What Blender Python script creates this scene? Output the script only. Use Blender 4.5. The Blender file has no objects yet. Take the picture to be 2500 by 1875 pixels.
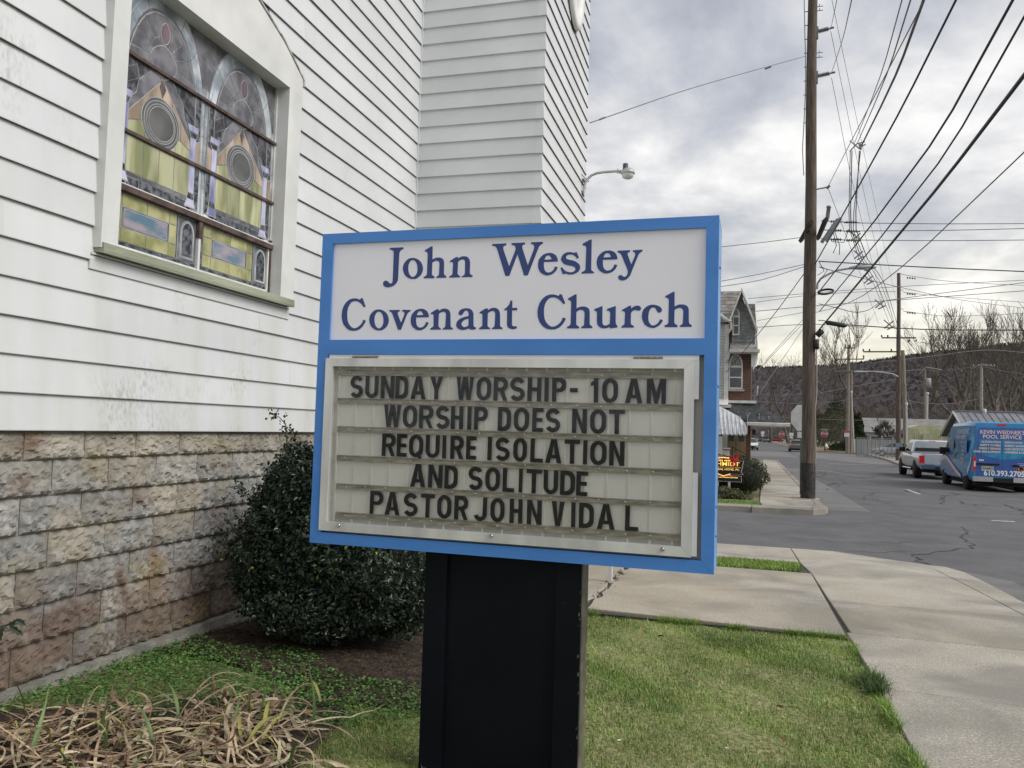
import bpy, bmesh, math, random
import numpy as np
from mathutils import Vector, Matrix
R=math.radians
PI=math.pi
sc=bpy.context.scene
col=sc.collection
random.seed(7); rng=np.random.default_rng(7)

# ---------------------------------------------------------------- camera
YAW,PITCH,ROLL=R(17.0),R(3.146),R(1.708)
cy_,sy_=math.cos(YAW),math.sin(YAW)
Dv=Vector((-sy_*math.cos(PITCH),cy_*math.cos(PITCH),math.sin(PITCH)))
r0=Vector((cy_,sy_,0)); u0=r0.cross(Dv)
Rv=math.cos(ROLL)*r0+math.sin(ROLL)*u0
Uv=-math.sin(ROLL)*r0+math.cos(ROLL)*u0
cam=bpy.data.objects.new('camera',bpy.data.cameras.new('camera')); col.objects.link(cam)
cam.matrix_world=Matrix(((Rv.x,Uv.x,-Dv.x,0),(Rv.y,Uv.y,-Dv.y,0),(Rv.z,Uv.z,-Dv.z,0),(0,0,0,1)))
cam.data.sensor_width=36; cam.data.lens=1946/2500*36
cam.data.clip_start=.05; cam.data.clip_end=6000
sc.camera=cam
def at(x,y,Y):
    """world point at street distance Y seen at photo pixel x,y (used to measure where things stand)"""
    v=Dv+(x-1250)/1946*Rv-(y-937.5)/1946*Uv
    return v*(Y/v.y)

# ---------------------------------------------------------------- sky and sun
w=bpy.data.worlds.new('World'); sc.world=w; w.use_nodes=True
nt=w.node_tree; nt.nodes.clear(); N=nt.nodes.new; L=nt.links.new
SUN_AZ,SUN_EL=R(98),R(40)      # azimuth from +Y towards +X
out=N('ShaderNodeOutputWorld'); bg=N('ShaderNodeBackground'); bg.inputs[1].default_value=.1
sky=N('ShaderNodeTexSky'); sky.sky_type='NISHITA'; sky.sun_disc=False
sky.sun_elevation=SUN_EL; sky.sun_rotation=SUN_AZ; sky.dust_density=2
tc=N('ShaderNodeTexCoord'); sp=N('ShaderNodeSeparateXYZ'); L(tc.outputs['Generated'],sp.inputs[0])
def M(op,a=None,b=None,c=None,clamp=False):
    n=N('ShaderNodeMath'); n.operation=op; n.use_clamp=clamp
    for i,x in enumerate((a,b,c)):
        if x is None: continue
        if isinstance(x,(int,float)): n.inputs[i].default_value=x
        else: L(x,n.inputs[i])
    return n.outputs[0]
zc=M('MAXIMUM',sp.outputs[2],0.0); den=M('ADD',zc,.16)
cb=N('ShaderNodeCombineXYZ'); L(M('DIVIDE',sp.outputs[0],den),cb.inputs[0]); L(M('DIVIDE',sp.outputs[1],den),cb.inputs[1])
def noise(scale,detail,rough,dist=0,off=0):
    mp=N('ShaderNodeMapping'); mp.inputs['Location'].default_value=(off,off*.7,0); mp.inputs['Scale'].default_value=(1,.8,1)
    L(cb.outputs[0],mp.inputs[0])
    n=N('ShaderNodeTexNoise'); n.inputs['Scale'].default_value=scale; n.inputs['Detail'].default_value=detail
    n.inputs['Roughness'].default_value=rough; n.inputs['Distortion'].default_value=dist
    L(mp.outputs[0],n.inputs[0]); return n.outputs[0]
big=noise(1.5,6,.55,.3,3.1); mid=noise(4.2,8,.58,.2,9.2)
cl=M('ADD',M('MULTIPLY',big,.70),M('MULTIPLY',mid,.30))
ramp=N('ShaderNodeValToRGB'); L(cl,ramp.inputs[0])
cr=ramp.color_ramp; cr.elements[0].position=.39; cr.elements[0].color=(2.45,2.55,2.9,1)
cr.elements[1].position=.62; cr.elements[1].color=(5.7,5.6,5.5,1)
e=cr.elements.new(.455); e.color=(3.05,3.15,3.45,1); e=cr.elements.new(.53); e.color=(4.1,4.12,4.2,1)
# warm light low over the hill, around the hidden sun
dotv=N('ShaderNodeVectorMath'); dotv.operation='DOT_PRODUCT'; L(tc.outputs['Generated'],dotv.inputs[0]); dotv.inputs[1].default_value=(.16,.985,.05)
gl=M('POWER',M('MAXIMUM',dotv.outputs['Value'],0),12)
hz=M('POWER',M('SUBTRACT',1.0,M('MULTIPLY',zc,1.0,),clamp=True),11)
warm=M('MULTIPLY',gl,hz)
mx=N('ShaderNodeMix'); mx.data_type='RGBA'; L(M('MULTIPLY',warm,.95,clamp=True),mx.inputs[0]); L(ramp.outputs[0],mx.inputs[6]); mx.inputs[7].default_value=(9.6,8.6,5.2,1)
m2=N('ShaderNodeMix'); m2.data_type='RGBA'; m2.inputs[0].default_value=.93
L(sky.outputs[0],m2.inputs[6]); L(mx.outputs[2],m2.inputs[7]); L(m2.outputs[2],bg.inputs[0]); L(bg.outputs[0],out.inputs[0])
sun=bpy.data.objects.new('sun',bpy.data.lights.new('sun','SUN')); col.objects.link(sun)
sun.data.energy=1.5; sun.data.angle=R(35); sun.data.color=(1,.965,.91)
sd=Vector((math.sin(SUN_AZ)*math.cos(SUN_EL),math.cos(SUN_AZ)*math.cos(SUN_EL),math.sin(SUN_EL)))
sun.rotation_euler=sd.to_track_quat('Z','Y').to_euler(); sun.location=(0,0,60)
sc.view_settings.view_transform='Standard'; sc.view_settings.look='None'
sc.view_settings.exposure=.88; sc.view_settings.gamma=1
sc.view_settings.use_curve_mapping=False
sc.cycles.use_denoising=True

# ---------------------------------------------------------------- helpers
class MB:
    def __init__(s): s.v=[]; s.f=[]; s.sm=[]
    def add(s,vs,fs,smooth=False):
        o=len(s.v); s.v+= [tuple(p) for p in vs]; s.f+=[tuple(i+o for i in f) for f in fs]; s.sm+=[smooth]*len(fs); return s
    def box(s,x0,x1,y0,y1,z0,z1):
        return s.add([(x0,y0,z0),(x1,y0,z0),(x1,y1,z0),(x0,y1,z0),(x0,y0,z1),(x1,y0,z1),(x1,y1,z1),(x0,y1,z1)],
          [(0,3,2,1),(4,5,6,7),(0,1,5,4),(1,2,6,5),(2,3,7,6),(3,0,4,7)])
    def prism(s,pts,a,b,axis='y'):
        """extrude polygon (2d) between a and b along axis"""
        n=len(pts)
        def P(p,t):
            return {'y':(p[0],t,p[1]),'x':(t,p[0],p[1]),'z':(p[0],p[1],t)}[axis]
        vs=[P(p,a) for p in pts]+[P(p,b) for p in pts]
        fs=[tuple(range(n)),tuple(range(2*n-1,n-1,-1))]+[(i,n+i,n+(i+1)%n,(i+1)%n) for i in range(n)]
        return s.add(vs,fs)
    def tube(s,pts,r,n=8,smooth=True,caps=True):
        pts=[Vector(p) for p in pts]; m=len(pts)
        rs=r if isinstance(r,(list,tuple)) else [r]*m
        vs=[];fs=[]
        t0=(pts[1]-pts[0]).normalized()
        ref=Vector((0,0,1)) if abs(t0.z)<.9 else Vector((1,0,0))
        a=t0.cross(ref).normalized()
        for i in range(m):
            t=(pts[min(i+1,m-1)]-pts[max(i-1,0)]).normalized()
            a=(a-t*a.dot(t)); 
            if a.length<1e-6: a=t.orthogonal()
            a.normalize(); b=t.cross(a)
            for j in range(n):
                an=2*PI*j/n; vs.append(pts[i]+(a*math.cos(an)+b*math.sin(an))*rs[i])
        for i in range(m-1):
            for j in range(n):
                fs.append((i*n+j,i*n+(j+1)%n,(i+1)*n+(j+1)%n,(i+1)*n+j))
        s.add(vs,fs,smooth)
        if caps: s.add(vs[:n],[tuple(range(n-1,-1,-1))]); s.add(vs[-n:],[tuple(range(n))])
        return s
    def lathe(s,prof,c=(0,0,0),axis=(0,0,1),n=16,smooth=True):
        """prof: list of (r,h) along axis"""
        ax=Vector(axis).normalized(); a=ax.orthogonal().normalized(); b=ax.cross(a); c=Vector(c)
        vs=[c+ax*h+(a*math.cos(2*PI*j/n)+b*math.sin(2*PI*j/n))*r for r,h in prof for j in range(n)]
        fs=[(i*n+j,i*n+(j+1)%n,(i+1)*n+(j+1)%n,(i+1)*n+j) for i in range(len(prof)-1) for j in range(n)]
        return s.add(vs,fs,smooth)
    def grid(s,P,nu,nv,smooth=True):
        vs=[P(i/(nu-1),j/(nv-1)) for j in range(nv) for i in range(nu)]
        fs=[(j*nu+i,j*nu+i+1,(j+1)*nu+i+1,(j+1)*nu+i) for j in range(nv-1) for i in range(nu-1)]
        return s.add(vs,fs,smooth)
    def mesh(s,name,mat):
        m=bpy.data.meshes.new(name); m.from_pydata(s.v,[],s.f); 
        m.polygons.foreach_set('use_smooth',s.sm)
        if mat: m.materials.append(mat)
        m.update(); return m
    def build(s,name,mat,parent=None): return obj(name,s.mesh(name,mat),parent)
def obj(name,me,parent=None,loc=None):
    o=bpy.data.objects.new(name,me); col.objects.link(o)
    if parent: o.parent=parent
    if loc: o.location=loc
    return o
def tag(o,label=None,cat=None,group=None,kind=None):
    if label: o['label']=label
    if cat: o['category']=cat
    if group: o['group']=group
    if kind: o['kind']=kind
    return o
def thing(name,loc,rz,label,cat,group=None):
    o=bpy.data.objects.new(name,None); o.empty_display_size=.2; col.objects.link(o)
    o.location=loc; o.rotation_euler=(0,0,rz); return tag(o,label,cat,group)
def kids(o): return [c for c in o.children]
def copy_tree(o,parent=None):
    c=o.copy(); col.objects.link(c); c.parent=parent
    for ch in kids(o): copy_tree(ch,c)
    return c
def bigmesh(name,V,F,mat,parent=None,smooth=False):
    """numpy: V (n,3), F (m,k)"""
    m=bpy.data.meshes.new(name); V=np.asarray(V,'f'); F=np.asarray(F,'i'); k=F.shape[1]
    m.vertices.add(len(V)); m.vertices.foreach_set('co',V.ravel())
    m.loops.add(F.size); m.loops.foreach_set('vertex_index',F.ravel())
    m.polygons.add(len(F)); m.polygons.foreach_set('loop_start',np.arange(0,F.size,k,dtype='i'))
    m.polygons.foreach_set('use_smooth',np.full(len(F),smooth))
    m.update(calc_edges=True); m.materials.append(mat); return obj(name,m,parent)
_tmp=[]
def curve_mesh(splines,ext):
    cu=bpy.data.curves.new('c','CURVE'); cu.dimensions='2D'; cu.fill_mode='BOTH'; cu.extrude=ext/2
    for pts in splines:
        s=cu.splines.new('POLY'); s.points.add(len(pts)-1)
        for i,p in enumerate(pts): s.points[i].co=(p[0],p[1],0,1)
        s.use_cyclic_u=True
    o=bpy.data.objects.new('c',cu); me=bpy.data.meshes.new_from_object(o)
    bpy.data.objects.remove(o); bpy.data.curves.remove(cu); return me
def text_mesh(txt,size,ext=.002,bold=0,align='CENTER',space=1,width=1):
    cu=bpy.data.curves.new('t','FONT'); cu.body=txt; cu.size=size; cu.extrude=ext/2; cu.offset=bold
    cu.align_x=align; cu.align_y='CENTER'; cu.space_character=space; cu.resolution_u=3
    o=bpy.data.objects.new('t',cu); me=bpy.data.meshes.new_from_object(o)
    bpy.data.objects.remove(o); bpy.data.curves.remove(cu)
    if width!=1:
        for v in me.vertices: v.co.x*=width
    return me
def put_mesh(name,me,mat,parent,loc,rot=(PI/2,0,0)):
    me.materials.clear(); me.materials.append(mat)
    for p in me.polygons: p.use_smooth=False
    o=obj(name,me,parent); o.location=loc; o.rotation_euler=rot; return o
def merge(meshes_offs):
    bm=bmesh.new()
    for me,off in meshes_offs:
        n0=len(bm.verts); bm.from_mesh(me); bm.verts.ensure_lookup_table()
        for v in bm.verts[n0:]: v.co+=Vector(off)
        bpy.data.meshes.remove(me)
    me=bpy.data.meshes.new('m'); bm.to_mesh(me); bm.free(); return me

# ---------------------------------------------------------------- materials
def nmat(name):
    m=bpy.data.materials.new(name); m.use_nodes=True; t=m.node_tree; b=t.nodes['Principled BSDF']; return m,t,b
def pm(name,c,rough=.6,var=.12,scale=6,bump=0,bscale=40,metal=0,spec=.5,coords='Object',stretch=None,c2=None,isl=0,objr=0,emit=None,detail=4,lo=.35,hi=.65):
    m,t,b=nmat(name); n=t.nodes.new; l=t.links.new
    b.inputs['Roughness'].default_value=rough; b.inputs['Metallic'].default_value=metal
    b.inputs['Specular IOR Level'].default_value=spec
    tcx=n('ShaderNodeTexCoord'); mp=n('ShaderNodeMapping'); l(tcx.outputs[coords],mp.inputs[0])
    if stretch: mp.inputs['Scale'].default_value=stretch
    ns=n('ShaderNodeTexNoise'); ns.inputs['Scale'].default_value=scale; ns.inputs['Detail'].default_value=detail; l(mp.outputs[0],ns.inputs[0])
    mr=n('ShaderNodeMapRange'); l(ns.outputs[0],mr.inputs[0]); mr.inputs[1].default_value=lo; mr.inputs[2].default_value=hi
    mx=n('ShaderNodeMix'); mx.data_type='RGBA'; l(mr.outputs[0],mx.inputs[0])
    a=tuple(x*(1-var) for x in c)+(1,); d=(tuple(c2) if c2 else tuple(min(1,x*(1+var)) for x in c))+(1,)
    mx.inputs[6].default_value=a; mx.inputs[7].default_value=d
    outc=mx.outputs[2]
    if isl or objr:
        src=n('ShaderNodeNewGeometry').outputs['Random Per Island'] if isl else n('ShaderNodeObjectInfo').outputs['Random']
        k=isl or objr
        r2=n('ShaderNodeMapRange'); l(src,r2.inputs[0]); r2.inputs[3].default_value=1-k; r2.inputs[4].default_value=1+k
        h=n('ShaderNodeHueSaturation'); l(outc,h.inputs['Color']); l(r2.outputs[0],h.inputs['Value']); outc=h.outputs[0]
    l(outc,b.inputs['Base Color'])
    if bump:
        nb=n('ShaderNodeTexNoise'); nb.inputs['Scale'].default_value=bscale; nb.inputs['Detail'].default_value=5; l(mp.outputs[0],nb.inputs[0])
        bp=n('ShaderNodeBump'); bp.inputs['Strength'].default_value=bump; bp.inputs['Distance'].default_value=.02; l(nb.outputs[0],bp.inputs['Height']); l(bp.outputs[0],b.inputs['Normal'])
    if emit:
        b.inputs['Emission Color'].default_value=emit[:3]+(1,); b.inputs['Emission Strength'].default_value=emit[3]
    return m
HG={'J':[[(-1636,820),(-1567,820),(-1567,811),(-1575,809),(-1583,803),(-1587,792),(-1588,680),(-1589,665),(-1597,651),(-1609,641),(-1623,636),(-1638,634),(-1653,637),(-1662,645),(-1664,655),(-1660,663),(-1650,667),(-1642,664),(-1635,658),(-1629,653),(-1623,651),(-1617,656),(-1615,667),(-1615,797),(-1617,803),(-1623,808),(-1636,812)]],
'o':[[(-1465,718),(-1466,707),(-1470,696),(-1475,687),(-1483,680),(-1492,674),(-1502,670),(-1513,670),(-1525,671),(-1535,675),(-1545,681),(-1554,689),(-1560,699),(-1564,710),(-1566,721),(-1565,732),(-1562,742),(-1556,751),(-1548,759),(-1539,765),(-1529,768),(-1517,769),(-1506,767),(-1495,763),(-1486,757),(-1477,749),(-1471,739),(-1467,729)],[(-1492,718),(-1492,710),(-1493,702),(-1496,694),(-1499,688),(-1504,684),(-1509,681),(-1514,680),(-1519,681),(-1524,684),(-1529,689),(-1533,695),(-1536,703),(-1538,711),(-1539,720),(-1539,729),(-1538,737),(-1535,744),(-1532,750),(-1527,755),(-1522,758),(-1517,758),(-1512,757),(-1506,754),(-1502,749),(-1498,743),(-1495,735),(-1493,727)]],
'h':[[(-1428,819),(-1421,819),(-1420,758),(-1410,763),(-1399,766),(-1386,766),(-1375,763),(-1366,756),(-1362,744),(-1361,693),(-1358,685),(-1349,679),(-1349,672),(-1397,672),(-1397,678),(-1390,681),(-1385,686),(-1384,736),(-1386,744),(-1392,750),(-1400,752),(-1409,750),(-1420,743),(-1420,692),(-1417,685),(-1407,679),(-1407,671),(-1459,672),(-1460,679),(-1449,683),(-1444,692),(-1444,783),(-1446,790),(-1452,795),(-1459,796),(-1459,802)]],
'n':[[(-1305,765),(-1295,765),(-1294,758),(-1283,765),(-1271,768),(-1259,767),(-1248,763),(-1240,753),(-1236,739),(-1236,691),(-1233,684),(-1222,679),(-1222,672),(-1273,672),(-1273,678),(-1264,680),(-1259,688),(-1260,740),(-1262,748),(-1268,753),(-1276,753),(-1284,751),(-1294,743),(-1295,691),(-1291,683),(-1282,678),(-1282,672),(-1333,672),(-1334,678),(-1324,682),(-1319,689),(-1318,734),(-1320,740),(-1324,743),(-1333,743),(-1333,749)]],
'W':[[(-1134,818),(-1068,819),(-1068,810),(-1076,808),(-1081,804),(-1081,794),(-1077,783),(-1051,715),(-1026,782),(-1023,792),(-1025,801),(-1030,808),(-1042,810),(-1043,819),(-981,819),(-981,810),(-990,809),(-994,803),(-992,793),(-965,717),(-940,786),(-938,797),(-940,804),(-944,809),(-953,811),(-953,819),(-899,819),(-899,811),(-907,807),(-915,801),(-919,792),(-964,672),(-981,672),(-1014,768),(-1049,672),(-1067,672),(-1109,792),(-1114,802),(-1122,808),(-1133,810)]],
'e':[[(-830,729),(-830,738),(-834,749),(-840,758),(-849,764),(-859,768),(-869,769),(-883,767),(-896,762),(-907,752),(-915,741),(-918,728),(-919,716),(-917,703),(-912,691),(-904,681),(-893,674),(-883,670),(-872,669),(-858,672),(-847,678),(-837,688),(-832,697),(-829,704),(-842,708),(-845,698),(-851,690),(-859,684),(-869,682),(-877,683),(-885,689),(-890,699),(-892,714),(-892,729)],[(-890,739),(-886,749),(-881,756),(-873,758),(-866,755),(-861,749),(-857,740)]],
's':[[(-758,765),(-753,767),(-746,767),(-736,742),(-745,739),(-749,746),(-756,752),(-765,757),(-775,758),(-785,757),(-792,752),(-793,745),(-792,740),(-784,737),(-764,732),(-749,726),(-738,718),(-731,709),(-730,701),(-731,691),(-738,681),(-748,675),(-759,671),(-771,670),(-782,671),(-792,675),(-795,675),(-797,673),(-806,673),(-817,700),(-809,704),(-804,696),(-796,688),(-786,683),(-773,680),(-762,681),(-754,685),(-750,692),(-751,698),(-755,703),(-765,707),(-787,712),(-801,717),(-810,726),(-816,737),(-813,750),(-806,760),(-795,767),(-785,769),(-775,769),(-765,767)]],
'l':[[(-690,820),(-682,820),(-681,691),(-679,685),(-669,679),(-668,673),(-722,673),(-722,680),(-711,684),(-706,690),(-705,785),(-708,792),(-713,795),(-721,796),(-721,803)]],
'y':[[(-568,767),(-516,768),(-516,760),(-523,758),(-526,753),(-524,745),(-509,706),(-494,742),(-493,750),(-495,756),(-499,759),(-503,760),(-503,767),(-463,768),(-463,761),(-470,757),(-477,751),(-481,743),(-506,678),(-512,661),(-519,651),(-528,643),(-538,639),(-547,638),(-556,641),(-562,646),(-564,653),(-561,660),(-554,662),(-548,661),(-543,656),(-537,653),(-530,656),(-525,663),(-523,672),(-523,678),(-525,685),(-551,746),(-556,754),(-561,758),(-568,760)]],
'C':[[(-1776,586),(-1766,586),(-1749,546),(-1758,543),(-1771,558),(-1783,567),(-1795,572),(-1810,573),(-1822,569),(-1832,559),(-1840,544),(-1844,524),(-1843,498),(-1840,480),(-1833,465),(-1821,452),(-1809,445),(-1797,445),(-1785,450),(-1773,459),(-1763,471),(-1759,484),(-1745,481),(-1750,468),(-1760,453),(-1773,441),(-1789,434),(-1808,432),(-1828,435),(-1845,445),(-1861,463),(-1870,485),(-1873,507),(-1871,529),(-1864,551),(-1851,569),(-1835,581),(-1818,586),(-1803,586),(-1790,583),(-1779,579)]],
'v':[[(-1626,528),(-1574,528),(-1573,521),(-1581,519),(-1584,513),(-1580,501),(-1565,468),(-1551,501),(-1549,511),(-1552,518),(-1561,521),(-1561,528),(-1519,527),(-1519,522),(-1526,518),(-1534,511),(-1539,500),(-1564,435),(-1579,436),(-1610,510),(-1616,518),(-1626,522)]],
'n2':[[(-1156,528),(-1145,528),(-1143,520),(-1132,528),(-1119,531),(-1108,530),(-1097,525),(-1091,517),(-1087,505),(-1085,452),(-1082,445),(-1073,441),(-1073,435),(-1122,435),(-1122,441),(-1114,444),(-1110,451),(-1109,504),(-1112,512),(-1119,517),(-1126,516),(-1135,513),(-1144,507),(-1144,452),(-1140,445),(-1132,441),(-1131,435),(-1183,435),(-1183,441),(-1175,445),(-1168,451),(-1169,498),(-1171,504),(-1175,506),(-1183,506),(-1183,512)]],
'a':[[(-1248,531),(-1236,530),(-1225,526),(-1217,518),(-1212,507),(-1210,453),(-1207,447),(-1198,443),(-1198,437),(-1205,434),(-1215,433),(-1226,435),(-1233,439),(-1244,435),(-1259,432),(-1274,434),(-1285,440),(-1292,449),(-1293,459),(-1290,469),(-1281,480),(-1268,487),(-1252,492),(-1235,495),(-1235,507),(-1238,515),(-1244,520),(-1250,520),(-1256,516),(-1261,508),(-1267,500),(-1274,499),(-1281,502),(-1284,508),(-1282,515),(-1275,524),(-1262,529)],[(-1234,483),(-1250,480),(-1262,472),(-1268,463),(-1267,455),(-1261,448),(-1253,445),(-1243,447),(-1234,453)]],
't':[[(-1041,562),(-1031,561),(-1031,529),(-1008,529),(-1008,518),(-1031,518),(-1030,456),(-1028,450),(-1023,447),(-1008,447),(-1007,438),(-1017,435),(-1029,434),(-1040,437),(-1049,444),(-1053,455),(-1054,519),(-1067,518),(-1067,524),(-1056,532),(-1046,543),(-1041,556)]],
'u':[[(-628,531),(-627,459),(-624,451),(-618,447),(-611,447),(-604,449),(-595,454),(-594,500),(-597,506),(-601,510),(-608,510),(-608,518),(-571,530),(-570,461),(-568,451),(-562,445),(-562,438),(-593,434),(-596,440),(-606,436),(-622,434),(-633,437),(-643,444),(-649,453),(-651,464),(-651,501),(-653,507),(-658,510),(-662,511),(-663,518)]],
'r':[[(-513,530),(-506,530),(-506,518),(-497,525),(-485,530),(-476,530),(-468,527),(-464,521),(-464,515),(-468,509),(-475,508),(-485,511),(-493,511),(-500,507),(-506,498),(-506,457),(-503,450),(-492,443),(-492,437),(-545,437),(-545,443),(-537,447),(-532,453),(-531,497),(-532,503),(-537,507),(-544,508),(-544,513)]],
'c':[[(-384,471),(-372,467),(-377,456),(-387,445),(-398,438),(-409,434),(-420,435),(-435,440),(-448,450),(-456,465),(-460,481),(-459,499),(-453,514),(-441,525),(-427,532),(-413,533),(-398,530),(-387,525),(-378,517),(-376,509),(-380,501),(-388,498),(-394,501),(-399,508),(-403,516),(-409,521),(-416,521),(-422,518),(-428,510),(-432,495),(-433,479),(-431,464),(-426,454),(-420,447),(-412,445),(-403,447),(-394,453),(-388,460)]]}
HP=[('J', 0, 0), ('o', 0, 0), ('h', 0, 0), ('n', 0, 0), ('W', 0, 0), ('e', 0, 0), ('s', 0, 0), ('l', 0, 0), ('y', 0, 0), ('e', 261, 1), ('C', 0, 0), ('o', -162, -237), ('v', 0, 0), ('e', -598, -237), ('n2', -235, 0), ('a', 0, 0), ('n2', 0, 0), ('t', 0, 0), ('C', 958, -1), ('h', 679, -236), ('u', 0, 0), ('r', 0, 0), ('c', 0, 0), ('h', 1095, -234)]
ROWS=[(0.2214, 0.1174, [('S', -1.8087, -1.7436), ('U', -1.7315, -1.6656), ('N', -1.6529, -1.5856), ('D', -1.5782, -1.5154), ('A', -1.5022, -1.4279), ('Y', -1.4062, -1.3451), ('W', -1.2804, -1.1982), ('O', -1.1843, -1.1164), ('R', -1.1047, -1.0398), ('S', -1.0283, -0.9615), ('H', -0.9487, -0.8874), ('I', -0.8722, -0.8537), ('P', -0.8383, -0.7763), ('-', -0.76, -0.7251), ('1', -0.6687, -0.6369), ('0', -0.6198, -0.5525), ('A', -0.5225, -0.4496), ('M', -0.4324, -0.3533)]), (0.0892, -0.014, [('W', -1.6306, -1.546), ('O', -1.5357, -1.4662), ('R', -1.4553, -1.3867), ('S', -1.3745, -1.3082), ('H', -1.3011, -1.2426), ('I', -1.223, -1.2042), ('P', -1.1916, -1.128), ('D', -1.0806, -1.0202), ('O', -1.0073, -0.9382), ('E', -0.9238, -0.8748), ('S', -0.8636, -0.7988), ('N', -0.7469, -0.6827), ('O', -0.6687, -0.6003), ('T', -0.5884, -0.5209)]), (-0.0431, -0.1459, [('R', -1.6355, -1.5687), ('E', -1.5613, -1.5114), ('Q', -1.5004, -1.4314), ('U', -1.4177, -1.3511), ('I', -1.3376, -1.3198), ('R', -1.2993, -1.2367), ('E', -1.2241, -1.1762), ('I', -1.1238, -1.1046), ('S', -1.0875, -1.0216), ('O', -1.0053, -0.9437), ('L', -0.9284, -0.8722), ('A', -0.861, -0.7892), ('T', -0.7763, -0.71), ('I', -0.6959, -0.6781), ('O', -0.6654, -0.5959), ('N', -0.5834, -0.5193)]), (-0.1758, -0.2791, [('A', -1.4882, -1.4152), ('N', -1.4009, -1.3331), ('D', -1.3225, -1.2598), ('S', -1.2082, -1.1433), ('O', -1.1295, -1.0627), ('L', -1.0498, -0.9973), ('I', -0.9765, -0.9598), ('T', -0.9425, -0.8751), ('U', -0.8653, -0.8014), ('D', -0.7923, -0.7279), ('E', -0.7221, -0.673)]), (-0.308, -0.4123, [('P', -1.6854, -1.6183), ('A', -1.6094, -1.5359), ('S', -1.5154, -1.4473), ('T', -1.4329, -1.3656), ('O', -1.3521, -1.285), ('R', -1.271, -1.2062), ('J', -1.1792, -1.1188), ('O', -1.1017, -1.0374), ('H', -1.0138, -0.9557), ('N', -0.9354, -0.8708), ('V', -0.8271, -0.7702), ('I', -0.74, -0.7221), ('D', -0.7068, -0.6429), ('A', -0.629, -0.5541), ('L', -0.5109, -0.4557)])]

# ---------------------------------------------------------------- church materials
def siding_mat():
    m,t,b=nmat('white_siding_paint'); n=t.nodes.new; l=t.links.new
    geo=n('ShaderNodeNewGeometry'); 
    def nz(sc,detail,stretch,lo,hi,dist=0):
        mp=n('ShaderNodeMapping'); l(geo.outputs['Position'],mp.inputs[0]); mp.inputs['Scale'].default_value=stretch
        x=n('ShaderNodeTexNoise'); x.inputs['Scale'].default_value=sc; x.inputs['Detail'].default_value=detail; x.inputs['Distortion'].default_value=dist; l(mp.outputs[0],x.inputs[0])
        r=n('ShaderNodeMapRange'); l(x.outputs[0],r.inputs[0]); r.inputs[1].default_value=lo; r.inputs[2].default_value=hi; return r.outputs[0]
    def mix(f,a,c):
        x=n('ShaderNodeMix'); x.data_type='RGBA'
        if isinstance(f,float): x.inputs[0].default_value=f
        else: l(f,x.inputs[0])
        for i,q in ((6,a),(7,c)):
            if isinstance(q,tuple): x.inputs[i].default_value=q+(1,)
            else: l(q,x.inputs[i])
        return x.outputs[2]
    def mul(a,c):
        x=n('ShaderNodeMath'); x.operation='MULTIPLY'
        for i,q in enumerate((a,c)):
            if isinstance(q,float): x.inputs[i].default_value=q
            else: l(q,x.inputs[i])
        return x.outputs[0]
    c=mix(nz(1.3,4,(1,1,1),.35,.65),(.595,.615,.63),(.665,.68,.692))
    c=mix(mul(nz(9,5,(1,1,.12),.55,.8),.25),c,(.56,.55,.48))      # runs of grime
    sx=n('ShaderNodeSeparateXYZ'); l(geo.outputs['Position'],sx.inputs[0])
    mlo=n('ShaderNodeMapRange'); l(sx.outputs[2],mlo.inputs[0]); mlo.inputs[1].default_value=3.2; mlo.inputs[2].default_value=1.4
    c=mix(mul(mul(mul(nz(1.7,5,(1,1,.8),.54,.68),nz(45,4,(1,1,.45),.45,.75)),mlo.outputs[0]),.7),c,(.26,.26,.21)) # mildew
    lowr=n('ShaderNodeMapRange'); l(sx.outputs[2],lowr.inputs[0]); lowr.inputs[1].default_value=1.8; lowr.inputs[2].default_value=-.1; 
    c=mix(mul(mul(nz(5,5,(1,1,.1),.42,.68),lowr.outputs[0]),.38),c,(.45,.43,.33))
    oi=n('ShaderNodeObjectInfo'); rr=n('ShaderNodeMapRange'); l(oi.outputs['Random'],rr.inputs[0]); rr.inputs[3].default_value=.95; rr.inputs[4].default_value=1.03
    h=n('ShaderNodeHueSaturation'); l(c,h.inputs['Color']); l(rr.outputs[0],h.inputs['Value']); l(h.outputs[0],b.inputs['Base Color'])
    b.inputs['Roughness'].default_value=.42
    nb=n('ShaderNodeTexNoise'); nb.inputs['Scale'].default_value=2.5; nb.inputs['Detail'].default_value=2; l(geo.outputs['Position'],nb.inputs[0])
    bp=n('ShaderNodeBump'); bp.inputs['Strength'].default_value=.35; bp.inputs['Distance'].default_value=.02; l(nb.outputs[0],bp.inputs['Height']); l(bp.outputs[0],b.inputs['Normal'])
    return m
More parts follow.
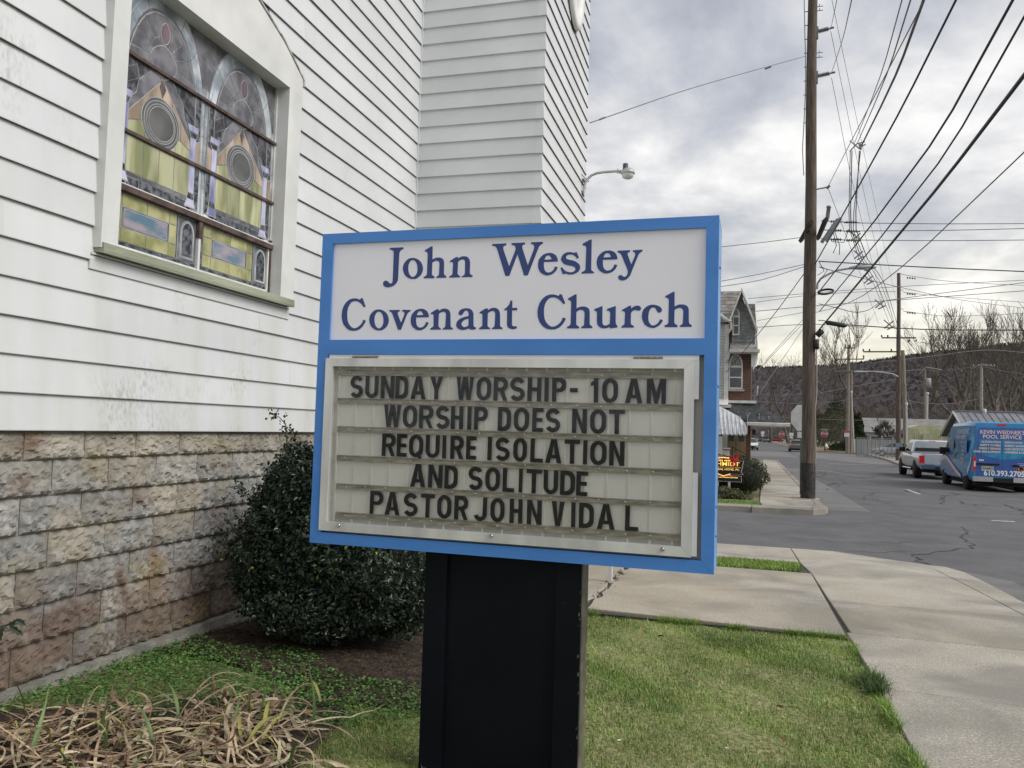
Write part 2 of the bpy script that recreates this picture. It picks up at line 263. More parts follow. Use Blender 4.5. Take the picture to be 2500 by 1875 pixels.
def stone_mat():
    m,t,b=nmat('rock_face_block'); n=t.nodes.new; l=t.links.new
    geo=n('ShaderNodeNewGeometry')
    def nz(sc,detail,lo,hi,stretch=(1,1,1),off=0,dist=0):
        mp=n('ShaderNodeMapping'); l(geo.outputs['Position'],mp.inputs[0]); mp.inputs['Scale'].default_value=stretch; mp.inputs['Location'].default_value=(off,off,off)
        x=n('ShaderNodeTexNoise'); x.inputs['Scale'].default_value=sc; x.inputs['Detail'].default_value=detail; x.inputs['Distortion'].default_value=dist; l(mp.outputs[0],x.inputs[0])
        r=n('ShaderNodeMapRange'); l(x.outputs[0],r.inputs[0]); r.inputs[1].default_value=lo; r.inputs[2].default_value=hi; return r.outputs[0]
    def mth(op,a,c):
        x=n('ShaderNodeMath'); x.operation=op; x.use_clamp=True
        for i,q in enumerate((a,c)):
            if isinstance(q,float): x.inputs[i].default_value=q
            else: l(q,x.inputs[i])
        return x.outputs[0]
    def mix(f,a,c):
        x=n('ShaderNodeMix'); x.data_type='RGBA'; l(f,x.inputs[0])
        for i,q in ((6,a),(7,c)):
            if isinstance(q,tuple): x.inputs[i].default_value=q+(1,)
            else: l(q,x.inputs[i])
        return x.outputs[2]
    sx=n('ShaderNodeSeparateXYZ'); l(geo.outputs['Position'],sx.inputs[0])
    def zr(a,c):
        r=n('ShaderNodeMapRange'); l(sx.outputs[2],r.inputs[0]); r.inputs[1].default_value=a; r.inputs[2].default_value=c; return r.outputs[0]
    c=mix(nz(7,5,.3,.7),(.25,.225,.18),(.375,.345,.29))
    oi=n('ShaderNodeObjectInfo')
    grey=mth('MULTIPLY',nz(2.1,4,.40,.52,off=3.3,dist=.6),zr(-.1,-.45))
    c=mix(mth('MULTIPLY',grey,1.),c,mix(nz(18,5,.35,.65),(.21,.205,.195),(.345,.34,.325)))
    red=mth('MULTIPLY',mth('ADD',zr(-.85,-1.3),nz(1.8,3,.56,.66,off=7.)),nz(3.5,5,.38,.52,off=1.))
    c=mix(mth('MULTIPLY',red,.85),c,mix(nz(14,5,.3,.7),(.135,.085,.065),(.25,.18,.14)))
    c=mix(mth('MULTIPLY',mth('MULTIPLY',zr(-1.1,-1.45),nz(4,4,.35,.6,off=5.)),.75),c,(.15,.115,.075))
    moss=mth('MULTIPLY',nz(2.6,4,.60,.68,off=12.),nz(26,4,.4,.6))
    c=mix(mth('MULTIPLY',moss,.45),c,(.30,.25,.07))
    wash=mth('MULTIPLY',nz(2.4,3,.60,.66,(1,1,.35),off=21.),nz(30,4,.35,.6))
    c=mix(mth('MULTIPLY',wash,.7),c,(.42,.415,.40))
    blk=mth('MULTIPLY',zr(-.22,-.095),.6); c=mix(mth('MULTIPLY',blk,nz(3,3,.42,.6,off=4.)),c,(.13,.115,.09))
    rr=n('ShaderNodeMapRange'); l(oi.outputs['Random'],rr.inputs[0]); rr.inputs[3].default_value=.82; rr.inputs[4].default_value=1.12
    h=n('ShaderNodeHueSaturation'); l(c,h.inputs['Color']); l(rr.outputs[0],h.inputs['Value']); l(h.outputs[0],b.inputs['Base Color'])
    b.inputs['Roughness'].default_value=.92; b.inputs['Specular IOR Level'].default_value=.25
    nb=n('ShaderNodeTexNoise'); nb.inputs['Scale'].default_value=55; nb.inputs['Detail'].default_value=6; l(geo.outputs['Position'],nb.inputs[0])
    bp=n('ShaderNodeBump'); bp.inputs['Strength'].default_value=.6; bp.inputs['Distance'].default_value=.012; l(nb.outputs[0],bp.inputs['Height']); l(bp.outputs[0],b.inputs['Normal'])
    return m
SID=siding_mat(); LAP_SHADE_DIRT=pm('siding_underside_shade_and_grime',(.11,.108,.10),.8,.3,9,c2=(.18,.175,.165)); STN=stone_mat()
MORTAR=pm('mortar',(.30,.27,.21),.95,.25,9,bump=.4,bscale=60)
WTRIM=pm('white_trim_paint',(.62,.63,.61),.45,.08,2.5,c2=(.70,.705,.695))
DKVOID=pm('dark_interior',(.03,.03,.032),.9,.1)
GREENSILL=pm('weathered_green_sill',(.24,.27,.19),.7,.15,3,bump=.3,bscale=50,c2=(.36,.38,.29),stretch=(1,.3,1))
RUST=pm('rusty_brown_steel',(.06,.04,.036),.7,.25,12,c2=(.11,.07,.06))
LEAD=pm('lead_came',(.36,.37,.38),.55,.2,10,metal=.2)
CHIP=pm('chipped_white_paint',(.6,.6,.58),.6,.1,5,c2=(.75,.75,.73))

# ---------------------------------------------------------------- church
TH=math.atan(.025)
church=thing('church',(-3.702,-.093,0),TH,'white clapboard church with stained glass window on a rough tan block foundation','church')
Z0=-.093; ROW=.2032; YT=8.737; XT=1.54; YF=11.47; Y_A=-2.5
def plank(axis,a0,a1,k,base,name='siding_plank'):
    """overlapping aluminium plank: face leans out to a 14 mm lip at its lower edge"""
    z0=Z0+ROW*k; z1=z0+ROW+.004; m=MB(); o=.020
    prof=[(base-.01,z0+.004),(base+o,z0+.004),(base+o+.001,z0),(base+o+.002,z0),(base+o+.002,z0+.006),(base+.002,z1),(base-.01,z1)]
    prof=[(base-.01,z0),(base+o,z0),(base+o+.0015,z0+.004),(base+.002,z1),(base-.01,z1)]
    if axis=='y': m.prism(prof,a0,a1,'y')      # runs along y, profile (x,z)
    else:         # runs along x, faces -y
        n=len(prof); vs=[(a0,-p[0],p[1]) for p in prof]+[(a1,-p[0],p[1]) for p in prof]
        m.add(vs,[tuple(range(n)),tuple(range(2*n-1,n-1,-1))]+[(i,(i+1)%n,n+(i+1)%n,n+i) for i in range(n)])
    ob=m.build(name,SID,church); me=ob.data; me.materials.append(LAP_SHADE_DIRT)
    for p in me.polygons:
        if p.normal.z<-.9: p.material_index=1  # dark underside colour holds the lap's shadow together with its dirt
    return ob
m=MB(); m.box(-.45,-.07,Y_A,YT+.1,-1.9,Z0-.003); m.box(-.35,-.012,Y_A,YT+.02,Z0-.003,1.0); m.box(-.35,-.012,Y_A,3.90,1.0,8.2); m.box(-.35,-.012,5.95,YT+.02,1.0,8.2); m.box(-.35,-.012,3.90,5.95,3.35,8.2)
m.box(-.35,XT-.012,YT+.012,YF,Z0-.003,8.2); m.box(-.35,XT-.07,YT+.07,YF,-1.9,Z0-.003); m.build('sheathing_wall',WTRIM,church)
NR=40
WY0,WY1=3.90,5.95
for k in range(NR):
    z=Z0+ROW*k
    spans=[(Y_A,YT-.02)]
    if 1.04>z-.0: 
        pass
    # window opening with a low peaked head
    zt=z+ROW
    if zt>1.0 and z<3.36:
        d=0
        if z>2.9: d=(z-2.93)*1.9
        a=WY0-.04+max(0,d); b=WY1+.04-max(0,d)
        if b>a: spans=[(Y_A,a),(b,YT-.02)]
    for a,b in spans:
        # butt seams every few metres
        cuts=[a]; s=a+[2.1,3.35,1.3,2.75,.8][k%5]
        if len(spans)==1 or a<0:
            while s<b-.5: cuts.append(s); s+=3.65
        cuts.append(b)
        for i in range(len(cuts)-1):
            plank('y',cuts[i]+(0.0006 if i else 0),cuts[i+1],k,(i%2)*.0012)
    plank('x',.03,XT-.004,k,-YT)
    z=Z0+ROW*k
    ov=z+ROW>5.43 and z<6.68
    if ov:
        zc_=min(max(z+ROW/2,5.46),6.64); hw=.43*math.sqrt(max(0,1-((zc_-6.05)/.62)**2))
        plank('y',YT-.0,10.25-hw,k,XT); plank('y',10.25+hw,YF,k,XT)
    else: plank('y',YT,YF,k,XT)
    # corner cap folded over the outer corner, one per course
    z0=z-.001; z1=z+ROW-.002; c=MB(); g=.0215
    c.add([(XT-.085,YT-g-.001,z0),(XT+g+.001,YT-g-.001,z0),(XT+g+.001,YT+.05,z0),(XT-.085,YT-.004,z1),(XT+.004,YT-.004,z1),(XT+.004,YT+.05,z1),
           (XT-.085,YT-g+.004,z0),(XT+g-.004,YT+.05,z0)],[(0,1,4,3),(1,2,5,4),(0,6,7,2,1)])
    c.build('corner_cap',SID,church)
m=MB(); m.box(.0,.03,YT-.03,YT-.0,Z0,8.1); m.build('inner_corner_post',SID,church)

# ---- foundation of rock-face blocks
def block_mesh(seed,wd,ht):
    r=np.random.default_rng(seed); nu,nv=27,14
    A=[(r.uniform(0,1),r.uniform(0,1),r.uniform(-1,1),r.uniform(-1,1),r.uniform(-.6,1)) for _ in range(70)]
    P=np.zeros((nv,nu))
    for j in range(nv):
        for i in range(nu):
            u,v=i/(nu-1),j/(nv-1)
            best=min(A,key=lambda q:((u-q[0])*2.1)**2+(v-q[1])**2)
            h=.50+.30*best[4]+ (u-best[0])*best[2]*3.2+(v-best[1])*best[3]*2.6
            eu=min(u,1-u)/.07; ev=min(v/(.075+.05*math.sin(u*23+seed)+.04*math.sin(u*51+seed*2)+.02),(1-v)/.20)
            e=max(0,min(1,eu))*max(0,min(1,ev)); 
            P[j,i]=max(.06,h)*e if 0<i<nu-1 and 0<j<nv-1 else 0
            if 0<i<nu-1 and 0<j<nv-1: P[j,i]=max(0,P[j,i]*(1.15-.35*v)+.32*max(0,1-v*1.8)*e*(.7+.5*r.random()))
    m=MB()
    def S(u,v):
        i=round(u*(nu-1)); j=round(v*(nv-1))
        ju=(0 if i in(0,nu-1) else (r.random()-.5)*.009); jv=(0 if j in(0,nv-1) else (r.random()-.5)*.008)
        return (.012+.040*P[j,i],u*wd+ju,v*ht+jv)
    m.grid(S,nu,nv,False)
    m.add([(0,0,0),(0,wd,0),(0,wd,ht),(0,0,ht),(.012,0,0),(.012,wd,0),(.012,wd,ht),(.012,0,ht)],[(0,1,5,4),(3,7,6,2),(0,4,7,3),(1,2,6,5)])
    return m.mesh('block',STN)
BW,BH=.425,.2032; GAPB=.006
bms=[block_mesh(s,BW-GAPB,BH-GAPB) for s in range(9)]
m=MB(); m.box(-.3,-.036,Y_A,YT,-1.7,Z0-.002); m.box(-.3,XT-.036,YT+.036,YF,-1.7,Z0-.002); m.build('mortar_bed',MORTAR,church)
zc=Z0-.164
for r_ in range(7):
    zb=zc-BH*r_ ; off=3.502+(.2 if r_%2 else 0)
    n0=int((Y_A-off)/BW); y=off+n0*BW
    while y<YT-.02:
        me=bms[(int(y*37)+r_*5)%9]
        o=obj('foundation_block',me,church,(-.042,y,zb)); sz=(.166/BH if r_==0 else 1)
        o.scale=(1,((YT-.01-y)/BW if y+BW>YT else 1),sz)
        y+=BW
    for i in range(4):       # tower front and side
        x=.03+i*.38+(.19 if r_%2 else 0)
        if x<XT-.1:
            wd=min(.38,XT+.0-x); o=obj('foundation_block',bms[(i+r_*3)%9],church,(x+wd-GAPB,YT,zb)); o.rotation_euler=(0,0,R(90)); 
            o.rotation_euler=(0,0,R(-90)); o.location=(x,YT+.042,zb); o.scale=(1,(wd)/BW,(.166/BH if r_==0 else 1))
    for i in range(7):
        y=YT+i*BW-(.2 if r_%2 else 0)
        a=max(y,YT); b=min(y+BW,YF)
        if b-a>.08: o=obj('foundation_block',bms[(i*2+r_)%9],church,(XT-.042,a,zb)); o.scale=(1,(b-a)/BW,(.166/BH if r_==0 else 1))
m=MB(); m.box(-.2,.045,Y_A,YT,-1.9,-1.478); m.box(-.2,XT+.045,YT-.045,YF,-1.9,-1.478); m.build('concrete_footing',pm('footing_concrete',(.27,.26,.22),.95,.3,7,bump=.6,bscale=45),church)

# ---- stained glass window
m=MB()
Ya,Yb=3.985,5.80; Zs,Zh=1.045,2.80; GX=-.06
# casing: two jambs, peaked head, moulding
m.box(-.25,.072,3.85,Ya,1.0,2.95)
head=[(3.85,2.80+.0),(Ya,2.80),(Yb,2.80),(6.0,2.80),(6.0,2.93),(5.67,3.14),(5.29,3.285),(4.92,3.36),(4.56,3.285),(4.18,3.14),(3.85,2.93)]
m2_=MB(); m2_.prism([(Ya+.0,2.80),(Yb,2.80),(6.0-.0,2.951),(6.0,2.97),(5.67,3.14),(5.29,3.285),(4.92,3.36),(4.56,3.285),(4.18,3.14),(3.85,2.97),(3.85,2.951)],-.25,.074,'x')
wf=m.mesh('window',WTRIM)
win=obj('window',wf,church)
jm=MB(); jm.box(-.25,.072,Yb,6.0,1.0,2.95); jm.build('window_jamb',WTRIM,win)
casing_head=m2_.build('window_head',WTRIM,win)
m=MB()
tp=[(3.835,2.90),(3.835,2.955),(4.17,3.155),(4.55,3.302),(4.92,3.378),(5.30,3.302),(5.68,3.155),(6.015,2.955),(6.015,2.90)]
m.tube([(.07,y,z) for y,z in tp],.014,6,False); m.tube([(.055,y+(.02 if y>4.92 else -.02),z+.018) for y,z in tp],.010,6,False)
m.tube([(.03,y+(.035 if y>4.92 else -.035),z+.03) for y,z in tp],.012,6,False)
m.box(-.01,.045,6.0,6.02,1.0,2.93)
m.build('head_moulding',pm('weathered_moulding',(.33,.33,.31),.6,.3,14,c2=(.55,.55,.53)),win)
m=MB(); m.prism([(-.2,1.0),(.085,.968),(.088,.985),(.085,1.03),(-.2,1.075)],3.86,6.0,'y'); m.build('window_sill',GREENSILL,win)
m=MB(); m.box(.018,.03,3.83,6.02,.955,.968); m.box(-.02,.02,3.83,6.03,.87,.95); m.build('sill_apron',SID,win)
m=MB(); m.box(-.25,GX-.02,Ya,Yb,1.0,2.9); m.build('dark_backing',DKVOID,win)
m=MB()
for zb,hh in ((2.32,.011),(1.815,.011)): m.box(GX,GX+.03,Ya,Yb,zb-hh,zb+hh)
m.box(GX,GX+.045,Ya,Yb,1.425,1.462); m.box(GX,GX+.035,4.862,4.90,1.30,1.44); m.box(GX,GX+.03,Yb-.018,Yb,1.06,1.5)
m.build('steel_bar',RUST,win)
m=MB(); m.box(GX,GX+.038,Ya,Yb,1.463,1.472); m.box(GX,GX+.028,4.868,4.892,1.06,1.32); m.box(GX,GX+.02,Yb-.035,Yb-.019,1.06,1.44); m.box(GX,GX+.02,Ya,Yb,1.06,1.078);m.box(GX,GX+.02,Yb-.010,Yb,1.5,2.8); m.build('chipped_white_bead',CHIP,win)

def glassm(name,c,c2,var=.2,rough=.18,scale=3,stretch=(1,1,.35),lo=.4,hi=.6):
    return pm(name,c,rough,var,scale,bump=.08,bscale=26,spec=.3,coords='Object',c2=c2,stretch=stretch,objr=.14,lo=lo,hi=hi)
GL=dict(yg=glassm('yellow_green_glass',(.29,.31,.15),(.49,.49,.31),scale=9,stretch=(1,1,.18)),
 am=glassm('amber_opal_glass',(.37,.28,.20),(.48,.39,.30),scale=7),
 gr=glassm('smoky_grey_glass',(.12,.12,.135),(.20,.195,.215),scale=8,stretch=(1,1,1)),
 dk=glassm('dark_ripple_glass',(.03,.035,.04),(.14,.15,.17),scale=22,stretch=(1,1,1),rough=.12),
 pu=glassm('violet_opal_glass',(.24,.24,.48),(.52,.52,.68),scale=9),
 ring=glassm('pale_blue_clear_glass',(.26,.31,.36),(.55,.60,.64),scale=5,stretch=(1,1,1)),
 ol=glassm('olive_gold_glass',(.30,.30,.12),(.42,.41,.21),scale=7,stretch=(1,1,1)),
 bl=glassm('streaky_blue_glass',(.15,.26,.34),(.38,.32,.38),scale=7,stretch=(1,.6,1.6)),
 rd=glassm('dull_rose_glass',(.16,.11,.13),(.24,.17,.19)),
 mg=glassm('medallion_grey_glass',(.10,.10,.10),(.15,.15,.145),scale=3,stretch=(1,1,1)))
leadm=MB(); paneN=[0]
def inset(pts,d):
    c=Vector((sum(p[0] for p in pts)/len(pts),sum(p[1] for p in pts)/len(pts))); q=[]
    n=len(pts); area=sum(pts[i][0]*pts[(i+1)%n][1]-pts[(i+1)%n][0]*pts[i][1] for i in range(n)); s=1 if area>0 else -1
    for i in range(n):
        p0,p1,p2=Vector(pts[i-1]),Vector(pts[i]),Vector(pts[(i+1)%n])
        e1=(p1-p0); e2=(p2-p1)
        if e1.length<1e-6 or e2.length<1e-6: q.append(tuple(p1)); continue
        n1=Vector((-e1.y,e1.x)).normalized()*s; n2=Vector((-e2.y,e2.x)).normalized()*s
        b=(n1+n2); 
        if b.length<1e-3: b=n1
        b.normalize(); k=min(2.0,1/max(.3,b.dot(n1))); q.append(tuple(p1+b*d*k))
    return q
def clipbox(pts,y0,y1,z0,z1):
    def clip(P,f):
        o=[]
        for i in range(len(P)):
            a,b=P[i-1],P[i]; fa,fb=f(a),f(b)
            if (fa>=0)!=(fb>=0):
                t=fa/(fa-fb); o.append((a[0]+(b[0]-a[0])*t,a[1]+(b[1]-a[1])*t))
            if fb>=0: o.append(b)
        return o
    for f in (lambda p:p[0]-y0,lambda p:y1-p[0],lambda p:p[1]-z0,lambda p:z1-p[1]):
        pts=clip(pts,f)
        if len(pts)<3: return []
    return pts
def pane(pts,g,lay=0,cut=None,ld=.0035):
    pts=clipbox(pts,Ya+.004,Yb-.012,*(cut or (1.478,2.798)))
    if len(pts)<3: return
    x=GX+.0015*lay
    m=MB(); m.prism(inset(pts,ld),x-.004,x+.004,'x'); m.build('glass_pane',GL[g],win); paneN[0]+=1
    q=MB(); q.prism(inset(pts,-.003),x-.006,x+.0028,'x'); leadm.add(q.v,q.f)
def circ(c,ry,rz,n=24,a0=0,a1=360): return [(c[0]+ry*math.cos(R(a0+(a1-a0)*i/(n if a1-a0==360 else n-1))),c[1]+rz*math.sin(R(a0+(a1-a0)*i/(n if a1-a0==360 else n-1)))) for i in range(n)]
HB=(Yb-Ya)/2
def lancet(y0,mir):
    W=HB; 
    def F(u,z): return (y0+(W*(1-u) if mir else W*u),z)
    def P(lst,g,lay=0,**k): pane([F(*p) for p in lst],g,lay,**k)
    # pointed arch: sides rise from z=1.95, apex z=2.86
    def arc(hw,apex,spring,n=9):   # half outline right side, u about .5
        return [(.5+hw*math.cos(t)**.85,spring+(apex-spring)*math.sin(t)) for t in [PI/2*i/(n-1) for i in range(n)]]
    # field behind everything: spandrels of smoky glass
    for i in range(6):
        P([(i/6,2.30),((i+1)/6,2.30),((i+1)/6,2.55),(i/6,2.62)],'gr',0); P([(i/6,2.62),((i+1)/6,2.55),((i+1)/6,2.83),(i/6,2.83)],'gr',0)
    # side borders (thin strips) full height
    for a,b in ((0,.035),(.965,1)):
        for z in np.arange(1.48,2.4,.23): P([(a,z),(b,z),(b,z+.23),(a,z+.23)],'ring',1)
    # arch rings: bands between three curves
    for (h1,h2,g,lay) in ((.49,.46,'ring',2),(.46,.40,'ring',3),(.40,.385,'gr',3)):
        ap1=2.20+h1*1.36; ap2=2.20+h2*1.36
        o=[(.5+s*p[0]-.5*s if False else p[0],p[1]) for s in (1,) for p in arc(h1,ap1,2.05,13)]
        inn=[p for p in arc(h2,ap2,2.05,13)]
        for sgn in (1,-1):
            oo=[(.5+sgn*(p[0]-.5),p[1]) for p in o]; ii=[(.5+sgn*(p[0]-.5),p[1]) for p in inn]
            st=3
            for i in range(0,12,st): P(oo[i:i+st+1]+ii[i:i+st+1][::-1],g,lay)
            P([(.5+sgn*h1,1.48),(.5+sgn*h1,2.05),(.5+sgn*h2,2.05),(.5+sgn*h2,1.48)],g,lay)
    # radiating smoky panes inside the arch
    hub=(.5,2.42); ins=arc(.385,2.20+.385*1.36,2.05,7)
    ring=[(1-p[0],p[1]) for p in ins]; ring=ins+[(1-p[0],p[1]) for p in ins[::-1][1:]]
    for i in range(len(ring)-1):
        a,b=ring[i],ring[i+1]
        def tow(p,k): return (hub[0]+(p[0]-hub[0])*k,hub[1]+(p[1]-hub[1])*k)
        P([a,b,tow(b,.5),tow(a,.5)],'gr',4); P([tow(a,.5),tow(b,.5),hub],'gr',4)
    P([(.5+.115*math.cos(t)*(1+.25*math.cos(2*t)),2.40+.115*math.sin(t)) for t in np.linspace(0,2*PI,18,endpoint=False)],'gr',6)
    P([(.5+.05*math.cos(t)*abs(math.cos(t))**.3,2.60+.075*math.sin(t)) for t in np.linspace(0,2*PI,14,endpoint=False)],'rd',6)
    P([(.5,2.30),(.54,2.22),(.5,2.14),(.46,2.22)],'gr',6)
    for s in (0,1):
        q=lambda u:u if s==0 else 1-u
        P([(q(.035),1.95),(q(.5),1.95),(q(.5),2.33),(q(.035),2.33)],'gr',3)
    # dark kite fans each side under the arch
    for s in (0,1):
        q=lambda u:u if s==0 else 1-u
        P([(q(.12),2.12),(q(.26),2.20),(q(.22),2.33),(q(.12),2.33)],'gr',4); P([(q(.26),2.20),(q(.38),2.30),(q(.36),2.33),(q(.22),2.33)],'dk',4); P([(q(.12),2.0),(q(.24),2.10),(q(.26),2.20),(q(.12),2.12)],'dk',4)
        P([(q(.05),1.93),(q(.12),1.99),(q(.12),2.33),(q(.05),2.33)],'dk',5)
    # amber gable split in strips, green below
    us=[.17,.28,.39,.5,.61,.72,.83]
    top=lambda u: 2.28-abs(u-.5)*.98
    mid=lambda u: 1.995-abs(u-.5)*.30
    for a,b in zip(us[:-1],us[1:]):
        P([(a,mid(a)),(b,mid(b)),(b,top(b)),(a,top(a))],'am',6)
    for a,b in ((.17,.335),(.335,.5),(.5,.665),(.665,.83)):
        P([(a,1.80),(b,1.80),(b,mid(b)),(a,mid(a))],'yg',6)
        P([(a,1.565 if a>.18 or 1 else 1.6),(b,1.565),(b,1.80),(a,1.80)],'yg',6)
    # medallion
    for rr,g,lay in ((.20,'gr',7),(.175,'mg',8),(.15,'gr',9),(.132,'mg',10)):
        P([(.5+rr*1.02*math.cos(t),1.975+rr*.86*math.sin(t)) for t in np.linspace(0,2*PI,26,endpoint=False)],g,lay)
    # violet columns with caps, bases and textured outer strip
    for s in (0,1):
        q=lambda u:u if s==0 else 1-u
        for z0,z1 in ((1.60,1.82),(1.82,2.0)): P([(q(.10),z0),(q(.165),z0),(q(.165),z1),(q(.10),z1)],'pu',7)
        P([(q(.075),2.04),(q(.185),2.04),(q(.165),2.0),(q(.10),2.0)],'dk',7); P([(q(.075),2.04),(q(.185),2.04),(q(.20),2.085),(q(.08),2.085)],'pu',7)
        P([(q(.09),1.56),(q(.18),1.56),(q(.165),1.60),(q(.10),1.60)],'dk',7); P([(q(.07),1.50),(q(.20),1.50),(q(.17),1.56),(q(.10),1.56)],'pu',7)
        P([(q(.04),1.62),(q(.098),1.62),(q(.098),1.80),(q(.04),1.80)],'dk',6); P([(q(.04),1.80),(q(.098),1.80),(q(.098),1.98),(q(.04),2.0)],'am',6)
        P([(q(.04),1.50),(q(.08),1.50),(q(.098),1.62),(q(.04),1.62)],'dk',6)
    for a,b in zip(np.linspace(.18,.82,6)[:-1],np.linspace(.18,.82,6)[1:]): P([(a,1.478),(b,1.478),(b,1.535),(a,1.535)],'dk',6)
    for i,(a,b) in enumerate(((.17,.335),(.335,.5),(.5,.665),(.665,.83))): P([(a,1.535),(b,1.535),(b,1.565),(a,1.565)],'gr',6)
    # ventilator row below the thick bar
    c=(1.08,1.424)
    P([(.0,1.08),(1,1.08),(1,1.11),(0,1.11)],'dk',0,cut=c)
    for a,b in ((.02,.06),): P([(a,1.11),(b,1.11),(b,1.42),(a,1.42)],'dk',0,cut=c)
    ys=[.06,.17,.42,.66,.74]; zs=[1.11,1.20,1.335,1.42]
    for a,b in zip(ys[:-1],ys[1:]):
        for z0,z1 in zip(zs[:-1],zs[1:]):
            if .1<a<.6 and z0==1.20: continue
            P([(a,z0),(b,z0),(b,z1),(a,z1)],'ol',0,cut=c)
    P([(.17,1.20),(.66,1.20),(.66,1.335),(.17,1.335)],'gr',1,cut=c); P([(.195,1.212),(.635,1.212),(.635,1.323),(.195,1.323)],'bl',2,cut=c)
    P([(.76,1.11),(.98,1.11),(.98,1.42),(.76,1.42)],'gr',0,cut=c)
    P([(.79,1.13),(.95,1.13)]+[(.87+.08*math.cos(t),1.30+.10*math.sin(t)) for t in np.linspace(0,PI,9)],'ring',1,cut=c)
    P([(.805,1.14),(.935,1.14)]+[(.87+.065*math.cos(t),1.30+.085*math.sin(t)) for t in np.linspace(0,PI,9)],'dk',2,cut=c)
lancet(Ya,False); lancet(Ya+HB,False)
lm=leadm.build('lead_came',LEAD,win)

# ---- oval tower window
ow=MB()
def ov(ry,rz,x,n=28): return [(x,10.25+ry*math.cos(2*PI*i/n),6.05+rz*math.sin(2*PI*i/n)) for i in range(n)]
rings=[ov(.47,.66,XT+.01),ov(.47,.66,XT+.06),ov(.43,.615,XT+.085),ov(.36,.53,XT+.07),ov(.34,.50,XT-.02)]
vs=[p for r_ in rings for p in r_]; ow.add(vs,[(i*28+j,i*28+(j+1)%28,(i+1)*28+(j+1)%28,(i+1)*28+j) for i in range(4) for j in range(28)],True)
oval=ow.build('window',WTRIM,church); tag(oval,'oval white framed window high on the tower side')
m=MB(); m.add(ov(.345,.505,XT-.015),[tuple(range(28))]); m.build('glass_pane',GL['yg'],oval)
m=MB(); m.tube([(p[0],p[1],p[2]) for p in ov(.46,.655,XT+.02)[14:28]],.012,5); m.build('perished_caulk',DKVOID,oval)

# ---------------------------------------------------------------- security lamp on the tower
lamp=thing('security_lamp',(0,0,0),TH,'grey curved-arm yard lamp with dark photocell bolted to the church tower','lamp'); lamp.location=church.location+Matrix.Rotation(TH,3,'Z')@Vector((XT+.02,11.2,3.41))
GALV=pm('galvanised_steel',(.42,.43,.42),.5,.15,8,metal=.3)
m=MB(); pts=[(.02,-.05,-.02),(.035,-.04,.12),(.06,-.02,.2),(.12,0,.265),(.2,.0,.293),(.3,0,.302),(.46,0,.305),(.58,0,.30)]
m.tube(pts,.019,10); m.build('arm',GALV,lamp)
m=MB(); m.box(-.02,.02,-.09,.0,-.02,.02); m.box(-.02,.03,-.08,-.02,.16,.2); m.tube([(0,-.08,.0),(.03,-.05,-.06)],.012,6); m.tube([(-.01,-.09,.26),(.05,-.04,.2),(.09,.0,.17)],.006,5); m.build('wall_bracket',pm('rusty_bracket',(.16,.13,.11),.7,.3,20),lamp)
m=MB(); c=(.645,0,.30)
m.lathe([(.0,.04),(.05,.035),(.075,.015),(.095,-.01),(.1,-.03),(.098,-.045),(.085,-.05)],c,n=20); m.build('lamp_housing',GALV,lamp)
m=MB(); m.lathe([(.085,-.045),(.082,-.07),(.075,-.095),(.05,-.11),(0,-.115)],c,n=20); m.build('lens',pm('frosted_lens',(.6,.62,.6),.25,.05,4),lamp)
m=MB(); m.lathe([(.043,.02),(.04,.045),(.038,.09),(.036,.105),(0,.108)],(.61,0,.30),n=14); m.build('photocell',pm('photocell_plastic',(.055,.06,.07),.5,.1,5),lamp)
m=MB(); m.tube([(.5,-.0,.27),(.5,0,.34)],.008,5); m.tube([(.53,0,.28),(.53,0,.27)],.015,6); m.build('clamp_bolt',GALV,lamp)

# ---------------------------------------------------------------- church sign
SY=3.33
BLUE=pm('blue_sign_paint',(.055,.215,.60),.42,.05,2,bump=.06,bscale=90,c2=(.066,.24,.65),stretch=(1,1,3))
NAVY=pm('navy_vinyl_lettering',(.022,.05,.20),.35,.06,5)
WHITE=pm('white_sign_face',(.80,.80,.87),.35,.02,2)
ALU=pm('aluminium_frame',(.58,.59,.585),.42,.12,6,metal=.3,c2=(.74,.75,.74),stretch=(1,1,.25))
BLACK=pm('black_letter_plastic',(.008,.009,.013),.6,.25,30,c2=(.017,.019,.026),spec=.2)
POSTB=pm('black_post_paint',(.004,.005,.009),.5,.1,3,bump=.02,bscale=120,c2=(.005,.0065,.011),spec=.12)
sign=thing('church_sign',(-1.07,SY,-1.53),0,'blue framed church sign with changeable black letters on a black post on the lawn','sign')
so=-sign.location
def sgn(m,name,mat,parent=sign):
    m.v=[(p[0]+so.x,p[1]+so.y,p[2]+so.z) for p in m.v] if parent is sign else m.v
    return m.build(name,mat,parent)
# all sub-parts hang under parts whose own origin is the sign origin, so use one offset everywhere
def S(m,name,mat,parent=None):
    m.v=[(p[0]+so.x,p[1]+so.y,p[2]+so.z) for p in m.v]; return m.build(name,mat,parent or sign)
X0,X1,Zb,Zt=-1.985,-.150,-.563,.897
PX0,PX1=-1.928,-.201
D=.26
def mitre(a,b,c,d,name='frame_rail',th=.03):
    m=MB(); pts=[a,b,c,d]; m.prism(pts,SY,SY+th,'y'); return S(m,name,BLUE)
g=.0007
mitre((X0,Zt),(X1,Zt),(PX1,.848),(PX0,.848)); mitre((X0,Zb),(PX0,-.512),(PX1,-.512),(X1,Zb))
mitre((X0,Zb+g),(X0,Zt-g),(PX0,.848-g),(PX0,-.512+g),'frame_stile'); mitre((X1,Zb+g),(PX1,-.512+g),(PX1,.848-g),(X1,Zt-g),'frame_stile')
m=MB(); m.box(PX0,PX1,SY-.001,SY+.03,.3205,.389); S(m,'middle_rail',BLUE)
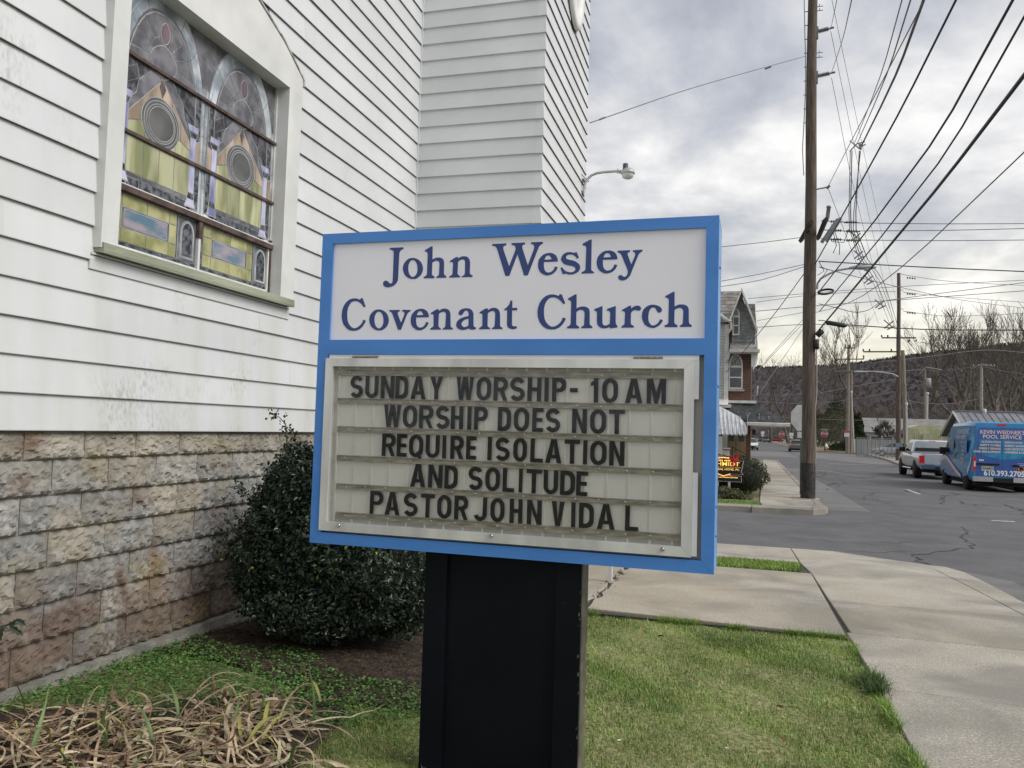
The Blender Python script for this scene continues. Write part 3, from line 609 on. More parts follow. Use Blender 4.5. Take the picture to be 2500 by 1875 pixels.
m=MB(); m.box(X0+.001,X0+.006,SY+.03,SY+D,Zb,Zt); m.box(X1-.006,X1-.001,SY+.03,SY+D,Zb,Zt); m.box(X0,X1,SY+.03,SY+D,Zt-.006,Zt-.001); m.box(X0,X1,SY+.03,SY+D,Zb+.001,Zb+.006); m.box(X0,X1,SY+D-.01,SY+D,Zb,Zt)
S(m,'cabinet_shell',pm('pale_blue_edge_paint',(.16,.33,.60),.4,.1,5))
m=MB()
for z in (.70,.2,-.30,-.42): m.lathe([(.007,0),(.007,.005),(0,.007)],(X1,SY+.1,z),(1,0,0),8)
S(m,'edge_screw',BLUE)
m=MB(); m.box(PX0-.01,PX1+.01,SY+.012,SY+.02,.38,.86); hp=S(m,'header_panel',WHITE)
for nm,dx,dz in HP:
    me=curve_mesh([[((x+dx)/1000,(z+dz)/1000) for x,z in c] for c in HG[nm]],.0016)
    o=put_mesh('header_letter',me,NAVY,hp,(so.x,SY+so.y+.0115,so.z))
# door of the message board
m=MB(); m.box(PX0,PX1,SY+.035,SY+.04,-.512,.32); S(m,'recess_panel',pm('recess_grey_paint',(.42,.42,.39),.5,.1,4))
dx0,dx1,dz0,dz1=-1.936,-.239,-.501,.301; ix0,ix1,iz0,iz1=-1.897,-.280,-.4605,.2635
fy0,fy1=SY-.008,SY+.022
def rail(pts,name):
    m=MB(); m.prism(pts,fy0,fy1,'y')
    # raised outer lip and stepped inner lip of the extrusion
    return S(m,name,ALU)
rail([(dx0,dz1),(dx1,dz1),(ix1,iz1),(ix0,iz1)],'door_rail'); rail([(dx0,dz0),(ix0,iz0),(ix1,iz0),(dx1,dz0)],'door_rail')
rail([(dx0,dz0+g),(dx0,dz1-g),(ix0,iz1-g),(ix0,iz0+g)],'door_stile'); rail([(dx1,dz0+g),(ix1,iz0+g),(ix1,iz1-g),(dx1,dz1-g)],'door_stile')
m=MB(); m.box(dx0+.012,dx1+.018,SY+.004,SY+.03,.301,.3195); S(m,'hinge_rail',pm('white_hinge_rail',(.72,.73,.75),.4,.05,4))
m=MB(); m.box(dx1+.0005,dx1+.019,SY+.002,SY+.03,.139,.300); PGE=pm('pale_grey_extrusion',(.58,.60,.63),.4,.06,5); S(m,'side_gutter',PGE); m=MB(); m.box(dx1+.0005,dx1+.021,SY+.002,SY+.03,dz0+.004,-.16); S(m,'side_gutter',PGE)
for a,b in ((-1.801,-1.668),(-.491,-.367)):
    m=MB()
    for i in range(5):
        w_=(b-a)/5; m.tube([(a+w_*i+.001,SY-.0,.309),(a+w_*(i+1)-.001,SY-.0,.309)],.0045,8,True)
    S(m,'hinge',pm('stainless_hinge',(.45,.43,.40),.4,.25,80,metal=.6,c2=(.25,.2,.16)))
for x,z in ((-1.832,-.4735),(-1.090,-.471),(-.354,-.4755)):
    m=MB(); m.lathe([(.009,0),(.0095,-.002),(.007,-.007),(.0045,-.008),(.0045,-.004),(0,-.004)],(x,fy0,z),(0,1,0),10); S(m,'door_bolt',pm('chrome_bolt',(.5,.5,.5),.2,.1,9,metal=1))
# message panel
def board_mat():
    m,t,b=nmat('dirty_ivory_board'); n=t.nodes.new; l=t.links.new
    geo=n('ShaderNodeNewGeometry'); sx=n('ShaderNodeSeparateXYZ'); l(geo.outputs['Position'],sx.inputs[0])
    ns=n('ShaderNodeTexNoise'); ns.inputs['Scale'].default_value=5; ns.inputs['Detail'].default_value=6; l(geo.outputs['Position'],ns.inputs[0])
    def mr(i,a,b_,x,y):
        r=n('ShaderNodeMapRange'); l(i,r.inputs[0]); r.inputs[1].default_value=a; r.inputs[2].default_value=b_; r.inputs[3].default_value=x; r.inputs[4].default_value=y; return r.outputs[0]
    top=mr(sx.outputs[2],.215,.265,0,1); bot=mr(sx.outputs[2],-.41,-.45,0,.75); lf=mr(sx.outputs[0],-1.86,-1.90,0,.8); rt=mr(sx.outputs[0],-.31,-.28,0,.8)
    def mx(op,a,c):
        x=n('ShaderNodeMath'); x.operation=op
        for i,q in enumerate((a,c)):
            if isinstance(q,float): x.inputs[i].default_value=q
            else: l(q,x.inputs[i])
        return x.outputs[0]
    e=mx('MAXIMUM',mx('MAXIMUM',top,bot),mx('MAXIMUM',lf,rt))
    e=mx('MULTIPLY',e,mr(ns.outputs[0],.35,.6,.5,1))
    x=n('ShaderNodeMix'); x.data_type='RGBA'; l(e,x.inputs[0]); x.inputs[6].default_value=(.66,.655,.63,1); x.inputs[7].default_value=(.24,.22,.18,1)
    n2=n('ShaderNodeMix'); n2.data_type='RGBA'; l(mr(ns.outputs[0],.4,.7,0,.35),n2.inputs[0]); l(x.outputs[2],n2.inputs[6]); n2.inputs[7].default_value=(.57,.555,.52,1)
    l(n2.outputs[2],b.inputs['Base Color']); b.inputs['Roughness'].default_value=.4; return m
by=SY+.020
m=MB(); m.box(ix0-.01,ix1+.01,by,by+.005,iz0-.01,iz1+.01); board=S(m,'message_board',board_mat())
RIB=pm('clouded_rib_plastic',(.66,.655,.62),.35,.1,9)
for i in range(18):
    x=-1.872+.0914*i
    if x<ix1: m=MB(); m.box(x-.0045,x+.0045,by-.003,by+.001,iz0,iz1); S(m,'board_rib',RIB,board)
def track_mat():
    m=pm('grimy_clear_track',(.30,.28,.23),.3,.3,16,c2=(.52,.49,.41),stretch=(1,1,5),lo=.3,hi=.7); m.node_tree.nodes['Principled BSDF'].inputs['Alpha'].default_value=.72; return m
TR=track_mat()
scr=MB()
for i,(a,b) in enumerate(((.2225,.250),(.0905,.116),(-.041,-.0158),(-.1748,-.150),(-.3055,-.282),(-.442,-.414))):
    m=MB(); m.box(-1.880+.004*i,-.286,by-.0075,by-.003,a,b); m.box(-1.880+.004*i,-.286,by-.011,by-.0072,a,a+.0035); m.box(-1.880+.004*i,-.286,by-.011,by-.0072,b-.0035,b); S(m,'letter_track',TR,board)
    for j in range(15):
        x=-1.82+.1085*j+rng.uniform(-.01,.01)
        if x<-.32: scr.lathe([(.0042,0),(.0042,-.002),(.003,-.003),(0,-.003)],(x,by-.0078,(a+b)/2+rng.uniform(-.003,.003)),(0,1,0),8)
s_=S(scr,'track_rivet',pm('rivet_metal',(.55,.54,.5),.35,.2,60,metal=.5),board); s_['kind']='stuff'
# --- gothic letters
T=.0190
def arc_(cx,cy,rx,ry,a0,a1,n=9): return [(cx+rx*math.cos(R(a0+(a1-a0)*i/(n-1))),cy+ry*math.sin(R(a0+(a1-a0)*i/(n-1)))) for i in range(n)]
def ribbon(c,t):
    c=[Vector(p) for p in c]; L_=[];R_=[]
    for i,p in enumerate(c):
        d=(c[min(i+1,len(c)-1)]-c[max(i-1,0)]).normalized(); q=Vector((-d.y,d.x))*t/2
        L_.append(tuple(p+q)); R_.append(tuple(p-q))
    return L_+R_[::-1]
def rct(x0,y0,x1,y1): return [(x0,y0),(x1,y0),(x1,y1),(x0,y1)]
def oval_(x0,y0,x1,y1,r):
    rx=(x1-x0)/2; return arc_(x0+rx,y1-r,rx,r,0,180,11)+arc_(x0+rx,y0+r,rx,r,180,360,11)
def dshape(x0,y0,x1,y1,rx,ry):
    return [(x0,y0),(x1-rx,y0)]+arc_(x1-rx,y0+ry,rx,ry,-90,0,7)+arc_(x1-rx,y1-ry,rx,ry,0,90,7)+[(x0,y1)]
def glyph(ch,w,h):
    t=T; G=[]
    if ch in 'OQ0':
        G=[[oval_(0,0,w,h,h*.34),oval_(t,t*.9,w-t,h-t*.9,h*.25)]]
        if ch=='Q': G.append([[(w*.52,.022),(w*.52+.012,.03),(w*.93,-.002),(w*.93-.014,-.008)]])
    elif ch=='S':
        rx=(w-t)/2; ry=(h-t)/4; cx=w/2
        top=arc_(cx,h/2+ry,rx,ry,22,90,5)[:-1]+arc_(cx,h/2+ry,rx,ry,90,180,6)[:-1]+arc_(cx,h/2+ry,rx,ry,180,248,5)
        bot=arc_(cx,h/2-ry,rx,ry,68,0,5)[:-1]+arc_(cx,h/2-ry,rx,ry,0,-90,6)[:-1]+arc_(cx,h/2-ry,rx,ry,-90,-158,5)
        G=[[ribbon(top+bot,t)]]
    elif ch=='U': G=[[[(0,h),(0,h*.32)]+arc_(w/2,h*.32,w/2,h*.32,180,360,13)+[(w,h),(w-t,h)]+arc_(w/2,h*.32,w/2-t,h*.32-t*.9,360,180,13)+[(t,h)]]]
    elif ch=='J': G=[[[(w,h),(w,h*.30)]+arc_(w/2,h*.30,w/2,h*.30,0,-165,12)+arc_(w/2,h*.30,w/2-t,h*.30-t*.9,-165,0,12)+[(w-t,h)]]]
    elif ch=='D': G=[[dshape(0,0,w,h,w*.5,h*.30),dshape(t,t*.9,w-t,h-t*.9,w*.32,h*.22)]]
    elif ch in 'PR':
        y0=h*.40; G=[[dshape(0,y0,w,h,w*.42,h*.27),dshape(t,y0+t*.85,w-t,h-t*.9,w*.24,h*.17)],[rct(0,0,t,y0+.002)]]
        if ch=='R': G.append([[(w*.42,y0+.004),(w*.42+t,y0+.004),(w,0),(w-t*1.02,0)]])
    elif ch=='I': G=[[rct(0,0,w,h)]]
    elif ch=='1': G=[[rct(w-t,0,w,h),],[[(0,h*.80),(w-t*.5,h),(w-t*.5,h*.84),(0,h*.80-t*.8)]],[rct(0,h*.70,w-t,h*.84)]]
    elif ch=='-': G=[[rct(0,h*.40,w,h*.58)]]
    elif ch=='H': G=[[rct(0,0,t,h)],[rct(w-t,0,w,h)],[rct(t,h*.43,w-t,h*.59)]]
    elif ch=='L': G=[[[(0,0),(w,0),(w,t*.92),(t,t*.92),(t,h),(0,h)]]]
    elif ch=='T': G=[[[(w/2-t/2,0),(w/2+t/2,0),(w/2+t/2,h-t*.92),(w,h-t*.92),(w,h),(0,h),(0,h-t*.92),(w/2-t/2,h-t*.92)]]]
    elif ch=='E': G=[[[(0,0),(w,0),(w,t*.92),(t,t*.92),(t,h*.42),(w*.93,h*.42),(w*.93,h*.42+t*.9),(t,h*.42+t*.9),(t,h-t*.92),(w,h-t*.92),(w,h),(0,h)]]]
    elif ch=='N': G=[[[(0,0),(t,0),(t,h*.66),(w-t*1.05,0),(w,0),(w,h),(w-t,h),(w-t,h*.36),(t*1.05,h),(0,h)]]]
    elif ch=='M': G=[[[(0,0),(t*.95,0),(t*.95,h*.62),(w/2-t*.35,0),(w/2+t*.35,0),(w-t*.95,h*.62),(w-t*.95,0),(w,0),(w,h),(w-t*1.3,h),(w/2,h*.42),(t*1.3,h),(0,h)]]]
    elif ch=='W': 
        q=t*.98; G=[[[(0,h),(w*.17,0),(w*.17+q,0),(w/2,h*.58),(w*.83-q,0),(w*.83,0),(w,h),(w-q,h),(w*.765,h*.33),(w/2+q*.55,h),(w/2-q*.55,h),(w*.235,h*.33),(q,h)]]]
    elif ch=='V': G=[[[(0,h),(w/2-t*.55,0),(w/2+t*.55,0),(w,h),(w-t*1.1,h),(w/2,h*.26),(t*1.1,h)]]]
    elif ch=='Y': G=[[[(0,h),(w/2-t/2,h*.40),(w/2-t/2,0),(w/2+t/2,0),(w/2+t/2,h*.40),(w,h),(w-t*1.1,h),(w/2,h*.60),(t*1.1,h)]]]
    elif ch=='A': G=[[[(0,0),(w/2-t*.62,h),(w/2+t*.62,h),(w,0),(w-t*1.08,0),(w-t*1.08-w*.055,h*.20),(t*1.08+w*.055,h*.20),(t*1.08,0)],[(w/2,h*.78),(t*1.08+w*.135,h*.345),(w-t*1.08-w*.135,h*.345)]]]
    return G
for zt_,zb_,row in ROWS:
    for ch,a,b in row:
        h=zt_-zb_; w_=b-a
        me=merge([(curve_mesh(gp,.0022),(0,0,.0001*i)) for i,gp in enumerate(glyph(ch,w_,h))])
        o=put_mesh('board_letter',me,BLACK,board,(a+so.x,by-.0128+so.y,zb_+so.z))
        o.rotation_euler=(PI/2,R(rng.uniform(-.5,.5)),0)
# clear acrylic cover
mg,t,b=nmat('clear_acrylic'); t.nodes.remove(b); n=t.nodes.new
tr=n('ShaderNodeBsdfTransparent'); tr.inputs[0].default_value=(.93,.93,.92,1); gs=n('ShaderNodeBsdfGlossy'); gs.inputs['Roughness'].default_value=.04
fr0=n('ShaderNodeLayerWeight'); pw=n('ShaderNodeMath'); pw.operation='POWER'; t.links.new(fr0.outputs['Facing'],pw.inputs[0]); pw.inputs[1].default_value=4; fr=n('ShaderNodeMath'); fr.operation='MULTIPLY_ADD'; t.links.new(pw.outputs[0],fr.inputs[0]); fr.inputs[1].default_value=.7; fr.inputs[2].default_value=.035; mxs=n('ShaderNodeMixShader'); t.links.new(fr.outputs[0],mxs.inputs[0]); t.links.new(tr.outputs[0],mxs.inputs[1]); t.links.new(gs.outputs[0],mxs.inputs[2]); t.links.new(mxs.outputs[0],t.nodes['Material Output'].inputs[0])
ACR=mg
m=MB(); m.add([(ix0,SY+.003,iz0),(ix1,SY+.003,iz0),(ix1,SY+.003,iz1),(ix0,SY+.003,iz1)],[(0,1,2,3)]); S(m,'acrylic_pane',ACR)
# post: steel channel with recessed web
py=SY+.045
PXl,PXr=-1.415,-.697
m=MB(); m.box(PXl,PXl+.105,py,py+.14,-1.62,Zb); S(m,'post_flange',POSTB); m=MB(); m.box(PXr-.11,PXr,py,py+.14,-1.62,Zb); S(m,'post_flange',POSTB)
m=MB(); m.box(PXl+.1055,PXr-.1105,py+.022,py+.12,-1.62,Zb); S(m,'post_web',POSTB)
m=MB(); m.box(PXr+.0005,PXr+.006,py+.004,py+.12,-1.62,Zb); S(m,'post_side_plate',pm('worn_bronze_paint',(.10,.095,.075),.5,.2,14,c2=(.15,.14,.11)))
m=MB()
for i in range(15):
    z=rng.uniform(-1.35,-.62); s=rng.uniform(.0015,.005); x=PXr-rng.uniform(.001,.008); m.add([(x-s,py-.0006,z-s*2),(x+s*.6,py-.0006,z-s),(x+s*.5,py-.0006,z+s*2.5),(x-s*.7,py-.0006,z+s*1.2)],[(0,1,2,3)])
for i in range(12):
    z=rng.uniform(-1.4,-.6); x=rng.uniform(PXl+.01,PXr-.02); s=rng.uniform(.001,.0025)
    if PXl+.1<x<PXr-.11: continue
    m.add([(x-s,py-.0006,z-s*5),(x+s*.6,py-.0006,z-s),(x+s*.9,py-.0006,z+s*5),(x-s*.1,py-.0006,z+s)],[(0,1,2,3)])
fk=S(m,'paint_flake',pm('flaked_paint',(.09,.085,.07),.8,.3,20)); fk['kind']='stuff'
m=MB(); m.box(PXl-.004,PXl-.0005,py+.01,py+.15,-1.62,Zb); S(m,'post_side_strip',pm('navy_edge_paint',(.012,.025,.09),.5,.1,4))

# ---------------------------------------------------------------- ground
def concrete_mat(name,c,c2,dark=(.20,.19,.17),brown=.28):
    m,t,b=nmat(name); n=t.nodes.new; l=t.links.new; geo=n('ShaderNodeNewGeometry')
    def nz(sc,d,lo,hi,st=(1,1,1),off=0,dist=0):
        mp=n('ShaderNodeMapping'); l(geo.outputs['Position'],mp.inputs[0]); mp.inputs['Scale'].default_value=st; mp.inputs['Location'].default_value=(off,off,0)
        x=n('ShaderNodeTexNoise'); x.inputs['Scale'].default_value=sc; x.inputs['Detail'].default_value=d; x.inputs['Distortion'].default_value=dist; l(mp.outputs[0],x.inputs[0])
        r=n('ShaderNodeMapRange'); l(x.outputs[0],r.inputs[0]); r.inputs[1].default_value=lo; r.inputs[2].default_value=hi; return r.outputs[0]
    def mix(f,a,q):
        x=n('ShaderNodeMix'); x.data_type='RGBA'; l(f,x.inputs[0])
        for i,v in ((6,a),(7,q)):
            if isinstance(v,tuple): x.inputs[i].default_value=v+(1,)
            else: l(v,x.inputs[i])
        return x.outputs[2]
    def mul(a,k):
        x=n('ShaderNodeMath'); x.operation='MULTIPLY'; l(a,x.inputs[0]); x.inputs[1].default_value=k; return x.outputs[0]
    q=mix(nz(1.2,5,.35,.65),c,c2)
    q=mix(mul(nz(75,3,.52,.70),.75),q,tuple(min(1,x*1.5) for x in c2)); q=mix(mul(nz(85,3,.54,.70,off=4),.7),q,tuple(x*.45 for x in c))
    q=mix(mul(nz(.9,6,.47,.66,off=2.3,dist=.8),.8),q,dark); q=mix(mul(nz(.45,3,.5,.66,off=9),brown),q,(.36,.29,.18))
    oi=n('ShaderNodeObjectInfo'); rr=n('ShaderNodeMapRange'); l(oi.outputs['Random'],rr.inputs[0]); rr.inputs[3].default_value=.88; rr.inputs[4].default_value=1.07
    h=n('ShaderNodeHueSaturation'); l(q,h.inputs['Color']); l(rr.outputs[0],h.inputs['Value']); l(h.outputs[0],b.inputs['Base Color'])
    b.inputs['Roughness'].default_value=.9; b.inputs['Specular IOR Level'].default_value=.3
    nb=n('ShaderNodeTexNoise'); nb.inputs['Scale'].default_value=70; nb.inputs['Detail'].default_value=6; l(geo.outputs['Position'],nb.inputs[0])
    bp=n('ShaderNodeBump'); bp.inputs['Strength'].default_value=.5; bp.inputs['Distance'].default_value=.006; l(nb.outputs[0],bp.inputs['Height']); l(bp.outputs[0],b.inputs['Normal'])
    return m
CONC=concrete_mat('sidewalk_concrete',(.29,.268,.228),(.40,.372,.32))
CONC2=concrete_mat('old_kerb_concrete',(.20,.19,.165),(.31,.29,.25))
ASPH=concrete_mat('worn_asphalt',(.115,.116,.12),(.145,.145,.148),(.10,.101,.105),0)
ASPH2=concrete_mat('pale_old_asphalt',(.15,.15,.15),(.18,.178,.172),(.13,.13,.13),.1)
SOILG=pm('lawn_soil_and_thatch',(.14,.17,.05),.95,.3,38,bump=.8,bscale=60,coords='Object',c2=(.32,.31,.14))
FARG=pm('winter_grass_ground',(.13,.125,.06),.95,.2,.35,coords='Object',c2=(.22,.20,.115),bump=.3,bscale=3)
def lerp(x,xs,ys): return float(np.interp(x,xs,ys))
def zc(x,y): return lerp(y,[4.2,7.1,10.7,13.4],[-1.535,-1.60,-1.70,-1.75])-.012*(max(0,x-.75) if y<8 else 0)*max(0,min(1,(9-y)/3))
def zl(x,y): return lerp(y,[2.6,4.2,7.1,8.5],[-1.53,-1.545,-1.645,-1.68])
ZR=-1.90
m=MB(); m.add([(-3000,-3000,-1.99),(3000,-3000,-1.99),(3000,3000,-1.99),(-3000,3000,-1.99)],[(0,1,2,3)]); tag(m.build('ground',FARG),kind='structure')
m=MB()
def gz(u,v):
    x=-4.2+u*4.965; y=-7+v*14.08
    return (x,y,zl(x,y)+.010*math.sin(x*5.1+y*3.3)*math.sin(y*4.7)+.006*math.sin(x*13+y*9))
m.grid(gz,60,110); tag(m.build('lawn',SOILG),kind='structure')
m=MB(); m.grid(lambda u,v:(-4.2+u*2.1,7.08+v*1.6,zl(0,7.1+v*1.6)-.01),6,6); tag(m.build('church_bed_soil',pm('bed_soil',(.075,.06,.045),.95,.4,12,bump=.8,bscale=40,c2=(.16,.14,.10))),kind='structure')
m=MB(); m.grid(lambda u,v:(-20+u*20.6,10.80+v*.93,zc(0,10.8+v*.93)-.035),40,4); tag(m.build('verge_strip',SOILG),kind='structure')
def slab(pts,name,mat,parent,zf=zc,th=.14,gap=.005,dz=0):
    q=inset(pts,gap) if gap else pts; n=len(q); m=MB()
    vs=[(x,y,zf(x,y)+dz) for x,y in q]+[(x,y,zf(x,y)+dz-th) for x,y in q]
    be=inset(pts,gap+.006); vs=[(x,y,zf(x,y)+dz) for x,y in be]+[(x,y,zf(x,y)+dz-.006) for x,y in q]+[(x,y,zf(x,y)+dz-th) for x,y in q]
    m.add(vs,[tuple(range(n))]+[(n+i,n+(i+1)%n,(i+1)%n,i) for i in range(n)]+[(2*n+i,2*n+(i+1)%n,n+(i+1)%n,n+i) for i in range(n)])
    return m.build(name,mat,parent)
def ccw(p): 
    a=sum(p[i][0]*p[(i+1)%len(p)][1]-p[(i+1)%len(p)][0]*p[i][1] for i in range(len(p))); return p if a>0 else p[::-1]
JM=pm('joint_grit',(.05,.048,.04),.95,.3,20)
m=MB(); m.add([(x,y,zc(x,y)-.022) for x,y in [(-2.2,7.12),(.70,7.07),(.80,7.07),(2.60,7.0),(2.70,9.6),(2.66,11.8),(2.2,12.4),(1.7,12.75),(1.2,13.25),(-20,13.2),(-20,11.8),(.5,11.8),(.5,10.75),(-2.2,10.7)]],[tuple(range(14))])
m.add([(x,y,zc(x,y)-.022) for x,y in [(.80,-7),(2.68,-7),(2.6,7.0),(.80,7.07)]],[(0,1,2,3)])
walk=m.build('sidewalk',JM); tag(walk,kind='structure')
ys_=[-7,-4.6,-2.9,-1.2,.5,2.2,3.9,5.58,7.22,8.75]
for a,b in zip(ys_[:-1],ys_[1:]):
    slab(ccw([(.775,a),(2.52,a),(2.52,b),(.765 if b<7 else .74,b)]),'pavement_slab',CONC,walk)
    slab(ccw([(2.52,a),(2.74,a),(2.73,b),(2.50,b)]),'kerb_stone',CONC,walk)
slab(ccw([(.74,8.75),(2.50,8.75),(2.43,10.6),(2.33,11.95),(2.0,12.45),(1.6,12.8),(1.18,13.32),(.56,13.33),(.62,11.6),(.70,10.7)]),'pavement_slab',CONC,walk)
slab(ccw([(2.50,8.75),(2.73,8.75),(2.74,9.6),(2.73,11.0),(2.68,11.9),(2.55,12.35),(2.25,12.5),(1.76,12.85),(1.18,13.37),(1.6,12.8),(2.0,12.45),(2.33,11.95),(2.43,10.6)]),'kerb_stone',CONC,walk)
rag=[(-1.43,7.2)]+[(-1.43+.035*math.sin(i*2.7)+.03*rng.uniform(-1,1)-.02*i/6,7.2+i*.22) for i in range(1,16)]+[(-1.50,10.7)]
slab(ccw([(.735,7.07)]+rag+[(.70,10.72)]),'pavement_slab',CONC,walk,gap=.004)
slab(ccw([(-2.2,7.28)]+[(x-.035-.02*rng.random(),y) for x,y in rag]+[(-2.2,10.7)]),'pavement_slab',CONC,walk,gap=.004,dz=-.008)
for a,b in ((-20,-13),(-13,-7.5),(-7.5,-3.1),(-3.1,.56)): slab(ccw([(a,11.72),(b+(.05 if b>0 else 0),11.70),(b,13.33),(a,13.33)]),'pavement_slab',CONC,walk)
m=MB()
for i in range(70):
    t=rng.random(); x=-1.47+.05*rng.normal(); y=7.3+t*3.2; s=rng.uniform(.006,.02)*(1+.8*t)
    m.lathe([(0,-s*.3),(s,0),(s*.7,s*.5),(0,s*.6)],(x,y,zc(x,y)-.008),n=5,smooth=False)
tag(m.build('concrete_crumbs',CONC,None),kind='stuff')
# --- roads as one sheet of quads
rd=MB()
def rq(x0,x1,x2,x3,y0,y1): rd.add([(x0,y0,ZR),(x1,y0,ZR),(x3,y1,ZR),(x2,y1,ZR)],[(0,1,2,3)])
rq(2.70,10.4,2.70,10.4,-30,12.3); rq(-60,60,-60,60,12.3,21.5); rq(1.62,10.2,1.5,9.9,21.5,50); rq(1.5,9.9,1.2,9.8,50,61)
rq(-40,9.8,-40,40,61,75) if 0 else rd.add([(-40,61,ZR),(9.8,61,ZR),(11.2,75,ZR),(-40,75,ZR)],[(0,1,2,3)])
rq(-1.9,11.2,-2.2,12.2,75,100); rd.add([(-2.2,100,ZR),(60,100,ZR),(60,112,ZR),(-2.6,112,ZR)],[(0,1,2,3)])
rq(-2.6,6.2,-4.0,5.3,112,160); rq(-4.0,5.3,-5.0,4.0,160,260); rq(-5,4,-12,-2,260,420)
tag(rd.build('road',ASPH),kind='structure')
m=MB()
def rp(pts,dz=.004): m.add([(x,y,ZR+dz) for x,y in pts],[tuple(range(len(pts)))])
rp([(5.2,75),(9,62),(9.8,61),(11.2,75),(12.2,100),(4,100)]); rp([(-1.9,76),(3.8,76),(3.5,100),(-2.2,100)])
rp([(1.66,22.3),(2.9,22.6),(2.5,50),(1.55,50)]); rp([(2.74,13.4),(3.4,12.6),(3.6,9.5),(2.76,9.0)])
tag(m.build('road_patch',ASPH2),kind='structure')
WP=pm('worn_white_road_paint',(.32,.32,.31),.8,.3,20,c2=(.55,.55,.53))
m=MB()
for x,y,dx,dy in ((5.5,21.9,.5,.22),(5.0,14.4,.12,2.2),(5.5,31,.12,2.6),(3.1,48,1.1,.3),(5.2,62,3.6,.35),(5.9,97,.12,6)):
    m.add([(x,y,ZR+.008),(x+dx,y,ZR+.008),(x+dx,y+dy,ZR+.008),(x,y+dy,ZR+.008)],[(0,1,2,3)])
tag(m.build('road_marking',WP),kind='structure')
# tar cracks
m=MB(); CR=pm('crack_tar',(.02,.02,.022),.7,.2,8)
def crack(p,q,w,n=14,amp=.12,z=.006):
    p=Vector(p);q=Vector(q); d=(q-p); nrm=Vector((-d.y,d.x)).normalized(); off=0; P_=[]
    for i in range(n+1):
        off=off*.6+rng.normal()*amp*.5; c=p+d*(i/n)+nrm*(off if 0<i<n else 0); ww=w*(.4+.9*rng.random())
        P_.append((c-nrm*ww/2,c+nrm*ww/2))
    for a,b in zip(P_[:-1],P_[1:]): m.add([(a[0].x,a[0].y,ZR+z),(b[0].x,b[0].y,ZR+z),(b[1].x,b[1].y,ZR+z),(a[1].x,a[1].y,ZR+z)],[(0,1,2,3)])
crack((2.35,12.9),(2.55,14.5),.05); crack((2.5,14.5),(3.9,16.6),.035); crack((3.9,16.6),(4.4,20),.03); crack((2.3,13),(1.3,13.9),.04); crack((2.95,12.2),(3.3,9.5),.04,amp=.08); crack((3.0,10.2),(4.2,9.2),.03)
for i in range(26):
    y=rng.uniform(24,48); x=rng.uniform(2.6,7.6); a=rng.uniform(-.4,.4); ln=rng.uniform(1,5)
    crack((x,y),(x+ln*math.sin(a),y+ln*math.cos(a)),rng.uniform(.03,.07),9,.25)
for i in range(10):
    y=rng.uniform(14,20); x=rng.uniform(-2,9); crack((x,y),(x+rng.uniform(-2,2),y+rng.uniform(-1,1)),.02,9,.2)
crack((1.72,21.9),(1.62,60),.09,60,.12)
tag(m.build('road_crack',CR),kind='structure')
# --- far corner: kerb, sidewalk, lawn of the funeral home
def zf2(x,y): return -1.765
m=MB(); m.add([(x,y,-1.80) for x,y in [(-30,21.2),(1.2,21.5),(1.55,23),(1.45,60.5),(-30,60.5)]],[(0,1,2,3,4)])
fs=m.build('far_lawn',FARG); tag(fs,kind='structure')
m=MB(); m.add([(-30,20.72,-1.83),(1.3,20.9,-1.83),(1.3,22.3,-1.83),(-30,22.3,-1.83)],[(0,1,2,3)]); m.add([(.1,22.3,-1.83),(1.5,22.3,-1.83),(1.4,60.4,-1.83),(.45,60.4,-1.83)],[(0,1,2,3)]); fw=m.build('far_sidewalk',JM); tag(fw,kind='structure')
for a,b in ((-30,-18),(-18,-9),(-9,-4.2),(-4.2,-.05),(-.05,1.38)):
    slab(ccw([(a,20.55+.02*0),(b,20.62 if b<1 else 20.8),(b,21.3),(a,21.3)]),'kerb_stone',CONC2,fw,zf2,.2,.006)
slab(ccw([(1.38,20.8),(1.70,21.2),(1.80,21.7),(1.78,22.4),(1.50,22.4),(1.38,21.3)]),'kerb_stone',CONC2,fw,zf2,.2,.004)
slab(ccw([(.2,21.3),(1.38,21.3),(1.50,22.4),(.15,22.4)]),'pavement_slab',CONC,fw,zf2,.1)
y=22.4; i=0
while y<60:
    d=1.55 if y<40 else 4; xl=.15+(y-22.4)*.012; slab(ccw([(xl,y),(1.55-(y-22)*.003,y),(1.55-(y+d-22)*.003,y+d),(xl+d*.012,y+d)]),'pavement_slab',CONC,fw,zf2,.1)
    slab(ccw([(1.55-(y-22)*.003,y),(1.75-(y-22)*.003,y),(1.75-(y+d-22)*.003,y+d),(1.55-(y+d-22)*.003,y+d)]),'kerb_stone',CONC2,fw,zf2,.2,.004); y+=d; i+=1
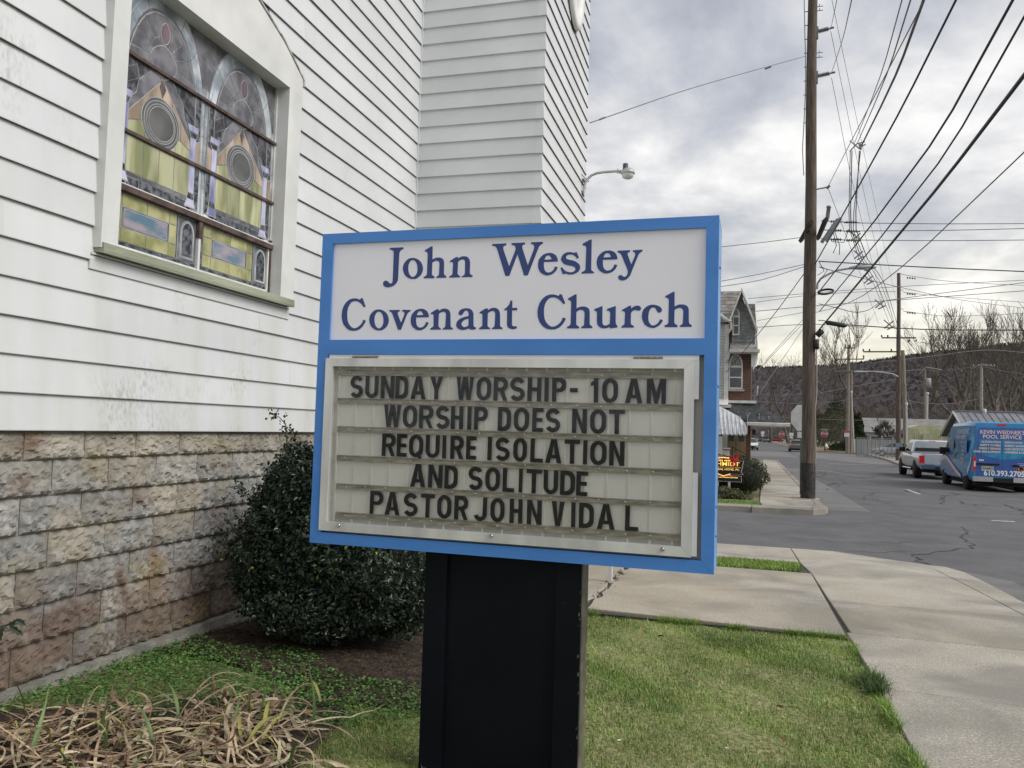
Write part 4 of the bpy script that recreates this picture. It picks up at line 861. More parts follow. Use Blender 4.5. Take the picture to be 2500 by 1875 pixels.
# right side kerb and sidewalk
m=MB(); m.add([(x,y,-1.86) for x,y in [(10.15,24),(12.2,24),(13.2,60),(17,99),(12.0,99),(11.1,76),(9.75,60)]],[tuple(range(7))]); rs=m.build('right_sidewalk',JM); tag(rs,kind='structure')
kp=[(10.2,24),(10.0,36),(9.8,48),(9.75,60),(10.4,68),(11.1,76),(11.6,88),(12.1,99)]
for a,b in zip(kp[:-1],kp[1:]):
    slab(ccw([a,(a[0]+.2,a[1]),(b[0]+.2,b[1]),b]),'kerb_stone',CONC2,rs,lambda x,y:-1.78,.2,.004)
    slab(ccw([(a[0]+.2,a[1]),(a[0]+1.9,a[1]),(b[0]+1.9,b[1]),(b[0]+.2,b[1])]),'pavement_slab',CONC,rs,lambda x,y:-1.80,.1,.01)
m=MB()
for a,b in zip([(6.2,112),(5.3,160),(4.0,260)],[(5.3,160),(4.0,260),(-2,420)]):
    m.add([(a[0],a[1],-1.80),(a[0]+.25,a[1],-1.80),(b[0]+.25,b[1],-1.80),(b[0],b[1],-1.80),(a[0],a[1],-1.95),(b[0],b[1],-1.95)],[(0,1,2,3),(4,0,3,5)])
m.add([(6.2,112,-1.80),(60,112,-1.80),(60,112.3,-1.8),(6.2,112.3,-1.8),(6.2,112,-1.95),(60,112,-1.95)],[(0,1,2,3),(4,5,1,0)])
tag(m.build('verge_kerb',pm('far_kerb',(.26,.24,.19),.9,.2,2)),kind='structure')
m=MB(); m.add([(x,y,-1.80) for x,y in [(6.45,112.3),(80,112.3),(80,420),(-1.7,420),(4.25,260),(5.55,160)]],[tuple(range(6))]); tag(m.build('verge_lawn',FARG),kind='structure')

# ---------------------------------------------------------------- grass
def blade_mat(name,a,c,d,rough=.6,trans=.25):
    m,t,b=nmat(name); n=t.nodes.new; l=t.links.new; geo=n('ShaderNodeNewGeometry')
    r=n('ShaderNodeValToRGB'); l(geo.outputs['Random Per Island'],r.inputs[0]); r.color_ramp.elements[0].color=a+(1,); r.color_ramp.elements[1].color=d+(1,)
    e=r.color_ramp.elements.new(.55); e.color=c+(1,)
    ns=n('ShaderNodeTexNoise'); ns.inputs['Scale'].default_value=1.7; ns.inputs['Detail'].default_value=4; l(geo.outputs['Position'],ns.inputs[0])
    mr=n('ShaderNodeMapRange'); l(ns.outputs[0],mr.inputs[0]); mr.inputs[1].default_value=.35; mr.inputs[2].default_value=.65; mr.inputs[3].default_value=.72; mr.inputs[4].default_value=1.25
    h=n('ShaderNodeHueSaturation'); l(r.outputs[0],h.inputs['Color']); l(mr.outputs[0],h.inputs['Value']); l(h.outputs[0],b.inputs['Base Color'])
    b.inputs['Roughness'].default_value=rough; b.inputs['Specular IOR Level'].default_value=.3
    return m
GRASS=blade_mat('lawn_grass',(.085,.175,.024),(.175,.285,.05),(.34,.40,.12))
STRAW=blade_mat('dry_thatch',(.44,.41,.19),(.56,.52,.28),(.36,.37,.15))
def blades(name,n,reg,h0,h1,w0,mat,lean=.6,zfun=zl,clump=0,kindlab=None,dz=0):
    xy=reg(n); n=len(xy); h=rng.uniform(h0,h1,n); az=rng.uniform(0,2*PI,n); ln=rng.uniform(.1,lean,n)
    z=np.interp(xy[:,1],[2.6,4.2,7.1,8.5],[-1.53,-1.545,-1.645,-1.68]) if zfun is zl else np.array([zfun(a,b) for a,b in xy])
    z=z+dz
    base=np.column_stack([xy,z-.004]); d=np.column_stack([np.cos(az),np.sin(az),np.zeros(n)]); up=np.array([0,0,1.])
    wv=np.column_stack([-np.sin(az+rng.uniform(-.8,.8,n)),np.cos(az),np.zeros(n)])*(w0*rng.uniform(.6,1.3,n))[:,None]
    mid=base+d*(h*ln*.35)[:,None]+up*(h*.6*(1-ln*.3))[:,None]; tip=base+d*(h*ln*1.1)[:,None]+up*(h*(1-.55*ln))[:,None]
    V=np.stack([base-wv,base+wv,mid-wv*.8,mid+wv*.8,tip],1).reshape(-1,3); k=np.arange(n)[:,None]*5
    F=np.concatenate([k+[0,1,3],k+[0,3,2],k+[2,3,4]],1).reshape(-1,3)
    o=bigmesh(name,V,F,mat); return tag(o,kind='stuff')
def fbm(x,y,s): return (np.sin(x*s+1.3*np.sin(y*s*.7))+np.sin(y*s*1.3+1.7*np.sin(x*s*.9+2))+.5*np.sin((x+y)*s*2.3))/2.5
def reg_main(n):
    a=np.column_stack([rng.uniform(-2.4,.765,n),rng.uniform(2.2,7.06,n)])
    # skip the lily bed, mulch and ground cover
    bed=(a[:,0]<-1.40-.2*fbm(a[:,0],a[:,1],4)) & (a[:,1]>4.12+.08*np.sin(a[:,0]*9)) ; bed2=(a[:,0]<-2.0+.06*np.sin(a[:,1]*14))&(a[:,1]<3.9)
    keep=~(bed|bed2)&(rng.random(n)<np.maximum(.42,.60+.5*fbm(a[:,0],a[:,1],3.1)+.2*fbm(a[:,1],a[:,0],9.))); return a[keep]
blades('grass',150000,reg_main,.018,.045,.0016,GRASS,.9)
def reg_tall(n):
    a=np.column_stack([rng.uniform(-1.5,.765,n),rng.uniform(3.0,7.06,n)]); k=fbm(a[:,0]+5,a[:,1]-2,2.4)>.28; return a[k]
blades('grass_tuft',26000,reg_tall,.035,.075,.0016,blade_mat('lush_grass',(.055,.12,.02),(.09,.18,.035),(.16,.24,.06)),.7)
blades('short_grass',70000,reg_main,.012,.03,.0018,blade_mat('short_mixed_grass',(.10,.20,.03),(.20,.31,.07),(.40,.41,.18)),1.3)
blades('dry_grass',60000,lambda n:reg_main(n),.02,.045,.0013,STRAW,1.5)
def reg_edge(n):
    t=rng.random(n); a=np.where(rng.random(n)<.5,1,0)
    x=np.where(a==1,rng.uniform(-1.6,.74,n),.76-np.abs(rng.normal(0,.02,n))+.02*(rng.random(n)<.2)); y=np.where(a==1,7.08-np.abs(rng.normal(0,.02,n)),rng.uniform(3,7.05,n)); k=fbm(x*2,y*2,3)>-.2; return np.column_stack([x,y])[k]
blades('edge_grass',9000,reg_edge,.05,.11,.0017,GRASS,1.0)
def reg_tuft(n): return np.column_stack([rng.normal(.74,.035,n),rng.normal(5.62,.12,n)])
blades('edge_tuft',900,reg_tuft,.08,.16,.002,blade_mat('dark_tuft',(.03,.07,.012),(.05,.10,.02),(.09,.13,.03)),1.0)
blades('verge_grass',26000,lambda n:np.column_stack([rng.uniform(-2.6,.60,n),rng.uniform(10.84,11.69,n)]),.04,.09,.0028,GRASS,.7,zfun=lambda x,y:lerp(y,[10.7,13.4],[-1.70,-1.75])-.035)
blades('far_lawn_grass',9000,lambda n:np.column_stack([rng.uniform(-2.2,.15,n),rng.uniform(21.35,22.6,n)]),.03,.07,.006,GRASS,.8,zfun=lambda x,y:-1.80)
# ---------------------------------------------------------------- ground cover, mulch, litter
def leafmesh(name,C,Nn,L_,W_,mat,parent=None,fold=.25,kind=True):
    """many small leaves: C centres, Nn facing normals, L_ lengths, W_ widths; each leaf is a folded 4-gon pair"""
    n=len(C); Nn=Nn/np.linalg.norm(Nn,axis=1)[:,None]; r=rng.normal(size=(n,3)); a=np.cross(Nn,r); a/=np.linalg.norm(a,axis=1)[:,None]; b=np.cross(Nn,a)
    L_=np.asarray(L_)[:,None]; W_=np.asarray(W_)[:,None]
    p0=C-a*L_*.5; p3=C+a*L_*.5-Nn*L_*.12; l1=C-a*L_*.12+b*W_*.5+Nn*W_*fold; l2=C+a*L_*.22+b*W_*.42+Nn*W_*fold*.8; r1=C-a*L_*.12-b*W_*.5+Nn*W_*fold; r2=C+a*L_*.22-b*W_*.42+Nn*W_*fold*.8
    V=np.stack([p0,l1,l2,p3,r2,r1],1).reshape(-1,3); k=np.arange(n)[:,None]*6
    F=np.concatenate([k+[0,1,2,3],k+[0,3,4,5]],1).reshape(-1,4)
    o=bigmesh(name,V,F,mat,parent)
    if kind: o['kind']='stuff'
    return o
n=30000; X=rng.uniform(-3.85,-1.35,n); Yy=rng.uniform(2.7,5.1,n)
edge=3.42+.12*np.sin(X*7)+.35*(X+3.0); keep=(Yy>edge+.0)&(Yy<4.85+.10*np.sin(X*6)-.42*np.clip(X+3.1,0,2))&(rng.random(n)<.75+.4*fbm(X,Yy,5))&(X>-3.78)
keep|=(X>-2.2)&(Yy>3.75)&(Yy<4.3)&(rng.random(n)<.25)
X=X[keep];Yy=Yy[keep]; Z=np.interp(Yy,[2.6,4.2,7.1],[-1.53,-1.545,-1.645])+rng.uniform(.006,.045,len(X))
CLO=blade_mat('clover_leaf',(.05,.13,.025),(.085,.20,.045),(.16,.29,.07),rough=.5)
leafmesh('ground_cover',np.column_stack([X,Yy,Z]),np.column_stack([rng.normal(0,.35,len(X)),rng.normal(0,.35,len(X)),np.ones(len(X))]),rng.uniform(.013,.024,len(X)),rng.uniform(.011,.02,len(X)),CLO,fold=.1)
MUL=pm('dark_mulch',(.035,.024,.017),.95,.4,14,bump=1,bscale=60,c2=(.085,.06,.04))
m=MB()
bp_=[(-3.83,4.45),(-3.2,4.45),(-2.75,4.22),(-2.1,4.0),(-1.55,4.12),(-1.3,4.5),(-1.35,5.4),(-1.6,6.4),(-2.4,7.0),(-3.85,7.0)]
m.add([(x,y,zl(x,y)+.017) for x,y in bp_]+[(-2.6,5.4,zl(0,5.4)+.03)],[(i,(i+1)%10,10) for i in range(10)]); tag(m.build('mulch_bed',MUL),kind='structure')
m=MB(); m.add([(x,y,zl(x,y)+.019) for x,y in [(-3.8,2.2),(-1.75,2.2),(-1.9,3.2),(-2.05,3.9),(-2.4,4.1),(-2.9,3.75),(-3.4,3.35),(-3.8,3.2)]],[tuple(range(8))]); tag(m.build('lily_bed_soil',MUL),kind='structure')
def chips(name,n,reg,mat,l0,l1,w,zoff=.02):
    xy=reg(n); n=len(xy); az=rng.uniform(0,2*PI,n); l=rng.uniform(l0,l1,n)/2; a=np.column_stack([np.cos(az)*l,np.sin(az)*l,rng.normal(0,.25,n)*l]); b=np.column_stack([-np.sin(az),np.cos(az),rng.normal(0,.4,n)])*w*rng.uniform(.4,1.2,n)[:,None]
    C=np.column_stack([xy,np.interp(xy[:,1],[2.6,4.2,7.1],[-1.53,-1.545,-1.645])+zoff+rng.uniform(0,.02,n)])
    V=np.stack([C-a-b*.5,C-a*.2-b,C+a,C-a+b*.6],1).reshape(-1,3); F=(np.arange(n)[:,None]*4+[0,1,2,3]); return tag(bigmesh(name,V,F,mat),kind='stuff')
def regm(n): 
    a=np.column_stack([rng.uniform(-3.8,-1.35,n),rng.uniform(4.0,6.4,n)]); return a[(a[:,1]>4.45-.42*np.clip(a[:,0]+3.1,0,1.6)+.05*np.sin(a[:,0]*9))]
chips('mulch_chips',14000,regm,blade_mat('bark_chip',(.022,.015,.011),(.06,.04,.027),(.17,.12,.08),.9),.015,.07,.004)
chips('leaf_litter',700,lambda n:np.column_stack([rng.uniform(-3.7,.7,n),rng.uniform(2.8,6.9,n)]),blade_mat('brown_litter',(.10,.055,.03),(.19,.11,.06),(.33,.25,.16),.9),.012,.035,.006,.012)
blades('long_grass',4200,lambda n:reg_main(n),.05,.085,.0019,GRASS,1.1)
xw=reg_main(2600); xw=xw[fbm(xw[:,0]*1.3,xw[:,1]*1.7,2.2)>.15]; leafmesh('lawn_weeds',np.column_stack([xw,np.interp(xw[:,1],[2.6,4.2,7.1,8.5],[-1.53,-1.545,-1.645,-1.68])+rng.uniform(.02,.04,len(xw))]),np.column_stack([rng.normal(0,.4,len(xw)),rng.normal(0,.4,len(xw)),np.ones(len(xw))]),rng.uniform(.014,.026,len(xw)),rng.uniform(.012,.02,len(xw)),CLO,fold=.1)
chips('fallen_leaves',26,lambda n:np.column_stack([rng.uniform(-3.2,.7,n),rng.uniform(3.2,6.9,n)]),blade_mat('fallen_leaf',(.16,.07,.04),(.26,.14,.08),(.36,.22,.13),.8),.05,.08,.022,.03)
chips('white_litter',40,lambda n:np.column_stack([rng.uniform(-1.5,.7,n),rng.uniform(3,7,n)]),pm('white_petal',(.6,.6,.58)),.012,.025,.006,.03)

# ---------------------------------------------------------------- shrub beside the foundation
BARK=pm('shrub_bark',(.06,.048,.035),.9,.3,20,bump=.5,c2=(.12,.10,.075))
HOL=blade_mat('glossy_holly_leaf',(.011,.022,.011),(.02,.038,.02),(.04,.06,.034),rough=.33)
HOL.node_tree.nodes['Principled BSDF'].inputs['Specular IOR Level'].default_value=.5
bush=thing('holly_bush',(-2.92,5.2,-1.57),0,'dense dark green small leaved shrub against the block foundation, with one tall leader','shrub')
bo=-bush.location
m=MB()
for i in range(9):
    a=rng.uniform(0,6.28); r_=rng.uniform(.1,.42); p=[Vector((rng.normal(0,.06),rng.normal(0,.06),0))]
    for k in range(5): p.append(p[0]+Vector((math.cos(a)*r_*(k+1)/5+rng.normal(0,.02),math.sin(a)*r_*(k+1)/5+rng.normal(0,.02),.22*(k+1))))
    m.tube(p,[.016,.013,.01,.008,.006,.004],6)
lead=[Vector((-.36,-.1,1.1)),Vector((-.34,-.1,1.32)),Vector((-.345,-.1,1.47)),Vector((-.36,-.1,1.55)),Vector((-.42,-.1,1.60)),Vector((-.47,-.1,1.615))]
m.tube([Vector((0,0,.3)),Vector((-.2,-.05,.75))]+lead,[.014,.011,.008,.006,.005,.004,.003,.002],6)
br=[Vector((-.335,-.1,1.36)),Vector((-.29,-.1,1.43)),Vector((-.26,-.1,1.50))]; m.tube(br,[.004,.003,.002],5)
br2=[Vector((-.30,-.1,1.14)),Vector((-.37,-.12,1.26)),Vector((-.42,-.12,1.33))]; m.tube(br2,[.004,.003,.002],5)
m.build('stem',BARK,bush)
def ellipsoid_pts(n,c,r,shell=.55):
    u=rng.normal(size=(n,3)); u/=np.linalg.norm(u,axis=1)[:,None]; k=1-np.abs(rng.normal(0,1,n))*.16
    k*=1+.10*np.sin(u[:,0]*9+c[0]*7)*np.sin(u[:,2]*8+1)+.07*np.sin(u[:,1]*13)
    k=np.clip(k,.25,1.2); return np.array(c)+u*np.array(r)*k[:,None],u
Cs=[];Ns=[]
for c,r,n in (((-.10,0,.78),(.50,.45,.56),13000),((-.42,-.05,.58),(.30,.38,.46),6500),((.42,0,.48),(.50,.46,.40),9500),((.02,-.05,1.12),(.36,.36,.28),4600),((-.26,-.08,1.18),(.14,.17,.24),1100),((-.30,0,.98),(.26,.32,.30),3600),((.30,0,.95),(.36,.36,.34),3600),((.02,-.1,.28),(.60,.44,.24),6500)):
    p,u=ellipsoid_pts(n,c,r); Cs.append(p); Ns.append(u)
for i in range(190):
    u=rng.normal(size=3); u[2]=abs(u[2])*.9-.1; u/=np.linalg.norm(u); b0=[(-.10,0,.78),(-.42,-.05,.58),(.42,0,.48),(.02,-.05,1.12)][i%4]; rr=[(.5,.45,.56),(.3,.38,.46),(.5,.46,.4),(.36,.36,.28)][i%4]; q0=np.array(b0)+u*np.array(rr)*.93; L0=rng.uniform(.05,.22); d=u+np.array([0,0,.5]); k=26; t_=rng.random(k); Cs.append(q0+d*(L0*t_)[:,None]+rng.normal(0,.011,(k,3))); Ns.append(rng.normal(size=(k,3)))
C=np.concatenate(Cs);Nn=np.concatenate(Ns)
k=(C[:,2]>.06)&(C[:,0]>-.93)&(C[:,0]<1.02); C=C[k];Nn=Nn[k]
Nn=Nn+rng.normal(0,.75,Nn.shape)+np.array([0,0,.35])
fo=leafmesh('foliage',C,Nn,rng.uniform(.022,.044,len(C)),rng.uniform(.012,.023,len(C)),HOL,bush,fold=.18)
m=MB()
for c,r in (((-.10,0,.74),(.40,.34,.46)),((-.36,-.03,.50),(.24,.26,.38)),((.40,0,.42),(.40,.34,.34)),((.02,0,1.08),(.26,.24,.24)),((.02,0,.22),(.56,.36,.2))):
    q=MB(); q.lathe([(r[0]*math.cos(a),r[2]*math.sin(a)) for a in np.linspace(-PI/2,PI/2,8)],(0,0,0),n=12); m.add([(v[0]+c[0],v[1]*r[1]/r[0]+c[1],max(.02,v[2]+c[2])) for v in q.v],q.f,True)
m.build('shade_core',pm('shrub_shade_core',(.008,.010,.006),.95,.3,20),bush)  # solid near-black blobs added to paint the shaded inside of the shrub
def along(path,n,sp):
    P_=[];
    for i in range(n):
        t=rng.random()*(len(path)-1); a=int(t); P_.append(path[a].lerp(path[min(a+1,len(path)-1)],t-a)+Vector(rng.normal(0,sp,3)))
    return np.array([tuple(p) for p in P_])
sp_=np.concatenate([along(lead,85,.022),along(br,28,.014),along(br2,30,.016)])
leafmesh('sprig_foliage',sp_,rng.normal(size=sp_.shape)+np.array([0,-.8,.4]),rng.uniform(.022,.036,len(sp_)),rng.uniform(.012,.019,len(sp_)),blade_mat('sprig_leaf',(.018,.035,.015),(.035,.055,.02),(.09,.12,.03),rough=.35),bush)
nl=np.concatenate([np.array([(-.33+.1*rng.normal(),-.42,.58+.05*rng.normal()) for _ in range(9)]),np.array([(.25+.7*rng.normal()*.5,-.40,.75+.2*rng.normal()) for _ in range(22)])])
leafmesh('new_leaves',nl,rng.normal(size=nl.shape)+np.array([0,-1,.5]),np.full(len(nl),.03),np.full(len(nl),.017),blade_mat('new_leaf',(.16,.20,.03),(.22,.26,.04),(.30,.30,.05)),bush)
# near holly sprig at the left edge
hs=thing('holly_shrub',(-2.05,1.55,-1.53),0,'spiny holly sprig poking in at the left edge in front of the reddish foundation blocks','shrub')
c0=at(20,1525,1.85); tip=Vector(c0)-hs.location
m=MB(); path=[Vector((-.5,-.25,0)),Vector((-.45,-.22,.5)),tip+Vector((-.16,0,-.10)),tip+Vector((.0,0,.0)),tip+Vector((.035,0,.03))]
path=[Vector((tip.x-.35,tip.y-.1,0)),Vector((tip.x-.32,tip.y-.08,.5)),tip+Vector((-.10,0,-.03)),tip,tip+Vector((.035,0,.02))]; m.tube(path,[.009,.007,.004,.003,.002],6); m.build('stem',BARK,hs)
def spiny(L_,W_):
    m=MB(); out_=[(0,0),(.12,.5),(.22,.30),(.42,.62),(.52,.36),(.72,.55),(.80,.25),(1,0)]
    top=[(x*L_,y*W_) for x,y in out_]; n=len(top)
    vs=[(x,0,-.12*L_*(x/L_)**2) for x,y in top]+[(x,y,y*.35-.12*L_*(x/L_)**2) for x,y in top]+[(x,-y,y*.35-.12*L_*(x/L_)**2) for x,y in top]
    fs=[(i,i+1,n+i+1,n+i) for i in range(n-1)]+[(i+1,i,2*n+i,2*n+i+1) for i in range(n-1)]
    m.add(vs,fs,False); return m
HOL2=pm('spiny_holly_leaf',(.02,.045,.03),.3,.3,30,c2=(.05,.085,.05))
lm_=spiny(.052,.016).mesh('leaf',HOL2)
for dx,dz,rx,ry,rz in ((.0,.0,1.2,-.3,.2),(.005,.0,1.5,.7,.4),(-.02,-.01,1.2,1.9,0),(-.03,.0,1.4,-2.2,.3),(-.07,-.02,1.6,-1.1,.1),(-.10,-.03,1.3,2.2,0),(.03,.015,1.1,.1,-.3),(-.14,-.05,1.2,-2.5,.2),(-.16,-.1,1.2,1.2,.2),(-.2,-.2,1,2,.4),(-.25,-.3,1,-2,.1)):
    o=obj('leaf',lm_,hs); o.location=tip+Vector((dx,0,dz)); o.rotation_euler=(rx,ry,rz)
# ---------------------------------------------------------------- faded daylily clumps
def strip_leaf(L_,W_,curl,droop,twist,seed,mat,kink=0,up=1.2):
    r=np.random.default_rng(seed); n=12; m=MB(); p=Vector((0,0,0)); el=up; az=0; vs=[]
    for i in range(n+1):
        t=i/n; w_=W_*(.55+.9*t if t<.35 else .87*(1-(t-.35)/.65)**.7+.02)*.5
        tw=twist*t; d=Vector((math.cos(az)*math.cos(el),math.sin(az)*math.cos(el),math.sin(el)))
        s=Vector((-math.sin(az),math.cos(az),0)); u=d.cross(s); s2=s*math.cos(tw)+u*math.sin(tw)
        vs+= [p-s2*w_, p+u*w_*-.35, p+s2*w_]; p=p+d*(L_/n); el-=droop/n*(1+1.2*t); az+=curl/n
        if kink and abs(t-kink)<.05: el-=1.5
        if p.z<.012 and i>3: p.z=.012+.02*r.random(); el=max(el,-.15+.35*r.random())
    fs=[]
    for i in range(n): a=i*3; fs+=[(a,a+1,a+4,a+3),(a+1,a+2,a+5,a+4)]
    m.add(vs,fs,True); return m.mesh('leaf',mat)
DRY=[pm('dry_leaf_tan',(.30,.22,.13),.7,.25,9,c2=(.52,.41,.27),objr=.3),pm('dry_leaf_brown',(.22,.14,.085),.75,.3,9,c2=(.34,.23,.15),objr=.3),pm('dry_leaf_straw',(.40,.33,.20),.65,.2,9,c2=(.62,.54,.37),objr=.2)]
GRN=[pm('lily_leaf_green',(.06,.12,.035),.5,.25,7,c2=(.13,.20,.05),objr=.25),pm('lily_leaf_yellowing',(.20,.24,.05),.5,.3,11,c2=(.42,.38,.11),objr=.2)]
dry=[strip_leaf(.36+.34*(i%5)/5,.014+.006*(i%3),[-1.2,.6,1.5,-.4][i%4],1.5+.7*(i%3),[.8,-1.4,2.2][i%3],i,DRY[i%3],[0,.3,.45][i%3],[.85,.5,.35,.95][i%4]) for i in range(14)]
grn=[strip_leaf(.18+.03*i,.020,[.3,-.4,.2,-.2][i%4],[.5,1.7,.9,2.0][i%4],.25,90+i,GRN[i%2],0,[1.45,1.3,1.35,1.25][i%4]) for i in range(6)]
lc=[(-2.62,2.66),(-2.36,2.86),(-2.08,3.08),(-3.28,2.98),(-3.02,2.72),(-2.98,3.18),(-2.72,3.02),(-2.70,3.42),(-2.42,3.18),(-2.44,3.62),(-2.16,3.38)]
wh=['faded daylily clump cut by the bottom edge, third from the left corner','faded daylily clump cut by the bottom edge, middle of the front row','faded daylily clump cut by the bottom edge, right end of the front row','clump of dry tan strap leaves with green blades at the lower left corner','dry tan strap leaf clump cut off by the bottom edge nearest the left corner','faded daylily clump behind the corner clumps, beside the footing','faded daylily clump in the middle front of the bed at the bottom edge','faded daylily clump in the middle back of the bed against the ground cover','faded daylily clump second from the right end along the bottom edge','faded daylily clump at the back right, nearest the mulch','faded daylily clump at the right end of the bed, closest to the sign post']
for i,(x,y) in enumerate(lc):
    cl_=thing('daylily_clump',(x,y,zl(x,y)+.015),0,wh[i],'plant','faded daylily clumps in the bed below the foundation')
    for k in range(50):
        gnn=(k%13==0) if i not in (3,4) else (k%9==0)
        me=grn[(k//2+i)%6] if gnn else dry[int(rng.integers(14))]
        o=obj('leaf',me,cl_,(rng.normal(0,.12),rng.normal(0,.11),rng.uniform(0,.05))); s=rng.uniform(.8,1.15); o.scale=(s,s,s*(rng.uniform(.3,.7) if not gnn else .95)); o.rotation_euler=(rng.normal(0,.12),rng.normal(0,.12),rng.uniform(0,6.28))
# white foot of a rail on the walk
rp_=thing('railing_post',(-1.5,8.8,-1.655),0,'square white railing post standing on the cracked walk behind the sign','post')
m=MB(); m.box(-.023,.023,-.023,.023,0,.88); m.build('post_tube',CHIP,rp_); m=MB(); m.box(-.045,.045,-.045,.045,0,.006); m.build('base_plate',RUST,rp_)

# ---------------------------------------------------------------- utility poles
def wood_mat(name,a,c,sc=1.):
    return pm(name,a,.9,.25,5*sc,bump=.7,bscale=12,c2=c,stretch=(6,6,.35),detail=6,lo=.3,hi=.7)
WOOD=wood_mat('brown_pole_wood',(.068,.050,.039),(.165,.13,.105)); WOODG=wood_mat('grey_pole_wood',(.17,.14,.11),(.30,.26,.215)); TARW=wood_mat('creosoted_wood',(.035,.026,.02),(.08,.055,.04))
STEEL=pm('dull_steel',(.20,.20,.20),.5,.2,20,metal=.5); INS=pm('grey_insulator',(.24,.25,.26),.35,.1,9); INSB=pm('brown_insulator',(.08,.035,.025),.3,.1,9); RUB=pm('black_cable_rubber',(.018,.018,.02),.6,.1,9)
LAMPG=pm('lamp_grey_paint',(.40,.43,.45),.4,.1,6,metal=.2)
def pole(x,y,zb,h,r0,r1,mat,label,lean=(0,0)):
    t=thing('utility_pole',(x,y,zb),0,label,'utility pole')
    m=MB(); n=10; m.tube([(lean[0]*h*i/n+.012*math.sin(i*1.7),lean[1]*h*i/n,h*i/n) for i in range(n+1)],[r0+(r1-r0)*i/n+.004*math.sin(i*2.3) for i in range(n+1)],16); m.build('pole_shaft',mat,t); return t
def rel(t,p): return Vector(p)-t.location
pA=pole(1.475,24.4,-1.80,18.5,.20,.115,WOOD,'tall brown wooden utility pole on the far corner sidewalk, blackened at its foot',(.0,0))
m=MB(); m.lathe([(.206,0),(.205,.5),(.203,.95),(.2,1.05)],n=18); m.build('tar_band',pm('tarred_wood',(.022,.02,.018),.9,.3,8,bump=.5,c2=(.05,.045,.04)),pA)
m=MB(); m.box(-.42,.30,-.40,.30,-.02,.045); m.build('concrete_collar',CONC,pA)
def post_insul(t,px,py,L_=.52):
    p=rel(t,at(px,py,24.4)); q=Vector((.13,0,p.z-.06)); m=MB()
    d=(p-q).normalized(); ln=(p-q).length; prof=[]
    for i in range(9): a=ln*(.12+.085*i); prof+=[(.035,a),(.075,a+.012),(.035,a+.03)]
    prof=[(.05,0),(.045,ln*.1)]+prof+[(.03,ln)]; m.lathe(prof,q,d,12); m.build('line_post_insulator',INS,t)
    m=MB(); m.box(.10,.17,-.05,.05,q.z-.22,q.z+.14); m.tube([p,p+d*.1],.03,6); m.build('insulator_bracket',STEEL,t)
for px,py in ((2027,69),(2030,178),(2026,-40)): post_insul(pA,px,py)
m=MB()
for py in (17,27,130,141): 
    p=rel(pA,at(1990,py,24.4)); m.tube([(0.05,0,p.z),(.30,0,p.z)],.012,5); m.tube([(.2,0,p.z),(.2,0,p.z+.07)],.012,5)
for i in range(16): z=11.0+.42*i; m.tube([(-.12,0,z),(-.22,0,z)],.014,5)
m.build('hardware_bolt',STEEL,pA)
m=MB(); g=[(-.20,-.03,16)]+[(-.2-.03*math.sin(i*.9),-.03,16-.7*i) for i in range(1,8)]+[(-.24,-.05,10.2),(-.2,-.1,9.4)]; m.tube(g,.014,5); m.tube([(.2,-.02,4.4),(.21,-.03,3.0),(.17,-.06,2.6),(.2,-.03,1.2),(.17,-.03,.9)],.016,5); m.build('down_lead',pm('grey_down_lead',(.35,.34,.32),.6,.1),pA)
# crossarms seen almost end on
cz=rel(pA,at(1975,575,24.4)).z
for s,(a,b) in enumerate(((rel(pA,at(1955,588,25.8)),rel(pA,at(1980,542,23.1))),(rel(pA,at(1997,582,25.8)),rel(pA,at(2016,536,23.1))))):
    m=MB(); m.tube([a,b],.075,4,False); m.build('crossarm',TARW,pA)
m=MB(); m.lathe([(.04,0),(.055,.05),(.055,.32),(.07,.33),(.06,.38),(0,.40)],rel(pA,at(2020,535,24.0)),(.1,0,1),10); m.lathe([(.05,0),(.05,.75),(.03,.8)],rel(pA,at(2006,592,24.0)),(.55,.0,.85),8); m.lathe([(.045,0),(.05,.7),(.03,.75)],rel(pA,at(2018,590,23.4)),(.5,.0,.9),8); m.build('fused_cutout',pm('white_porcelain',(.20,.205,.21),.35,.2,9),pA)
for y_ in (541,563,585):
    m=MB(); 
    for k in range(2):
        p=rel(pA,at(2028+38*k,y_+k*1.5,24.2)); prof=[]
        for i in range(5): prof+=[(.02,.06*i),(.05,.06*i+.02),(.02,.06*i+.045)]
        m.lathe(prof,p,(1,0,-.03),8)
    m.tube([rel(pA,at(2005,y_-2,24.3)),rel(pA,at(2100,y_+3,24.1))],.014,5); m.build('strain_insulator',STEEL,pA)
m=MB()
for a,b,c_ in (((2030,548),(2042,600),(2034,618)),((2036,560),(2050,600),(2049,622)),((2030,590),(2060,592),(2072,560)),((2000,640),(2012,662),(1996,672)),((2004,650),(2020,660),(1998,690))): m.tube([rel(pA,at(*q,24.1)) for q in (a,b,c_)],.011,5)
m.build('jumper_wire',RUB,pA)
